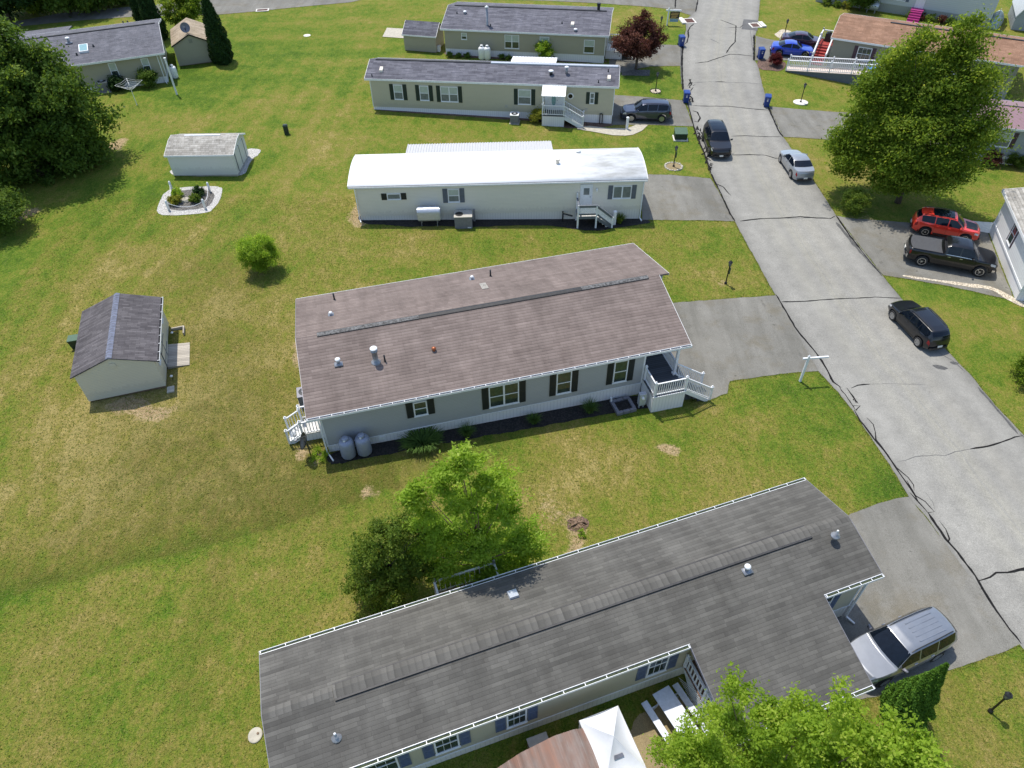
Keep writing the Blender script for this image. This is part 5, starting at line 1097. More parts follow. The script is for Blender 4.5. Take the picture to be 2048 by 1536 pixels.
# ------------------------------------------------------------------ vehicles
for n, c, mt in [("paint_black", (.006, .006, .008), 0), ("paint_slate", (.055, .065, .10), .5), ("paint_silver", (.30, .315, .335), .6), ("paint_grey", (.33, .35, .37), .4), ("paint_red", (.72, .045, .025), .05), ("paint_blue", (.012, .055, .50), .3), ("paint_maroon", (.055, .012, .03), .4), ("paint_ink", (.008, .009, .013), 0)]: paint(n, c, mt)
PROF = {   # outlines as (share of length from the nose, share of height)
    "suv": dict(top=[(0, .40), (.015, .50), (.05, .565), (.15, .60), (.255, .635), (.40, .955), (.47, .99), (.60, 1.0), (.80, .985), (.90, .95), (.955, .80), (.985, .62), (1, .42)],
                belt=[(0, .39), (.015, .49), (.05, .55), (.15, .585), (.255, .61), (.5, .63), (.8, .655), (.95, .66), (.985, .58), (1, .41)], cowl=.262, rf=.405, rr=.90, rb=.972, side=(.29, .93)),
    "sedan": dict(top=[(0, .38), (.015, .47), (.05, .545), (.16, .60), (.285, .655), (.43, .95), (.50, .995), (.58, 1.0), (.68, .96), (.84, .745), (.90, .735), (.965, .71), (.985, .62), (1, .42)],
                  belt=[(0, .37), (.015, .46), (.05, .53), (.16, .585), (.285, .63), (.55, .655), (.82, .69), (.95, .68), (.985, .58), (1, .41)], cowl=.295, rf=.435, rr=.685, rb=.835, side=(.32, .80)),
    "pickup": dict(top=[(0, .42), (.012, .54), (.04, .60), (.15, .635), (.225, .655), (.325, .965), (.38, .995), (.48, 1.0), (.56, .985), (.595, .93), (.605, .67), (.62, .665), (.8, .665), (.97, .66), (.99, .62), (1, .45)],
                   belt=[(0, .41), (.012, .53), (.04, .585), (.15, .62), (.225, .635), (.45, .65), (.6, .65), (.8, .65), (.97, .645), (.99, .60), (1, .44)], cowl=.232, rf=.33, rr=.585, rb=.605, side=(.26, .585)),
}
def lerp_tab(tab, s):
    for (a, va), (b, vb) in zip(tab[:-1], tab[1:]):
        if s <= b: return va + (vb - va) * max(0, (s - a)) / (b - a)
    return tab[-1][1]
class Body:
    def __init__(s, kind, L, W, H, wb, fo, wr):
        s.P = PROF[kind]; s.kind = kind; s.L, s.W, s.H, s.wr = L - .3, W, H, wr; L0, L = L, L - .3
        s.ax = [L0 / 2 - fo, L0 / 2 - fo - wb]; s.clear = .21 if kind == "sedan" else .26
        if kind == "pickup": s.clear = .36
        st = set(round(i / 44, 4) for i in range(45)) | {.004, .012, .03, .988, .996}
        for t in ("top", "belt"): st |= {p for p, _ in s.P[t]}
        for a in s.ax:
            for k in range(-8, 9): st.add(round((L / 2 - (a + k / 8 * (wr + .07))) / L, 4))
        s.st = sorted(x for x in st if 0 <= x <= 1)
    def section(s, q):
        L, W, H = s.L, s.W, s.H; x = L / 2 - q * L
        tp = lerp_tab(s.P["top"], q) * H; bl = min(lerp_tab(s.P["belt"], q) * H, tp - .004)
        e = abs(q - .5) * 2; w = W / 2 * (1 - .19 * e ** 6 - .03 * e ** 3)
        if s.kind == "pickup" and q > .5: w = W / 2 * (1 - .05 * e ** 9)
        zb = s.clear + (.10 * max(0, (.06 - q) / .06) + .12 * max(0, (q - .93) / .07))
        for a in s.ax:
            r = s.wr + .065; dx = abs(x - a)
            if dx < r: zb = max(zb, s.wr + math.sqrt(r * r - dx * dx))
        zb = min(zb, bl - .08)
        g = max(0, tp - bl) / H; wt = w * (.93 - min(.21, g * .62)) * (1 - (.13 * max(0, (q - .62) / .38) ** 2 if s.kind == "suv" else 0))
        edge = bl + (tp - bl) * .90
        mid = zb + (bl - zb) * .5
        pts = [(0, zb), (w * .93, zb), (w * .985, zb + (bl - zb) * .15), (w, mid), (w * .985, zb + (bl - zb) * .80), (w * .945, bl), (w * .945 + (wt - w * .945) * .35, bl + (edge - bl) * .33), (w * .945 + (wt - w * .945) * .68, bl + (edge - bl) * .68), (wt, edge), (wt * .86, bl + (tp - bl) * .975), (wt * .5, tp), (0, tp + .006)]
        bow = .20 * math.cos(math.pi * q); return x, [(y, z, x + bow * (1 - (y / (W / 2)) ** 2)) for y, z in pts]
    def pt(s, q, t, side):      # t runs along the section: index space 0..11
        x, p = s.section(q); i = min(len(p) - 2, int(t)); f = t - i
        return Vector((p[i][2] * (1 - f) + p[i + 1][2] * f, side * (p[i][0] * (1 - f) + p[i + 1][0] * f), p[i][1] * (1 - f) + p[i + 1][1] * f))
    def mesh(s):
        m = MB(); n = 12; rows = []
        for q in s.st:
            x, p = s.section(q); rows.append([(xx, y, z) for y, z, xx in p] + [(xx, -y, z) for y, z, xx in p[::-1][1:-1]])
        k = len(rows[0]); m.add([v for r in rows for v in r], [(i * k + j, i * k + (j + 1) % k, (i + 1) * k + (j + 1) % k, (i + 1) * k + j) for i in range(len(rows) - 1) for j in range(k)] + [tuple(range(k)), tuple(range((len(rows) - 1) * k, len(rows) * k))])
        return m
    def patch(s, q0, q1, t0, t1, side, off=.006, nq=10, nt=5, m=None, skew=0.0):
        m = m or MB(); V = []
        for i in range(nq + 1):
            for j in range(nt + 1):
                t = t0 + (t1 - t0) * j / nt; q = q0 + (q1 - q0) * i / nq + skew * (j / nt)
                p = s.pt(q, t, side); a = s.pt(q + .002, t, side) - s.pt(q - .002, t, side); b = s.pt(q, min(10.99, t + .02), side) - s.pt(q, max(.01, t - .02), side)
                nr = a.cross(b); nr.normalize()
                c = Vector((p.x, 0, s.H * .45))
                if nr.dot(p - c) < 0: nr = -nr
                V.append(p + nr * off)
        k = nt + 1; return m.add(V, [(i * k + j, i * k + j + 1, (i + 1) * k + j + 1, (i + 1) * k + j) for i in range(nq) for j in range(nt)])
    def span(s, q0, q1, off=.006, t0=8.1, nq=8, nt=5, m=None):   # a patch right across the roof line
        m = m or MB(); s.patch(q0, q1, t0, 11.0, 1, off, nq, nt, m); return s.patch(q0, q1, t0, 11.0, -1, off, nq, nt, m)
def wheel(t, b, x, side, spokes=5, alloy="alloy"):
    r = b.wr; y = side * (b.W / 2 - .115); o = side
    ty = MB().lathe([(r * .64, -.10), (r * .93, -.105), (r, -.07), (r, .07), (r * .93, .105), (r * .64, .10), (r * .64, -.10)], (x, y, r), 22, "y").build("wheel", "dark_rubber", t, True)
    m = MB(); yo = y + o * .085
    m.lathe([(r * .66, 0), (r * .66, o * .02), (r * .56, o * .02), (r * .56, 0)], (x, yo, r), 20, "y")
    for k in range(spokes):
        a = 2 * math.pi * k / spokes + .3; d = Vector((math.cos(a), 0, math.sin(a))); m.bar(Vector((x, yo, r)) + d * r * .1, Vector((x, yo, r)) + d * r * .6, r * .17, .03, (0, 1, 0))
    m.lathe([(r * .16, -o * .01), (r * .16, o * .02), (.005, o * .025)], (x, yo, r), 10, "y")
    m.build("rim", alloy, ty)
    MB().lathe([(r * .62, 0), (.005, 0)], (x, y + o * .03, r), 14, "y").build("brake_disc", "dark_metal", ty)
def car(label, cat, loc, rz, kind, L, W, H, wb, fo, wr, pm, roof=None, cladding=False, rails=False, group="parked cars and trucks", spokes=5, sunroof=False, name="parked_car", alloy="alloy", plate=True, chrome=False):
    t = thing(name, label, cat, loc, rz, group); b = Body(kind, L, W, H, wb, fo, wr); P = b.P
    bd = b.mesh().build("body", pm, t, True)
    try: bd.data.set_sharp_from_angle(angle=R(38))
    except Exception: pass
    g = MB(); s0, s1 = P["side"]
    b.span(P["cowl"] + .012, P["rf"] - .004, .006, 6.0 if False else 8.15, 10, 5, g).build("windshield", "dark_glass", t, True)
    g2 = MB()
    b.span(P["rr"] + .012, P["rb"] - .006, .006, 8.15, 8, 5, g2).build("rear_window", "dark_glass", t, True)
    cuts = {"suv": [(s0 + .02, .50), (.515, .70), (.715, s1 - .02)], "sedan": [(s0 + .02, .535), (.55, s1 - .01)], "pickup": [(s0 + .02, .425), (.44, s1 - .012)]}[kind]
    for sd in (1, -1):
        for a, c in cuts:
            b.patch(a, c, 5.22, 7.9, sd, .006, 8, 4, None).build("side_window", "dark_glass", t, True)
        if chrome: b.patch(s0 + .01, s1, 5.05, 5.18, sd, .012, 14, 1).build("window_trim", "chrome", t)
        b.patch(.018, .075, 3.75, 4.75, sd, .008, 4, 3).build("headlight", "headlamp", t, True)
        b.patch(.955 if kind != "pickup" else .975, .992, 3.3, 4.7, sd, .008, 3, 3).build("taillight", "tail_red", t, True)
        mx = L / 2 - (P["cowl"] + .055) * L; mz = lerp_tab(P["belt"], P["cowl"] + .05) * H + .07; my = W / 2 * .97
        MB().hexa([(mx - .06, sd * my, mz - .06), (mx + .08, sd * my, mz - .05), (mx + .03, sd * (my + .20), mz - .04), (mx - .06, sd * (my + .20), mz - .05), (mx - .06, sd * my, mz + .06), (mx + .06, sd * my, mz + .06), (mx + .01, sd * (my + .20), mz + .09), (mx - .06, sd * (my + .20), mz + .09)]).build("mirror", pm if pm != "paint_silver" else "unit_grey", t, True)
        sm = MB()
        for q in ((.305, .51, .695) if kind != "pickup" else (.26, .43, .59)): b.patch(q, q + .0025, 1.75, 4.95, sd, .003, 1, 8, sm)
        b.patch(.06, P["cowl"] - .01, 4.86, 4.93, sd, .003, 10, 1, sm); sm.build("panel_gap", "black_plastic", t)
        hm = MB()
        for q in ((.47, .66) if kind != "pickup" else (.41, .545)):
            p = b.pt(q, 4.35, sd); hm.bar(p + Vector((-.09, sd * .015, 0)), p + Vector((.09, sd * .015, 0)), .03, .03)
        hm.build("door_handle", "chrome" if chrome else pm, t)
        if cladding: b.patch(.20, .93, 1.15, 2.2, sd, .006, 30, 3).build("side_cladding", "black_plastic", t, True)
        else: b.patch(.24, .76, 1.15, 1.7, sd, .006, 30, 2).build("sill", "black_plastic", t, True)
        if rails:
            pts = [b.pt(q, 8.6, sd) + Vector((0, 0, .06)) for q in (.45, .55, .7, .85)]; pts = [b.pt(.42, 8.6, sd) + Vector((0, 0, .01))] + pts + [b.pt(.88, 8.6, sd) + Vector((0, 0, .01))]
            MB().tube(pts, .02, 6).build("roof_rail", "dark_metal" if pm != "paint_silver" else "black_plastic", t)
        for x in b.ax: wheel(t, b, x, sd, spokes, alloy)
    gr = MB(); fz = lerp_tab(P["top"], .0) * H
    gr.box(L / 2 - .06, L / 2 + .062, -W * .20, W * .20, fz - .20, fz - .03).box(L / 2 - .06, L / 2 + .062, -W * .33, W * .33, b.clear + .06, b.clear + .2); gr.build("grille", "dark_metal" if not chrome else "black_plastic", t)
    if plate:
        rz_ = lerp_tab(P["top"], 1) * H; MB().box(-L / 2 - .07, -L / 2 - .03, -.16, .16, rz_ - .19, rz_ - .03).build("license_plate", "plate", t)
        if label.startswith("black SUV"): MB().box(L / 2 + .063, L / 2 + .075, -.16, .16, b.clear + .1, b.clear + .24).build("license_plate", "plate", t)
    MB().box(-L / 2 - .07, -L / 2 + .01, -W * .30, W * .36, b.clear + .1, b.clear + .24).build("rear_bumper", "black_plastic" if not chrome else "chrome", t)
    if sunroof: b.span(.44, .74, .007, 9.1, 8, 3).build("sunroof", "dark_glass", t, True)
    return t, b
def car_by_wheels(fp, rp, side, L, W, wb, fo):
    """ground pixels of the near front and rear tyres -> centre and heading; side = +1 when the near side is the car's left"""
    a = G(*fp); c = G(*rp); h = (a - c); h.z = 0; h.normalize(); lv = Vector((-h.y, h.x, 0)); mid = (a + c) / 2
    ctr = mid - lv * side * (W / 2 - .12) + h * (fo + wb / 2 - L / 2) * -1 * -1 if False else mid - lv * side * (W / 2 - .12) - h * ((L / 2 - fo) - wb / 2)
    return on_ground(ctr.x, ctr.y, ZR + .004), math.atan2(h.y, h.x)
p, r = car_by_wheels((1261, 243.5), (1322.5, 246), 1, 4.77, 1.84, 2.86, .95); car("slate blue SUV parked nose in beside the long beige home", "car", p, r, "suv", 4.77, 1.84, 1.70, 2.86, .95, .36, "paint_slate", rails=True)
p, r = car_by_wheels((1417, 311), (1406, 281), -1, 4.9, 1.98, 2.97, .87); car("black SUV facing the camera in the left lane of the road", "car", p, r, "suv", 4.9, 1.98, 1.76, 2.97, .87, .38, "paint_black", rails=True, sunroof=True)
p, r = car_by_wheels((1561, 327), (1579, 354), 1, 4.65, 1.82, 2.7, .9); car("silver grey sedan parked by the lawn edge near the maple", "car", p, r, "sedan", 4.65, 1.82, 1.45, 2.7, .9, .33, "paint_grey")
p, r = car_by_wheels((1784, 641), (1831, 691), 1, 4.4, 1.82, 2.7, .85); car("black crossover seen from behind at the right edge of the road", "car", p, r, "suv", 4.4, 1.82, 1.56, 2.7, .85, .34, "paint_ink", cladding=True, rails=True)
TP, TR = car_by_wheels((1957, 554), (1835, 531), -1, 5.9, 2.06, 3.75, .98)
t, b = car("black crew cab pickup truck with a grey bed cover and chrome bumpers", "pickup truck", TP, TR, "pickup", 5.9, 2.06, 1.95, 3.75, .98, .42, "paint_black", chrome=True, spokes=6, name="pickup_truck")
b.span(.625, .965, .02, 8.3, 8, 5).build("bed_cover", "bed_cover", t, True)
MB().box(b.L / 2 - .12, b.L / 2 + .05, -b.W * .45, b.W * .45, .5, .68).build("front_bumper", "chrome", t); MB().box(-b.L / 2 - .09, -b.L / 2 - .02, -b.W * .46, b.W * .46, .55, .76).build("rear_bumper", "chrome", t)
h = Vector((math.cos(TR), math.sin(TR), 0)); a = G(1844, 471) ; lv = Vector((-h.y, h.x, 0))
c = a + lv * .8 + h * (2.7 / 2 + .05); car("red SUV with a black hood stripe and glass sunroof next to the pickup", "car", on_ground(c.x, c.y, ZR), TR, "suv", 4.62, 1.86, 1.68, 2.7, .93, .36, "paint_red", sunroof=True, cladding=True, rails=True)
RED = [o for o in COL.objects if o.get("label", "").startswith("red SUV")][0]
Body("suv", 4.62, 1.86, 1.68, 2.7, .93, .36).span(.06, .235, .007, 9.6, 6, 3).build("hood_stripe", "black_plastic", RED, True)
p, r = car_by_wheels((1605.5, 117.5), (1559, 113.5), -1, 4.5, 1.8, 2.67, .9); car("bright blue coupe parked beside the red bush and the ramp", "car", p, r, "sedan", 4.5, 1.8, 1.38, 2.67, .9, .33, "paint_blue")
d = Vector((-math.sin(r), math.cos(r), 0)); q = p + d * 2.55 + Vector((math.cos(r), math.sin(r), 0)) * 1.2; car("dark maroon sedan parked just beyond the bright blue coupe", "car", on_ground(q.x, q.y, ZD + .01), r - .04, "sedan", 4.75, 1.82, 1.42, 2.75, .92, .33, "paint_maroon")
p = G(1837.7, 1261.8, 1.7); hd = GF.rz + math.pi; h = Vector((math.cos(hd), math.sin(hd), 0)); c = p + h * .55; c = Vector((c.x, c.y, 0))
t, b = car("silver SUV nosed under the carport roof at the bottom right", "car", on_ground(c.x, c.y, ZD), hd + .05, "suv", 4.95, 1.94, 1.74, 2.85, .95, .37, "paint_silver", rails=True)
m = MB()
for y in (-.42, -.2, 0, .2, .42):
    m.bar(Vector((-.2, y, 1.750)), Vector((-1.6, y, 1.733)), .045, .012)
m.build("roof_ribs", "paint_silver", t)

# ------------------------------------------------------------------ street furniture and yard things
def bin_(px, label, rz):
    t = thing("wheelie_bin", label, "wheelie bin", G(*px, ZD if False else .012), rz, "blue wheelie bins along the road")
    MB().hexa([(-.24, -.27, .06), (.24, -.27, .06), (.24, .25, .06), (-.24, .25, .06), (-.29, -.36, 1.02), (.29, -.36, 1.02), (.29, .34, 1.02), (-.29, .34, 1.02)]).build("body", "bin_blue", t)
    l = MB().hexa([(-.31, -.40, 1.021), (.31, -.40, 1.021), (.31, .38, 1.021), (-.31, .38, 1.021), (-.27, -.34, 1.09), (.27, -.34, 1.09), (.27, .30, 1.13), (-.27, .30, 1.13)]).tube([(-.26, .42, 1.02), (.26, .42, 1.02)], .025, 8).build("lid", "bin_blue", t)
    for s in (-1, 1): MB().lathe([(.12, -.03), (.12, .03)], (s * .25, .28, .12), 12, "x").build("wheel", "dark_rubber", t)
    MB().add([(-.07, -.345, .74), (.07, -.345, .74), (.06, -.333, .60), (-.06, -.333, .60)], [(0, 1, 2, 3)]).add([(-.1, -.372, .88), (.1, -.372, .88), (.1, -.362, .84), (-.1, -.362, .84)], [(0, 1, 2, 3)]).build("emblem", "white_vinyl", t)
    return t
bin_((1361.5, 92), "blue wheelie bin farthest up the road on the left kerb", .15); bin_((1371, 204.5), "blue wheelie bin on the left kerb opposite another, above the black SUV", -.1)
bin_((1520, 117), "blue wheelie bin beside the red bush across the road", .05); bin_((1532, 212.5), "blue wheelie bin at the right kerb near the lamp on a pale disc", -.25)
def lamp(px, label, h, ring=None, sign=False, lean=0):
    p = G(*px); t = thing("lamp_post", label, "lamp post", p, 0, "black lamp posts on the lawns")
    MB().lathe([(.10, -.05), (.10, .12), (.06, .16), (.045, .22), (.04, h - .42), (.06, h - .40), (.06, h - .36), (.09, h - .34), (.10, h - .32)], (0, 0, 0), 10).build("post", "black_plastic", t, True)
    ln = MB().lathe([(.085, h - .32), (.13, h - .06), (.13, h - .055)], (0, 0, 0), 6).build("lantern", "mesh_glass", t)
    m = MB().lathe([(.165, h - .055), (.12, h), (.04, h + .07), (.03, h + .12), (.005, h + .14)], (0, 0, 0), 6)
    for k in range(6): a = k * math.pi / 3; m.bar((.088 * math.cos(a), .088 * math.sin(a), h - .32), (.134 * math.cos(a), .134 * math.sin(a), h - .055), .015)
    m.build("lamp_cap", "black_plastic", t)
    if sign: MB().box(.05, .13, -.02, .02, h * .45, h * .72).bar((.0, 0, h * .74), (.16, 0, h * .74), .02).build("sign_plate", "green_box", t)
    return t
lamp((1311, 182.5), "black lamp post in a dark ring bed on the small lawn beneath the red tree", 1.85); lamp((1601, 205), "black lamp post on a pale concrete disc across the road", 1.85); lamp((1347, 333.5), "black lamp post with a green plate in a pale stone ring by the green cabinet", 1.85, sign=True)
lamp((1451, 567.5), "black lamp post on the lawn above the driveway of the brown roofed home", 1.85, sign=True); lamp((1979.5, 1423), "black lamp post on the lawn at the bottom right corner", 1.72); lamp((1567.5, 75), "thin black lamp post in the stone bed beside the maroon sedan", 1.9); lamp((1319.5, 69), "black lamp post half hidden behind the red leaved tree", 1.9)
def ring(px, r, n, mat, label, mulch="mulch_grey", disc=False, s=.12):
    p = G(*px); t = thing("edging_ring", label, "edging stones", p, 0, "round edgings of the lamp posts")
    if disc: MB().lathe([(r, -.05), (r, .05), (r * .97, .06), (.005, .06)], (0, 0, 0), 26, sy=.9).build("disc", mat, t)
    else:
        m = MB(); rnd = random.Random(int(px[0]))
        for k in range(n):
            a = k / n * 2 * math.pi; c = Vector((r * math.cos(a), r * math.sin(a), 0)); w = s * rnd.uniform(.8, 1.1)
            m.lathe([(w * .9, -.05), (w, .03), (w * .8, .08 * rnd.uniform(.7, 1.2)), (.01, .09)], c, 6)
        m.build("stones", mat, t); MB().lathe([(r, -.02), (r, .02), (.01, .03)], (0, 0, 0), 24).build("mulch", mulch, t)
ring((1311, 182.5), .55, 20, "dark_metal", "thin dark ring around the lamp post under the red tree", "gravel_tan", s=.05); ring((1601, 205), .72, 0, "concrete_pale", "round pale disc under the lamp post across the road", disc=True); ring((1347, 333.5), .72, 20, "concrete", "ring of pale stones around the lamp near the green cabinet", "soil")
# white sign posts
t = thing("sign_post", "bare white sign post with one arm on the lawn corner", "sign post", G(1599.7, 762.6), 0)
d = (G(1652, 712) - G(1618, 716)); a = math.radians(6)
MB().box(-.06, .06, -.06, .06, -.1, 2.05).lathe([(.07, 2.05), (.04, 2.12), (.005, 2.14)], n=4).build("post", "white_vinyl", t); MB().bar((-.32, 0, 1.86), (1.22, .13, 1.86), .09, .1).build("arm", "white_vinyl", t)
t = thing("real_estate_sign", "white hanging sign post with a dark panel near the storm drain", "sign", G(1333.7, 51), -.1)
MB().box(-.07, .07, -.07, .07, -.1, 1.85).lathe([(.1, 1.85), (.05, 1.95), (.005, 1.98)], n=4).build("post", "white_vinyl", t); MB().box(-.3, 1.45, -.06, .06, 1.6, 1.74).build("arm", "white_vinyl", t)
pn = MB().box(.2, 1.32, -.02, .02, .78, 1.55).build("sign_panel", "panel_dark", t); mk = MB()
for z, x0, x1 in ((1.38, .35, 1.2), (1.22, .3, 1.15), (1.06, .4, 1.1), (.92, .35, .95)): mk.box(x0, x1, -.028, -.021, z - .035, z + .035)
mk.build("marks", "gold_mark", pn); MB().box(.25, 1.25, -.015, .015, .42, .74).build("rider_panel", "panel_blue", t)
t = thing("utility_cabinet", "dark green utility cabinet on a pale pad by the road", "utility cabinet", G(1360, 277.5), -.05)
MB().box(-.65, .65, -.55, .55, -.1, .1).build("pad", "concrete_pale", t); MB().hexa([(-.55, -.42, .1), (.55, -.42, .1), (.55, .45, .1), (-.55, .45, .1), (-.55, -.42, .62), (.55, -.42, .62), (.55, .45, .8), (-.55, .45, .8)]).build("body", "dark_green", t)
MB().hexa([(-.59, -.46, .62), (.59, -.46, .62), (.59, .49, .82), (-.59, .49, .82), (-.57, -.44, .67), (.57, -.44, .67), (.57, .47, .87), (-.57, .47, .87)]).build("lid", "green_box", t)
t = thing("utility_pedestal", "small dark green utility pedestal alone on the back lawn", "utility pedestal", G(574, 268), .2)
MB().box(-.2, .2, -.17, .17, -.1, .78).build("body", "dark_green", t); MB().hexa([(-.23, -.2, .78), (.23, -.2, .78), (.23, .2, .78), (-.23, .2, .78), (-.16, -.13, .9), (.16, -.13, .9), (.16, .13, .9), (-.16, .13, .9)]).build("cap", "dark_green", t)
tag(MB().lathe([(.42, -.05), (.42, .02), (.36, .03), (.005, .035)], (0, 0, 0), 20).build("manhole_cover", "concrete_pale", None, loc=G(614, 71)), "small pale round manhole cover on the far lawn", "manhole cover")
def _well():
    t = thing("well_cover", "round tan concrete well cover beside the grey roofed home", "well cover", G(511, 1471), 0)
    MB().lathe([(.28, -.1), (.28, .05), (.25, .07), (.005, .08)], (0, 0, 0), 26, sy=1.1).build("lid", "concrete", t); MB().lathe([(.05, .08), (.05, .10), (.005, .105)], (.1, .05, 0), 8).build("knob", "brown_wood", t)
_well()
# propane tanks
def upright_tank(loc, label, r, h, mat, group, rz=0):
    t = thing("propane_tank", label, "propane tank", loc, rz, group)
    MB().lathe([(r * .7, 0), (r * .8, .06), (r * .82, .07), (r, .16), (r, h * .72), (r * .93, h * .80), (r * .75, h * .86), (r * .45, h * .885), (.01, h * .89)], (0, 0, 0), 24).build("body", mat, t, True)
    m = MB().lathe([(r * .42, h * .86), (r * .46, h * .96), (r * .42, h), (r * .2, h * 1.02), (.005, h * 1.02)], (0, 0, 0), 16); c = m.build("valve_hood", mat, t, True)
    MB().lathe([(r * .16, -.0), (r * .16, .05)], (-.02, -r * .47, h * .93), 8, "y").build("valve", "white_metal" if "tank_grey" == mat else "dark_metal", c)
    return t
for x, lb in ((1.05, "left of the two grey propane tanks at the corner of the brown roofed home"), (1.90, "right of the two grey propane tanks, next to the daylilies")):
    q = BF.w(x, -.52); upright_tank(on_ground(q.x, q.y, .02), lb, .40, 1.5, "tank_grey", "grey propane tanks")
MB_pipe = MB().tube([(1.02, -.2, .9), (1.3, -.1, 1.05), (1.72, -.2, .9)], .012, 6)
upright_tank(G(351, 156), "white propane tank between the taupe home and the tan roofed shed", .36, 1.35, "tank_white", "white propane tanks")
for px, lb in (((964, 118.5), "left of two white propane tanks behind the khaki home"), ((975, 119), "right of two white propane tanks behind the khaki home")): upright_tank(G(*px), lb, .37, 1.5, "tank_white", "white propane tanks")
# heating oil tank
q = WF.w(5.35, -.62); t = thing("oil_tank", "silver oil tank on legs against the white home", "oil tank", on_ground(q.x, q.y), WF.rz)
r, hh = .36, .62
pr = [(r * math.cos(a), .95 + r * math.sin(a) + (.22 if math.sin(a) > 0 else -.22)) for a in [k * math.pi / 12 for k in range(24)]]
MB().extrude_x(pr, -.82, .82).build("tank", "tank_silver", t)
MB().extrude_x([(y * .9, .95 + (z - .95) * .9) for y, z in pr], -.87, .87).build("end_cap", "tank_silver", t)
for x in (-.6, .6):
    for y in (-.25, .25): MB().lathe([(.03, -.1), (.03, .45)], (x, y, 0), 8).build("leg", "galvanised", t)
m = MB()
for x in (-.55, 0, .5): m.lathe([(.025, 1.4), (.025, 1.62), (.04, 1.63), (.04, 1.67)], (x, .08, 0), 8)
m.build("fill_pipe", "tank_silver", t)
# heat pump and air conditioners
q = WF.w(7.95, -.75); t = thing("heat_pump", "large grey heat pump unit with a black fan on the white home's mulch bed", "heat pump", on_ground(q.x, q.y), WF.rz)
MB().box(-.66, .66, -.5, .45, 0, .98).build("body", "unit_grey", t); MB().box(-.69, .69, -.53, .48, .98, 1.03).build("top_panel", "unit_beige", t)
MB().lathe([(.30, 1.02), (.30, 1.06), (.26, 1.065), (.02, 1.05)], (-.3, -.08, 0), 20).build("fan_guard", "black_plastic", t); MB().box(.3, .58, -.512, -.5, .06, .14).build("label_plate", "white_metal", t); MB().box(.75, .9, .2, .35, .2, 1.2).build("conduit_box", "unit_grey", t)
def ac(loc, rz, label, w=.75, h=.75, body="unit_grey", top="unit_beige"):
    t = thing("air_conditioner", label, "air conditioner", loc, rz, "air conditioners beside the homes")
    MB().box(-w * .6, w * .6, -w * .6, w * .6, -.1, .06).build("pad", "concrete", t); MB().box(-w / 2, w / 2, -w / 2, w / 2, .06, h).build("body", body, t)
    m = MB().box(-w / 2 - .02, w / 2 + .02, -w / 2 - .02, w / 2 + .02, h, h + .05); m.build("top_panel", top, t)
    MB().lathe([(w * .40, h + .04), (w * .40, h + .06), (w * .3, h + .065), (.02, h + .07)], (0, 0, 0), 18).build("fan_guard", "dark_metal", t); MB().lathe([(w * .16, h + .06), (w * .16, h + .09), (.01, h + .1)], (0, 0, 0), 12).build("fan_hub", "tank_silver", t)
    g = MB()
    for k in range(6): z = .12 + k * (h - .16) / 6; g.box(-w / 2 - .008, w / 2 + .008, -w / 2 - .008, w / 2 + .008, z, z + .02)
    g.build("louvre", body, t)
q = BF.w(-.9, 4.2); ac(on_ground(q.x, q.y), BF.rz, "grey air conditioner half under the left eave of the brown roofed home", .8, .8, "shutter_grey", "unit_grey")
q = G(1029.5, 245); ac(q, EFm.rz, "beige green air conditioner by the beige home's skirting", .78, .82, "unit_grey", "white_metal")
q = G(211, 182); ac(q, TF.rz, "dark air conditioner by the taupe home beside the clothes dryer", 1.0, .95, "unit_grey", "unit_beige")
q = G(875, 102); t = thing("storage_bin", "small white lidded bin in the gap between the khaki shed and khaki home", "bin", q, KF.rz); MB().box(-.35, .35, -.25, .25, 0, .55).build("body", "white_vinyl", t); MB().box(-.38, .38, -.28, .28, .551, .6).build("lid", "white_vinyl", t)
# dish antennas
def dish(loc, rz, label, h, r, tilt, group="satellite dishes", scale=1):
    t = thing("satellite_dish", label, "satellite dish", loc, rz, group)
    MB().tube([(0, 0, -.1), (0, 0, h * .8), (.12, -.02, h)], .03, 8).build("mast", "dark_metal", t)
    m = MB().lathe([(.01, .06), (r * .5, .02), (r * .85, -.05), (r, -.12), (r * .99, -.135), (r * .84, -.07), (r * .5, -.0), (.01, .035)], (0, 0, 0), 22)
    mt = Matrix.Rotation(R(tilt), 4, "Y"); m.v = [tuple(mt @ Vector(v) + Vector((.05, 0, h))) for v in m.v]; m.build("reflector", "dark_metal" if r < .5 else "unit_grey", t, True)
    a = mt @ Vector((0, 0, -.5)) + Vector((.05, 0, h)); b = mt @ Vector((r * .8, 0, -.05)) + Vector((.05, 0, h)); MB().bar(b, a, .03).build("arm", "dark_metal", t); MB().bar(a - Vector((.06, 0, 0)), a + Vector((.06, 0, 0)), .08).build("receiver", "unit_grey", t)
dish(G(622, 912), R(200), "grey satellite dish on a mast beside the rear steps", 1.25, .48, -118)
f = Frame((359, 133), (432, 124)); q = f.w(1.75, .3, 3.1); dish(q, R(100), "round grey dish on the gable of the tan roofed shed", .55, .5, 110)
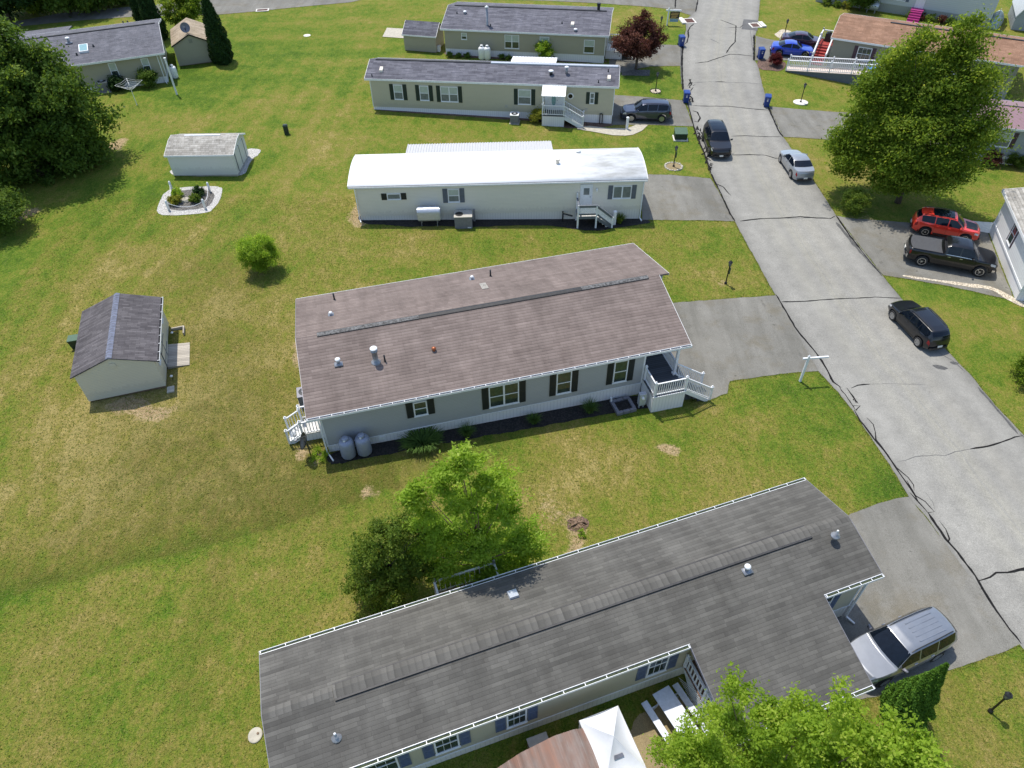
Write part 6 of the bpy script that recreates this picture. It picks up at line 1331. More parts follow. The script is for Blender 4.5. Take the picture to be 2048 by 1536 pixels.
# rotary clothes dryer
t = thing("clothes_dryer", "rotary clothes dryer with slack white lines on the upper left lawn", "clothes dryer", G(274, 210), .2)
MB().lathe([(.05, -.1), (.03, .1), (.025, 2.0)], n=8).build("pole", "white_metal", t)
tips = []
for k in range(4):
    a = k * math.pi / 2 + .3; d = Vector((math.cos(a), math.sin(a), 0)); tip = d * 1.25 + Vector((0, 0, 2.15)); tips.append((d, tip)); MB().tube([(0, 0, 1.45), tip], .014, 6).build("arm", "white_metal", t)
m = MB()
for q in (.45, .65, .85, 1.0):
    for k in range(4):
        p0 = Vector((0, 0, 1.45)).lerp(tips[k][1], q); p1 = Vector((0, 0, 1.45)).lerp(tips[(k + 1) % 4][1], q); mid = (p0 + p1) / 2 - Vector((0, 0, .09)); m.tube([p0, mid, p1], .008, 4)
m.build("lines", "white_vinyl", t)
t = thing("tall_post", "tall white square post standing clear of the taupe home's corner", "post", G(354, 189), .1); MB().box(-.07, .07, -.07, .07, -.2, 3.5).build("shaft", "white_vinyl", t); MB().box(-.1, .1, -.1, .1, 3.5, 3.56).build("cap", "white_vinyl", t)
def yard_post(px, label, h, w=.1, mat="white_vinyl", group="short white yard posts"):
    t = thing("yard_post", label, "post", G(*px), .1, group); MB().box(-w, w, -w, w, -.1, h).build("shaft", mat, t); MB().hexa([(-w * 1.3, -w * 1.3, h), (w * 1.3, -w * 1.3, h), (w * 1.3, w * 1.3, h), (-w * 1.3, w * 1.3, h), (-w * .5, -w * .5, h + .08), (w * .5, -w * .5, h + .08), (w * .5, w * .5, h + .08), (-w * .5, w * .5, h + .08)]).build("cap", mat, t); return t
yard_post((1253.5, 258), "short white post by the slate blue SUV's front wheel", 1.1); yard_post((1228, 449), "short white post beside the white home's entry steps", 1.15)
# meter pedestal and block planter by the brown home's porch
q = BF.w(17.75, -1.0); t = thing("meter_pedestal", "grey electric meter pedestal against the porch of the brown roofed home", "electric meter", on_ground(q.x, q.y), BF.rz)
MB().box(-.2, .2, -.14, .14, .28, 1.15).build("cabinet", "tank_silver", t); MB().lathe([(.08, 0), (.08, -.1), (.06, -.12), (.005, -.125)], (-.02, -.14, .9), 14, "y").build("meter", "white_metal", t); MB().box(-.16, -.1, -.05, .05, -.1, .279).box(.1, .16, -.05, .05, -.1, .279).build("legs", "tank_silver", t)
q = BF.w(16.75, -.75); t = thing("block_planter", "square planter of concrete blocks filled with dark soil by the meter", "planter", on_ground(q.x, q.y), BF.rz + .05)
m = MB()
for k in range(3):
    a = -.6 + k * .41; m.box(a, a + .38, -.55, -.37, 0, .2).box(a, a + .38, .4, .58, 0, .2)
for k in range(2):
    a = -.36 + k * .38; m.box(-.6, -.42, a, a + .36, 0, .2).box(.44, .62, a, a + .36, 0, .2)
m.build("blocks", "unit_grey", t); MB().box(-.42, .44, -.37, .4, 0, .1).build("soil", "mulch_black", t); MB().lathe([(.06, 0), (.06, .28), (.005, .29)], (-.55, .5, .2), 8).build("pipe", "white_vinyl", t)
tag(MB().lathe([(.14, 0), (.16, .1), (.1, .22), (.05, .26), (.005, .27)], n=8).build("garden_pot", "white_vinyl", None, loc=BF.w(-1.7, 1.6, .3)), "small white pot standing on the rear steps of the brown roofed home", "pot")
# left shed extras
q = G(155, 692); t = thing("garden_bin", "dark green garden bin behind the big lawn shed", "bin", q, .25); MB().hexa([(-.25, -.24, 0), (.25, -.24, 0), (.25, .24, 0), (-.25, .24, 0), (-.3, -.29, .62), (.3, -.29, .62), (.3, .29, .62), (-.3, .29, .62)]).build("body", "dark_green", t); MB().box(-.32, .32, -.31, .31, .621, .68).build("lid", "green_box", t)
q = LSF.w(4.2 + .45, 5.1); t = thing("planter_box", "low wooden planter box at the shed's back corner", "planter", on_ground(q.x, q.y), LSF.rz)
MB().box(-.3, .5, .28, .36, 0, .2).box(.42, .5, -.4, .279, 0, .2).build("boards", "planks_old", t)
q = LSF.w(4.2 + .42, 4.75); yard_post((0, 0), "", .1) if False else None
for (u, v), lb in (((347, 672), "solar garden light by the shed's far corner"), ((346, 759), "solar garden light by the shed's near corner")):
    t = thing("garden_light", lb, "garden light", G(u, v), 0, "solar garden lights by the lawn shed"); MB().lathe([(.012, -.05), (.012, .25)], n=6).build("stake", "black_plastic", t); MB().lathe([(.07, .25), (.09, .29), (.05, .34), (.005, .35)], n=10).build("head", "white_vinyl", t)
q = G(342, 780); t = thing("paver_step", "small grey paver step at the near corner of the lawn shed", "paver", q, LSF.rz); MB().box(-.2, .2, -.25, .25, 0, .08).build("slab", "concrete", t)
# flower bed with four white posts and a slack rope
posts = []
for (u, v), lb in zip([(345, 382), (420.5, 384), (338.5, 421), (411, 418)], ["far left", "far right", "near left", "near right"]):
    h = .82; t = thing("rope_post", f"white rounded post at the {lb} corner of the flower bed", "post", G(u, v), 0, "white posts of the flower bed"); MB().lathe([(.09, -.1), (.09, h * .9), (.075, h), (.04, h + .06), (.005, h + .07)], n=12).build("shaft", "white_vinyl", t, True); posts.append(G(u, v) + Vector((0, 0, h * .82)))
m = MB()
for a, b in ((0, 2), (2, 3), (3, 1)):
    P = [posts[a].lerp(posts[b], s / 8) - Vector((0, 0, .42 * (1 - (s / 4 - 1) ** 2))) for s in range(9)]; m.tube(P, .018, 5)
tag(m.build("rope", "white_vinyl"), "white rope sagging between the posts of the flower bed", "rope")
def rock(px, s, label, mat="gravel_tan", dz=0, group=None):
    rnd = random.Random(int(px[0] * 13)); m = MB(); n = 9; pr = [(s * .8, -.05), (s, s * .2), (s * .75, s * .5), (s * .3, s * .68), (.01, s * .7)]; m.lathe(pr, n=n)
    m.v = [(x * rnd.uniform(.8, 1.2), y * rnd.uniform(.7, 1.1), z * rnd.uniform(.8, 1.2)) for x, y, z in m.v]
    return tag(m.build("rock", mat, None, loc=G(*px, dz)), label, "rock", group)
rock((371, 402), .42, "pale rounded boulder in the middle of the flower bed", "concrete"); rock((380, 399), .25, "dark small boulder beside the pale one in the flower bed", "old_wood")
# stump
t = thing("tree_stump", "dark shredded tree stump hole on the lawn above the grey roof", "stump", G(1155, 1048), .2); rnd = random.Random(9); m = MB()
for k in range(26):
    a = rnd.uniform(0, 6.28); r0 = rnd.uniform(0, .12); r1 = rnd.uniform(.25, .62); z = rnd.uniform(.02, .14); d = Vector((math.cos(a), math.sin(a) * .8, 0)); m.tube([d * r0 + Vector((0, 0, z)), d * (r0 + r1) / 2 + Vector((0, 0, z + rnd.uniform(0, .06))), d * r1 + Vector((rnd.uniform(-.1, .1), rnd.uniform(-.1, .1), .0))], [.06, .05, .015], 6)
m.lathe([(.36, -.02), (.3, .06), (.12, .1), (.01, .05)], n=11); m.build("wood", "brown_wood", t); MB().lathe([(.62, -.02), (.6, .012), (.01, .02)], n=13, sy=.75).build("chips", "mulch_brown", t)
# the cluttered yard under the grey roof
pz = lambda px, z: (CAMP + ray(*px) * ((z - CAM_H) / ray(*px).z))
a, b, c = pz((1158, 1441), 1.75), pz((1236, 1411), 1.75), pz((1294, 1536), 1.75); u = (b - a); w = u.length; ang = math.atan2(u.y, u.x); o = a; g0 = T(a.x, a.y)
t = thing("canopy_tent", "white pop up canopy tent in the yard below the grey roofed home", "tent", Vector((a.x, a.y, g0)), ang); dl = (c - b).length; h0 = 1.75 - g0
m = MB(); N = 12; C4 = [Vector((0, 0, h0)), Vector((w, 0, h0)), Vector((w, -dl, h0)), Vector((0, -dl, h0))]; apex = Vector((w / 2, -dl / 2, h0 + .78))
for q in range(4):       # four cloth panels, each sagging a little between its edge and the peak
    A0, B0 = C4[q], C4[(q + 1) % 4]; V = []
    for i in range(N + 1):
        for j in range(N + 1):
            e = i / N; r = j / N; p = A0.lerp(B0, r).lerp(apex, e); p.z -= .20 * math.sin(math.pi * r) * (1 - e) * (.35 + e) * 1.2 + .08 * math.sin(math.pi * e); V.append(p)
    m.add(V, [(i * (N + 1) + j, (i + 1) * (N + 1) + j, (i + 1) * (N + 1) + j + 1, i * (N + 1) + j + 1) for i in range(N) for j in range(N)])
    m.add([A0, B0, B0 - Vector((0, 0, .2)), A0 - Vector((0, 0, .2))], [(0, 1, 2, 3)])
m.build("canopy", "tent_cloth", t, True)
for x, y in ((.05, -.05), (w - .05, -.05), (.05, -dl + .05), (w - .05, -dl + .05)): MB().box(x - .03, x + .03, y - .03, y + .03, -.1, h0 - .01).build("leg", "white_metal", t)
fl = MB(); fv = []
for k in range(9):
    r = .28 + .5 * k / 8
    for e in (.50, .60):
        A0, B0 = C4[2], C4[3]; p = A0.lerp(B0, r).lerp(apex, e); p.z -= .20 * math.sin(math.pi * r) * (1 - e) * (.35 + e) * 1.2 + .08 * math.sin(math.pi * e); fv.append(p + Vector((0, -.02, .035)))
fl.add(fv, [(2 * k, 2 * k + 1, 2 * k + 3, 2 * k + 2) for k in range(8)]).build("vent_flap", "unit_grey", t)
# rusty gambrel shed whose ridge runs towards the camera
A = pz((1010, 1522), 1.5); B = pz((1178, 1540), 1.9); P0 = pz((1085, 1466), 2.3); P1 = pz((1130, 1458), 2.35); P2 = pz((1153, 1471), 2.1)
ang = GF.rz; t = thing("storage_shed", "rusty metal roofed shed beside the white canopy tent", "shed", Vector((P1.x, P1.y, T(P1.x, P1.y))), ang, "garden sheds")
ci, si = math.cos(-ang), math.sin(-ang)
loc = lambda p: ((p.x - P1.x) * ci - (p.y - P1.y) * si, p.z - T(P1.x, P1.y))
xs = [loc(p) for p in (A, P0, P1, P2, B)]
pf = [(-2.7, 1.25), (-1.75, 1.95), (-.45, 2.38), (.35, 2.28), (1.05, 1.85)]
m = MB(); m.extrude_y(pf + [(x, z - .06) for x, z in pf[::-1]], -5.0, .0); m.build("roof", "rusty_metal", t)
rm = MB()
for (xa, za), (xb, zb) in zip(pf[:-1], pf[1:]):
    n = 3
    for q in range(n): s = (q + .5) / n; x, z = xa + (xb - xa) * s, za + (zb - za) * s; rm.bar((x, -5.0, z + .01), (x, 0, z + .01), .04, .025)
rm.build("roof_ribs", "rusty_metal", t); MB().extrude_y([(-2.5, -.3), (.95, -.3), (.95, 1.75), (.3, 2.2), (-.45, 2.3), (-1.7, 1.85), (-2.5, 1.3)], -4.9, -.15).build("wall", "siding_brown", t)
# picnic table
a, b, c, d = [pz(p, .36) for p in ((1304, 1388), (1340, 1373), (1391, 1447), (1355, 1466))]; ctr = (a + b + c + d) / 4; u = ((c + d) - (a + b)) / 2; ang = math.atan2(u.y, u.x); g0 = T(ctr.x, ctr.y)
t = thing("picnic_table", "white picnic table with two benches below the grey roofed home", "picnic table", Vector((ctr.x, ctr.y, g0)), ang); Lh = 1.25; t.location += Vector((math.cos(ang), math.sin(ang), 0)) * .38
MB().box(-Lh, Lh, -.40, .40, .72, .76).build("table_top", "table_white", t)
for s in (-1, 1): MB().box(-Lh, Lh, s * .78 - .14, s * .78 + .14, .43, .47).build("bench", "table_white", t)
for s in (-1, 1): MB().bar((s * Lh * .7, -.25, .72), (s * Lh * .7, -.75, 0), .06).bar((s * Lh * .7, .25, .72), (s * Lh * .7, .75, 0), .06).bar((s * Lh * .72, -.85, .40), (s * Lh * .72, .85, .40), .05).build("leg_frame", "tank_silver", t)
q = GF.w(9.4, -5.9); t = thing("storage_cabinet", "brown storage cabinet against the skirting near the canopy tent", "cabinet", on_ground(q.x, q.y), GF.rz); MB().box(-.38, .38, -.45, .3, 0, .75).build("body", "brown_wood", t); MB().box(-.41, .41, -.48, .32, .751, .8).build("lid", "unit_beige", t)
q = GF.w(12.0, -5.9); t = thing("kettle_grill", "round black kettle grill by the skirting behind the tent", "grill", on_ground(q.x, q.y), 0)
MB().lathe([(.02, .45), (.2, .48), (.30, .62), (.31, .72), (.29, .80), (.18, .90), (.02, .94)], n=18).build("bowl", "black_plastic", t, True)
for k in range(3): a = k * 2.09; MB().bar((.18 * math.cos(a), .18 * math.sin(a), .5), (.34 * math.cos(a), .34 * math.sin(a), 0), .03).build("leg", "dark_metal", t)
# things on the rear deck
q = GF.w(10.0, 1.0, .8); t = thing("deck_box", "white deck box on the rear deck beneath the bright tree", "box", GF.w(8.35, .75, .8), GF.rz); MB().box(-.4, .4, -.3, .3, 0, .5).build("body", "white_vinyl", t); MB().box(-.43, .43, -.33, .33, .501, .56).build("lid", "tank_silver", t)
t = thing("flower_pot", "pale round flower pot at the right end of the rear deck", "pot", GF.w(9.6, .95, .8), 0); MB().lathe([(.14, 0), (.2, .3), (.22, .32), (.2, .33), (.18, .28), (.01, .27)], n=16).build("pot", "concrete_pale", t)
# right side extras
q = RF.w(4.9, -1.9, .8); t = thing("storage_tote", "bright blue lidded tote at the right end of the white ramp", "tote", q, RF.rz); MB().hexa([(-.4, -.28, 0), (.4, -.28, 0), (.4, .28, 0), (-.4, .28, 0), (-.45, -.33, .4), (.45, -.33, .4), (.45, .33, .4), (-.45, .33, .4)]).build("body", "plastic_blue", t); MB().box(-.48, .48, -.36, .36, .401, .45).build("lid", "plastic_blue", t)
t = thing("grill", "black covered grill on the landing at the top of the red steps", "grill", RF.w(-.6, 4.5, 1.05), RF.rz); MB().box(-.35, .35, -.25, .25, 0, .8).build("cover", "black_plastic", t); MB().lathe([(.25, 0), (.2, .15), (.01, .2)], (0, 0, .8), 10, sy=.9).build("lid", "dark_metal", t)
bp = G(1992, 41); d = G(2001, 24) - G(1984, 57); ang = math.atan2(d.y, d.x); t = thing("boat", "upturned boat with a dirty pale green hull at the top right beside the pale home", "boat", bp, ang); N = 12; V = []; Lb = 7.0
for i in range(N + 1):
    s = i / N; w = .8 * (math.sin(math.pi * min(1, .12 + s * .94)) ** .6); hh = .75 * (math.sin(math.pi * min(.97, .2 + s * .78)) ** .5)
    for j in range(9): a = math.pi * j / 8; V.append((-Lb / 2 + s * Lb, w * math.cos(a), .03 + hh * math.sin(a)))
MB().add(V, [(i * 9 + j, i * 9 + j + 1, (i + 1) * 9 + j + 1, (i + 1) * 9 + j) for i in range(N) for j in range(8)] + [tuple(range(9)), tuple(range(N * 9, N * 9 + 9))]).build("hull", "boat_cover", t, True); MB().bar((-2.3, 0, .8), (2.0, 0, .8), .06, .08).build("keel", "old_wood", t)
t = thing("fuel_tank", "grey horizontal fuel tank by the pale home's skirting", "fuel tank", PF.w(6.9, -.9), PF.rz); MB().lathe([(.02, -.75), (.3, -.72), (.42, -.6), (.42, .6), (.3, .72), (.02, .75)], (0, 0, .75), 18, "x").build("tank", "tank_silver", t, True)
for x in (-.45, .45):
    for y in (-.25, .25): MB().box(x - .04, x + .04, y - .04, y + .04, 0, .42).build("leg", "galvanised", t)
# ------------------------------------------------------------------ trees, shrubs and plants
def leaf_mesh(name, mat, parent, pos, size, up=.5, seed=0, out=None, aspect=.55, droop=0.0, wind=(0, 0, 0), loc=None, curl=.25, tone=None):
    rs = np.random.RandomState(seed); n = len(pos); d = rs.normal(size=(n, 3)); d += np.array(wind); d[:, 2] -= droop
    d /= np.linalg.norm(d, axis=1)[:, None]
    nr = rs.normal(size=(n, 3)) + np.array([0, 0, up * 2.2])
    if out is not None: nr += out * 1.1
    nr -= d * np.sum(nr * d, 1)[:, None]; nr /= np.linalg.norm(nr, axis=1)[:, None]; sd = np.cross(d, nr)
    s = size * rs.uniform(.6, 1.35, n)[:, None]
    a = pos - d * s * .5; b = pos + sd * s * aspect * .5 - nr * s * curl * .3; c = pos + d * s * .5 - nr * s * curl * .2; e = pos - sd * s * aspect * .5 - nr * s * curl * .3
    V = np.stack([a, b, c, e], 1).reshape(-1, 3).astype(np.float32)
    me = bpy.data.meshes.new(name); me.vertices.add(n * 4); me.vertices.foreach_set("co", V.ravel())
    me.loops.add(n * 4); me.loops.foreach_set("vertex_index", np.arange(n * 4, dtype=np.int32)); me.polygons.add(n); me.polygons.foreach_set("loop_start", (np.arange(n) * 4).astype(np.int32)); me.update(calc_edges=True)
    at = me.attributes.new("rnd", "FLOAT", "FACE"); v = rs.beta(2, 2, n); v = v if tone is None else np.clip(v * .6 + tone * .55 - .06, 0, 1); at.data.foreach_set("value", v.astype(np.float32))
    me.materials.append(MATS[mat]); o = bpy.data.objects.new(name, me); COL.objects.link(o); o.parent = parent; return o
def crown_points(n, lobes, k, clump, seed, shell=.5, flat=.75, wind=(0, 0, 0)):
    """leaf positions gathered in clumps spread through ellipsoid lobes (centre, radii)"""
    rs = np.random.RandomState(seed); vol = np.array([r[0] * r[1] * r[2] for _, r in lobes]); vol = vol ** .8 / np.sum(vol ** .8)
    P = []; O = []; C = []; Q = []
    for (c, r), f in zip(lobes, vol):
        kk = max(3, int(k * f)); nn = int(n * f / kk) + 1
        for _ in range(kk):
            v = rs.normal(size=3); v /= np.linalg.norm(v); rad = shell + (1 - shell) * rs.rand() ** .6
            if rs.rand() < .22: rad *= rs.rand()
            if v[2] < -.5: rad *= .8
            cc = np.array(c) + v * np.array(r) * rad; sc = clump * rs.uniform(.55, 1.35)
            q = rs.normal(size=(nn, 3)) * np.array([sc, sc, sc * flat]) * .5; q += np.outer(rs.normal(size=nn), (np.array(wind) + v * .35) * sc * .75)
            Q.append(np.full(nn, rs.rand())); P.append(cc + q); O.append(np.tile(v, (nn, 1))); C.append(cc)
    return np.concatenate(P), np.concatenate(O), C, np.concatenate(Q)
def tree(name, label, cat, base, lobes, n, k, clump, leaf, mat, seed, trunk_r=.2, trunk_h=None, group=None, up=.5, wind=(0, 0, 0), droop=0, limbs=9, bark="bark", shell=.5, lean=(0, 0), aspect=.55, floor=.1):
    t = thing(name, label, cat, base, 0, group)
    P, O, C, Q = crown_points(n, lobes, k, clump, seed, shell, wind=wind); keep = P[:, 2] > floor; P, O, Q = P[keep], O[keep], Q[keep]
    leaf_mesh("crown", mat, t, P, leaf, up, seed + 1, O, aspect, droop, wind, tone=Q)
    if trunk_r:
        rnd = random.Random(seed); m = MB(); c0 = Vector(lobes[0][0]); top = Vector((c0.x, c0.y, c0.z + lobes[0][1][2] * .4)); h = top.z
        f = lambda s: Vector((lean[0] * s + (top.x - lean[0]) * s * s, (top.y) * s * s + lean[1] * s * (1 - s), h * s - .15 * (s == 0)))
        m.tube([f(s) for s in (0, .12, .3, .55, .8, 1)], [trunk_r * 1.35, trunk_r, trunk_r * .85, trunk_r * .6, trunk_r * .35, trunk_r * .12], 9)
        for q in rnd.sample(C, min(limbs, len(C))):
            q = Vector(q); s = max(.15, min(.75, .2 + .5 * q.z / max(h, .1) * rnd.uniform(.5, 1))); a = f(s); mid = a.lerp(q, .5) + Vector((0, 0, -.08 * (q - a).length)); m.tube([a, mid, q], [trunk_r * .4, trunk_r * .25, trunk_r * .06], 6)
        m.build("trunk", bark, t, True)
    return t
def bush(name, label, base, r, h, n, leaf, mat, seed, k=40, cat="bush", group=None, clump=None, up=.5, wind=(0, 0, 0), aspect=.55):
    return tree(name, label, cat, base, [((0, 0, h * .55), (r, r, h * .5))], n, k, clump or r * .32, leaf, mat, seed, trunk_r=.05, limbs=10, group=group, up=up, wind=wind, aspect=aspect, floor=.02, shell=.6)
def cone_tree(label, base, r, h, n, seed, mat="leaf_arbor", name="arborvitae", group="tall arborvitaes", tipx=0, tipy=0, leaf=.18, blunt=.75, power=1.5):
    t = thing(name, label, "evergreen", base, 0, group); rs = np.random.RandomState(seed)
    z = rs.rand(n) ** 1.25 * h; s = z / h; rr = r * np.where(s < .12, .75 + s * 2.1, 1) * (1 - s ** power) ** blunt + .03
    a = rs.rand(n) * 6.2832; lump = 1 + .26 * np.sin(a * 5 + z * 3.1 + seed) * np.sin(z * 2.3 + a * 2); q = rr * lump * (1 - .42 * rs.rand(n) ** 2.2)
    P = np.stack([q * np.cos(a) + tipx * s, q * np.sin(a) + tipy * s, z + .05], -1); O = np.stack([np.cos(a), np.sin(a), np.full(n, .25)], -1)
    leaf_mesh("crown", mat, t, P, leaf, .15, seed, O * 1.4, .45, -1.1)
    MB().lathe([(r * .12, -.1), (r * .1, h * .5), (.02, h * .9)], n=8).build("trunk", "bark", t); return t
def blade_plant(name, label, base, n, h, r, mat, seed, spread=1.0, cat="plant", group=None, sx=1.0, rz=0, w=.03):
    t = thing(name, label, cat, base, rz, group); rnd = random.Random(seed); V = []; F = []; rv = []
    for i in range(n):
        a = rnd.uniform(0, 6.283); r0 = r * .45 * math.sqrt(rnd.random()); x0, y0 = r0 * math.cos(a) * sx, r0 * math.sin(a); b = a + rnd.uniform(-.6, .6); L = h * rnd.uniform(.65, 1.2); out = spread * L * rnd.uniform(.25, .8)
        d = Vector((math.cos(b), math.sin(b), 0)); s = Vector((-d.y, d.x, 0)) * w * rnd.uniform(.7, 1.3) / 2; o = len(V)
        for q in (0, .35, .7, 1):
            p = Vector((x0, y0, 0)) + d * out * q ** 1.7 + Vector((0, 0, L * (q - .42 * q ** 2.6))); ww = (1 - q) ** .6 + .06; V += [tuple(p - s * ww), tuple(p + s * ww)]
        F += [(o, o + 1, o + 3, o + 2), (o + 2, o + 3, o + 5, o + 4), (o + 4, o + 5, o + 7, o + 6)]; rv += [rnd.random()] * 3
    me = bpy.data.meshes.new("foliage"); me.from_pydata(V, [], F); at = me.attributes.new("rnd", "FLOAT", "FACE"); at.data.foreach_set("value", rv); me.materials.append(MATS[mat]); o = bpy.data.objects.new("foliage", me); COL.objects.link(o); o.parent = t
    MB().lathe([(r * .2, -.03), (r * .15, .06), (.01, .09)], n=8).build("root_clump", "mulch_brown", t); return t

def lobes_at(base, L, depth=.85):
    """crown lobes on the upright plane through the foot that faces the camera: (pixel u, v, radius in pixels, set-back in metres)"""
    n = Vector((base.x, base.y, 0)).normalized(); out = []
    for l in L:
        u, v, r = l[:3]; off = l[3] if len(l) > 3 else 0
        d = ray(u, v); t = ((base - CAMP).dot(n) + off) / d.dot(n); p = CAMP + d * t; m = r * (p - CAMP).length / math.hypot(FPX, math.hypot(u - 1024, v - 768))
        q = p - base; out.append(((q.x, q.y, q.z), (m, m * depth, m)))
    return out
big = G(85, 345)
tree("broadleaf_tree", "huge dark green dense tree at the left edge beside the taupe home", "tree", big, lobes_at(big, [(70, 215, 120), (3, 155, 80), (68, 160, 68), (140, 240, 74), (95, 300, 85), (160, 300, 55), (-40, 240, 110), (15, 92, 40), (0, 320, 70)], .95), 95000, 700, .8, .30, "leaf_dark", 11, .45, group="shade trees", up=.35, droop=.3, shell=.62)
mp = G(1795, 405)
tree("maple_tree", "large spreading green maple on the right lawn beyond the red SUV", "tree", mp, lobes_at(mp, [(1820, 275, 100), (1880, 180, 80, 1), (1928, 95, 45, 1), (1936, 48, 20, 1), (1750, 255, 68), (1708, 290, 50, -1), (1745, 180, 45), (1805, 130, 50, 1), (1800, 345, 55, -1), (1885, 340, 62, -1), (1945, 262, 52), (1955, 180, 42, 1), (1700, 335, 30), (1862, 70, 22), (1822, 98, 28), (1975, 140, 22)], .9), 130000, 820, .66, .215, "leaf_maple", 23, .2, group="shade trees", up=.45, wind=(.8, .2, .15), limbs=26, shell=.42)
br = G(965, 1165)
tree("young_tree", "bright green airy wind blown tree behind the rear deck", "tree", br, lobes_at(br, [(960, 1075, 58), (935, 925, 36), (885, 955, 36), (985, 962, 36), (835, 988, 28), (930, 1005, 40), (1012, 1015, 38), (880, 1065, 40), (1035, 1080, 34), (890, 1125, 46), (985, 1130, 50), (930, 1160, 40), (1052, 1105, 30), (925, 898, 16), (850, 1020, 26), (845, 1095, 34), (1020, 1135, 34), (1062, 1065, 26), (815, 1005, 22), (840, 1050, 22)], 1.0), 50000, 400, .27, .165, "leaf_bright", 31, .09, group="small yard trees", up=1.0, wind=(.75, .25, .15), limbs=40, shell=.35, bark="brown_wood", aspect=.42)
ds = G(785, 1185)
tree("crape_myrtle", "dark green rounded tree left of the bright green one by the grey roof", "tree", ds, lobes_at(ds, [(775, 1135, 78), (745, 1090, 48), (785, 1070, 45), (825, 1120, 48), (735, 1160, 45), (770, 1190, 45), (820, 1055, 30)], 1.0), 36000, 420, .27, .115, "leaf_mid", 37, .08, group="small yard trees", up=.4, limbs=26, shell=.5)
rt = G(1272, 138)
tree("red_leaf_tree", "round dark red leaved tree in a square bed by the beige home", "tree", rt, [((0, .2, 2.7), (2.5, 2.2, 1.9)), ((.2, .4, 4.4), (1.3, 1.2, 1.0)), ((-1.2, 0, 2.8), (1.4, 1.3, 1.4)), ((1.5, 0, 3.1), (1.2, 1.1, 1.4)), ((.1, .3, 5.1), (.6, .6, .7))], 30000, 330, .40, .17, "leaf_red", 41, .14, group="small yard trees", up=.5, shell=.55)
yb = G(1465, 1700)
tree("young_tree", "broad lime green leafy tree crossing the bottom right of the grey roof", "tree", yb, lobes_at(yb, [(1560, 1545, 90), (1400, 1490, 62), (1340, 1505, 38), (1470, 1445, 52), (1477, 1382, 27), (1470, 1350, 15), (1560, 1455, 58), (1590, 1410, 24), (1650, 1475, 66), (1686, 1400, 28), (1680, 1368, 15), (1728, 1475, 52), (1800, 1478, 55), (1850, 1525, 52), (1700, 1560, 100), (1430, 1560, 80), (1800, 1590, 90), (1525, 1420, 22), (1420, 1420, 20)], .9), 85000, 760, .25, .105, "leaf_lime", 47, .1, group="small yard trees", up=.5, limbs=44, shell=.45, bark="brown_wood")
cone_tree("bright green conical arborvitae beside the silver SUV", G(1797, 1432), .95, 4.8, 30000, 51, "leaf_conifer", "arborvitae", "conical evergreens", leaf=.12, blunt=1.0, power=1.05)
# tall arborvitaes and the hedge by the tan shed
for (u, v), r, h, s, lb in [((447, 125), 1.15, 7.0, 3, "tall dark arborvitae right of the tan roofed shed"), ((318, 80), 1.1, 7.2, 4, "tall dark arborvitae rising behind the taupe home's right end"), ((296, 62), 1.0, 6.8, 5, "tall dark arborvitae leftmost behind the taupe home's roof")]: cone_tree(lb, G(u, v), r, h, 16000, s, leaf=.22, blunt=.7)
tree("hedge_bush", "loose green bush filling the gap behind the tan roofed shed", "bush", G(376, 62), [((0, 0, 2.4), (2.3, 1.7, 2.2)), ((.8, .4, 3.6), (1.4, 1.2, 1.2))], 14000, 160, .5, .24, "leaf_maple", 8, .1, group="bushes behind the street")
for i, (u, v, rx, h, mt, lb) in enumerate([(20, 40, 5.5, 8, "leaf_arbor", "dark evergreen thicket at the far upper left corner"), (75, 24, 4.2, 5.5, "leaf_maple", "yellow green bush between dark trees beyond the side street"), (140, 26, 5, 7, "leaf_dark", "dark leafy tree beyond the side street behind the taupe home"), (185, 20, 4.0, 5, "leaf_dark", "low dark tree at the right end of the thicket beyond the street"), (252, 6, 2.0, 4, "leaf_dark", "small dark bush alone on the grass beyond the side street")]):
    tree("street_tree", lb, "tree", G(u, v), [((0, 0, h * .5), (rx, rx * .8, h * .52))], 15000, 190, .8, .42, mt, 60 + i, .2, group="trees beyond the side street", shell=.6)
bush("round_bush", "dense green bush at the left edge with pale flower stalks", G(10, 462), 1.9, 3.0, 20000, .17, "leaf_dark", 71, 120, group="yard bushes")
bush("feathery_bush", "single bright green feathery bush on the open back lawn", G(527, 543), 1.2, 2.7, 42000, .10, "leaf_bright", 72, 110, group="yard bushes", clump=.33, aspect=.4)
bush("round_bush", "rounded olive green bush at the foot of the maple by the road", G(1705, 424), .95, 1.7, 12000, .12, "leaf_mid", 73, 70, group="yard bushes")
bush("round_bush", "small crimson globe bush in brown mulch near the blue coupe", G(1549, 131), .66, 1.2, 11000, .075, "leaf_crimson", 74, 60, group="yard bushes")
bush("round_bush", "light green bush against the khaki home's wall", G(1088, 122), .95, 1.9, 6000, .16, "leaf_bright", 75, 50, group="yard bushes")
bush("round_bush", "dark round bush under the left window of the taupe home", G(237, 181), .85, 1.35, 7000, .12, "leaf_arbor", 76, 60, group="yard bushes"); bush("round_bush", "dark green bush under the right window of the taupe home", G(301, 173), .95, 1.6, 8000, .12, "leaf_dark", 77, 60, group="yard bushes")
bush("round_bush", "leafy green bush at the far right edge beside the black crossover's lawn", G(2062, 765), 1.2, 1.8, 12000, .13, "leaf_maple", 78, 70, group="yard bushes")
bush("round_bush", "clipped yellow green bush by the maroon roofed home's skirting", G(2029, 332), .8, 1.1, 9000, .10, "leaf_mid", 79, 60, group="yard bushes"); bush("round_bush", "dark reddish bush at the left of the maroon roofed home", G(1978, 330), .7, 1.2, 6000, .11, "leaf_red", 80, 50, group="yard bushes")
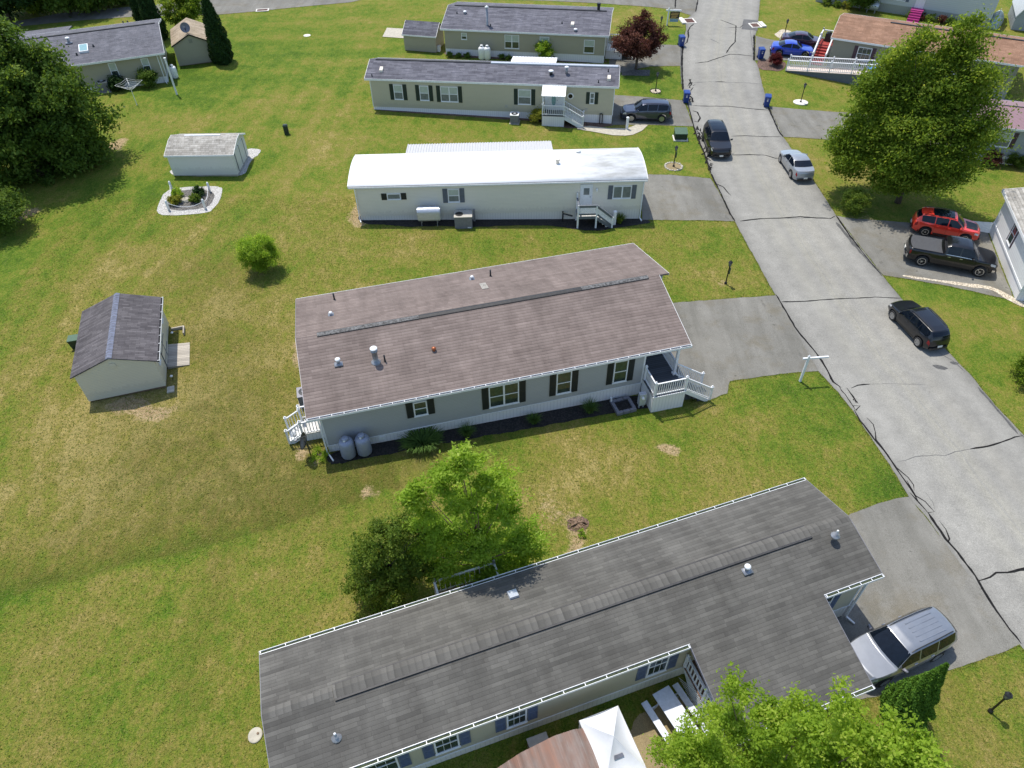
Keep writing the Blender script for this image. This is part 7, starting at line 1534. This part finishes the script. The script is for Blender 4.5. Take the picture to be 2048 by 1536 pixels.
bush("round_bush", "big leafy bush by the fuel tank of the pale home", PF.w(5.6, -1.0), 1.5, 3.4, 9000, .24, "leaf_dark", 81, 80, group="yard bushes")
bush("round_bush", "loose yellow green shrub left of the beige home's porch", G(1077, 243), .75, 1.1, 5000, .13, "leaf_yellow", 82, 40, group="yard bushes"); bush("round_bush", "small dark shrub tucked against the beige home's porch side", G(1088, 236), .45, 1.2, 3000, .11, "leaf_dark", 83, 30, group="yard bushes")
for (u, v), r, h, mt, lb, s in [((352, 408.5), .62, .8, "leaf_yellow", "yellow green shrub at the near left of the flower bed", 84), ((357, 393.5), .55, .75, "leaf_bright", "light green shrub at the far left of the flower bed", 85), ((401, 391.5), .6, .9, "leaf_arbor", "dark spiky shrub at the far right of the flower bed", 86), ((392, 404), .5, .75, "leaf_mid", "small dark green shrub at the near right of the flower bed", 87)]: bush("small_shrub", lb, G(u, v), r * .78, h * .85, 3500, .09, mt, s, 36, group="shrubs of the flower bed")
for k, (x, mt) in enumerate([(1.6, "leaf_mid"), (2.9, "leaf_mid"), (4.0, "leaf_yellow"), (11.5, "leaf_mid"), (12.6, "leaf_red"), (13.6, "leaf_mid"), (14.8, "leaf_red"), (15.9, "leaf_dark")]): bush("small_shrub", "little border shrub in the bed along the pale home's skirting", PF.w(x, -.9), .55, .8, 1500, .13, mt, 90 + k, 20, group="border shrubs of the pale home")
for k, x in enumerate((.6, 1.4, 2.5, 6.3, 7.2)): q = KF.w(x, -.55); bush("small_shrub", "low border plant along the khaki home's skirting", on_ground(q.x, q.y), .4, .45, 1200, .1, "leaf_dark", 110 + k, 16, group="border plants of the khaki home")
# plants in the mulch of the brown home
q = BF.w(5.0, -.75); blade_plant("daylily_clump", "large clump of dark strappy daylilies next to the propane tanks", on_ground(q.x, q.y), 1000, .95, 1.05, "leaf_blade", 1, 1.0, "plant", None, 1.65, BF.rz, .055)
for x, h, lb, s in ((7.55, .85, "first grass tuft right of the daylilies under the double window", 2), (11.4, .75, "small grass tuft in the mulch below the middle window", 3), (14.75, .95, "taller grass tuft under the window nearest the porch", 4)):
    q = BF.w(x, -.62); blade_plant("ornamental_grass", lb, on_ground(q.x, q.y), 330, h, .42, "leaf_blade", s, .8, "plant", "grass tufts by the brown home", w=.022)
q = WF.w(20.0, -.55); blade_plant("ornamental_grass", "spiky green grass clump near the white home's right corner", on_ground(q.x, q.y), 300, 1.0, .4, "leaf_mid", 6, .7, "plant", w=.03)
q = BF.w(-.6, -.15); bush("small_shrub", "little green weed patch under the rear steps", on_ground(q.x, q.y), .5, .35, 1600, .07, "leaf_bright", 121, 18)
q = G(1165, 1070); bush("small_shrub", "single bright green weed beside the stump hole", q, .22, .25, 500, .07, "leaf_bright", 122, 12)
t = thing("climbing_stalks", "dry tan flower stalks on top of the left edge bush", "plant", G(10, 462), 0); m = MB(); rnd = random.Random(4)
for k in range(14): a = rnd.uniform(0, 6.28); r0 = rnd.uniform(.2, 1.3); m.tube([(r0 * math.cos(a), r0 * math.sin(a), 2.3), (r0 * 1.1 * math.cos(a), r0 * 1.1 * math.sin(a), 3.25 + rnd.uniform(-.2, .3))], .025, 4)
m.build("stalks", "old_wood", t)

# ------------------------------------------------------------------ grass blades
def inside(P, poly):
    x, y = P[:, 0], P[:, 1]; r = np.zeros(len(P), bool); n = len(poly)
    for i in range(n):
        (x1, y1), (x2, y2) = poly[i], poly[(i + 1) % n]
        if y1 == y2: continue
        r ^= ((y1 > y) != (y2 > y)) & (x < (x2 - x1) * (y - y1) / (y2 - y1) + x1)
    return r
rs = np.random.RandomState(77)
A = np.stack([rs.uniform(-34, 24, 190000), rs.uniform(4, 52, 190000)], -1); B = np.stack([rs.uniform(-50, 50, 70000), rs.uniform(50, 100, 70000)], -1)
fr = []
for nm, poly in SHEETS:
    if nm in ("road", "side_street", "driveway", "walkway"):
        for (x1, y1), (x2, y2) in zip(poly, poly[1:]):
            k = int(math.hypot(x2 - x1, y2 - y1) * (70 if y1 < 60 else 30)); t = rs.rand(k)[:, None]; fr.append(np.array([[x1, y1]]) * (1 - t) + np.array([[x2, y2]]) * t + rs.normal(size=(k, 2)) * .07)
D = np.concatenate([A, B] + fr); D = D[(np.abs(D[:, 0]) < 60) & (D[:, 1] > 2) & (D[:, 1] < 110)]; keep = np.ones(len(D), bool)
for nm, poly in SHEETS:
    q = np.array(poly); c = q.mean(0)
    keep &= ~inside(D if nm not in ("road", "driveway", "side_street") else c + (D - c) * 1.0, poly)
D = D[keep]; P = np.concatenate([D, (Tn(D[:, 0], D[:, 1]) + .03)[:, None]], 1)
tone = vnoise(D[:, 0] * .8, D[:, 1] * .8, 5) * .6 + vnoise(D[:, 0] * 3, D[:, 1] * 3, 6) * .4
gr = leaf_mesh("grass", "leaf_grass", None, P, .11, 1.3, 9, None, .28, -.1, curl=.1, tone=tone); gr["kind"] = "stuff"; gr["label"] = "short mown grass blades over the lawns and along the road edges"; gr["category"] = "grass"

# ------------------------------------------------------------------ daylight
w = bpy.data.worlds.new("World"); SC.world = w; w.use_nodes = True; nt = w.node_tree
sun_dir = Vector((-.55, .835, 0)).normalized(); EL = R(68)
sky = nt.nodes.new("ShaderNodeTexSky"); sky.sky_type = "NISHITA"; sky.sun_disc = False; sky.sun_elevation = EL; sky.sun_rotation = math.atan2(sun_dir.x, sun_dir.y); sky.air_density = 1.0; sky.dust_density = 1.0
nt.links.new(sky.outputs[0], nt.nodes["Background"].inputs[0]); nt.nodes["Background"].inputs[1].default_value = .145
ld = bpy.data.lights.new("sun", "SUN"); ld.energy = 3.3; ld.angle = R(.53); ld.color = (1, .945, .85); lo = bpy.data.objects.new("sun", ld); COL.objects.link(lo)
sv = sun_dir * math.cos(EL) + Vector((0, 0, math.sin(EL))); lo.rotation_euler = (-sv).to_track_quat("-Z", "Y").to_euler(); lo.location = (0, 0, 60)
SC.view_settings.view_transform = "Standard"; SC.view_settings.look = "None"; SC.view_settings.exposure = 0.58; SC.view_settings.gamma = 1
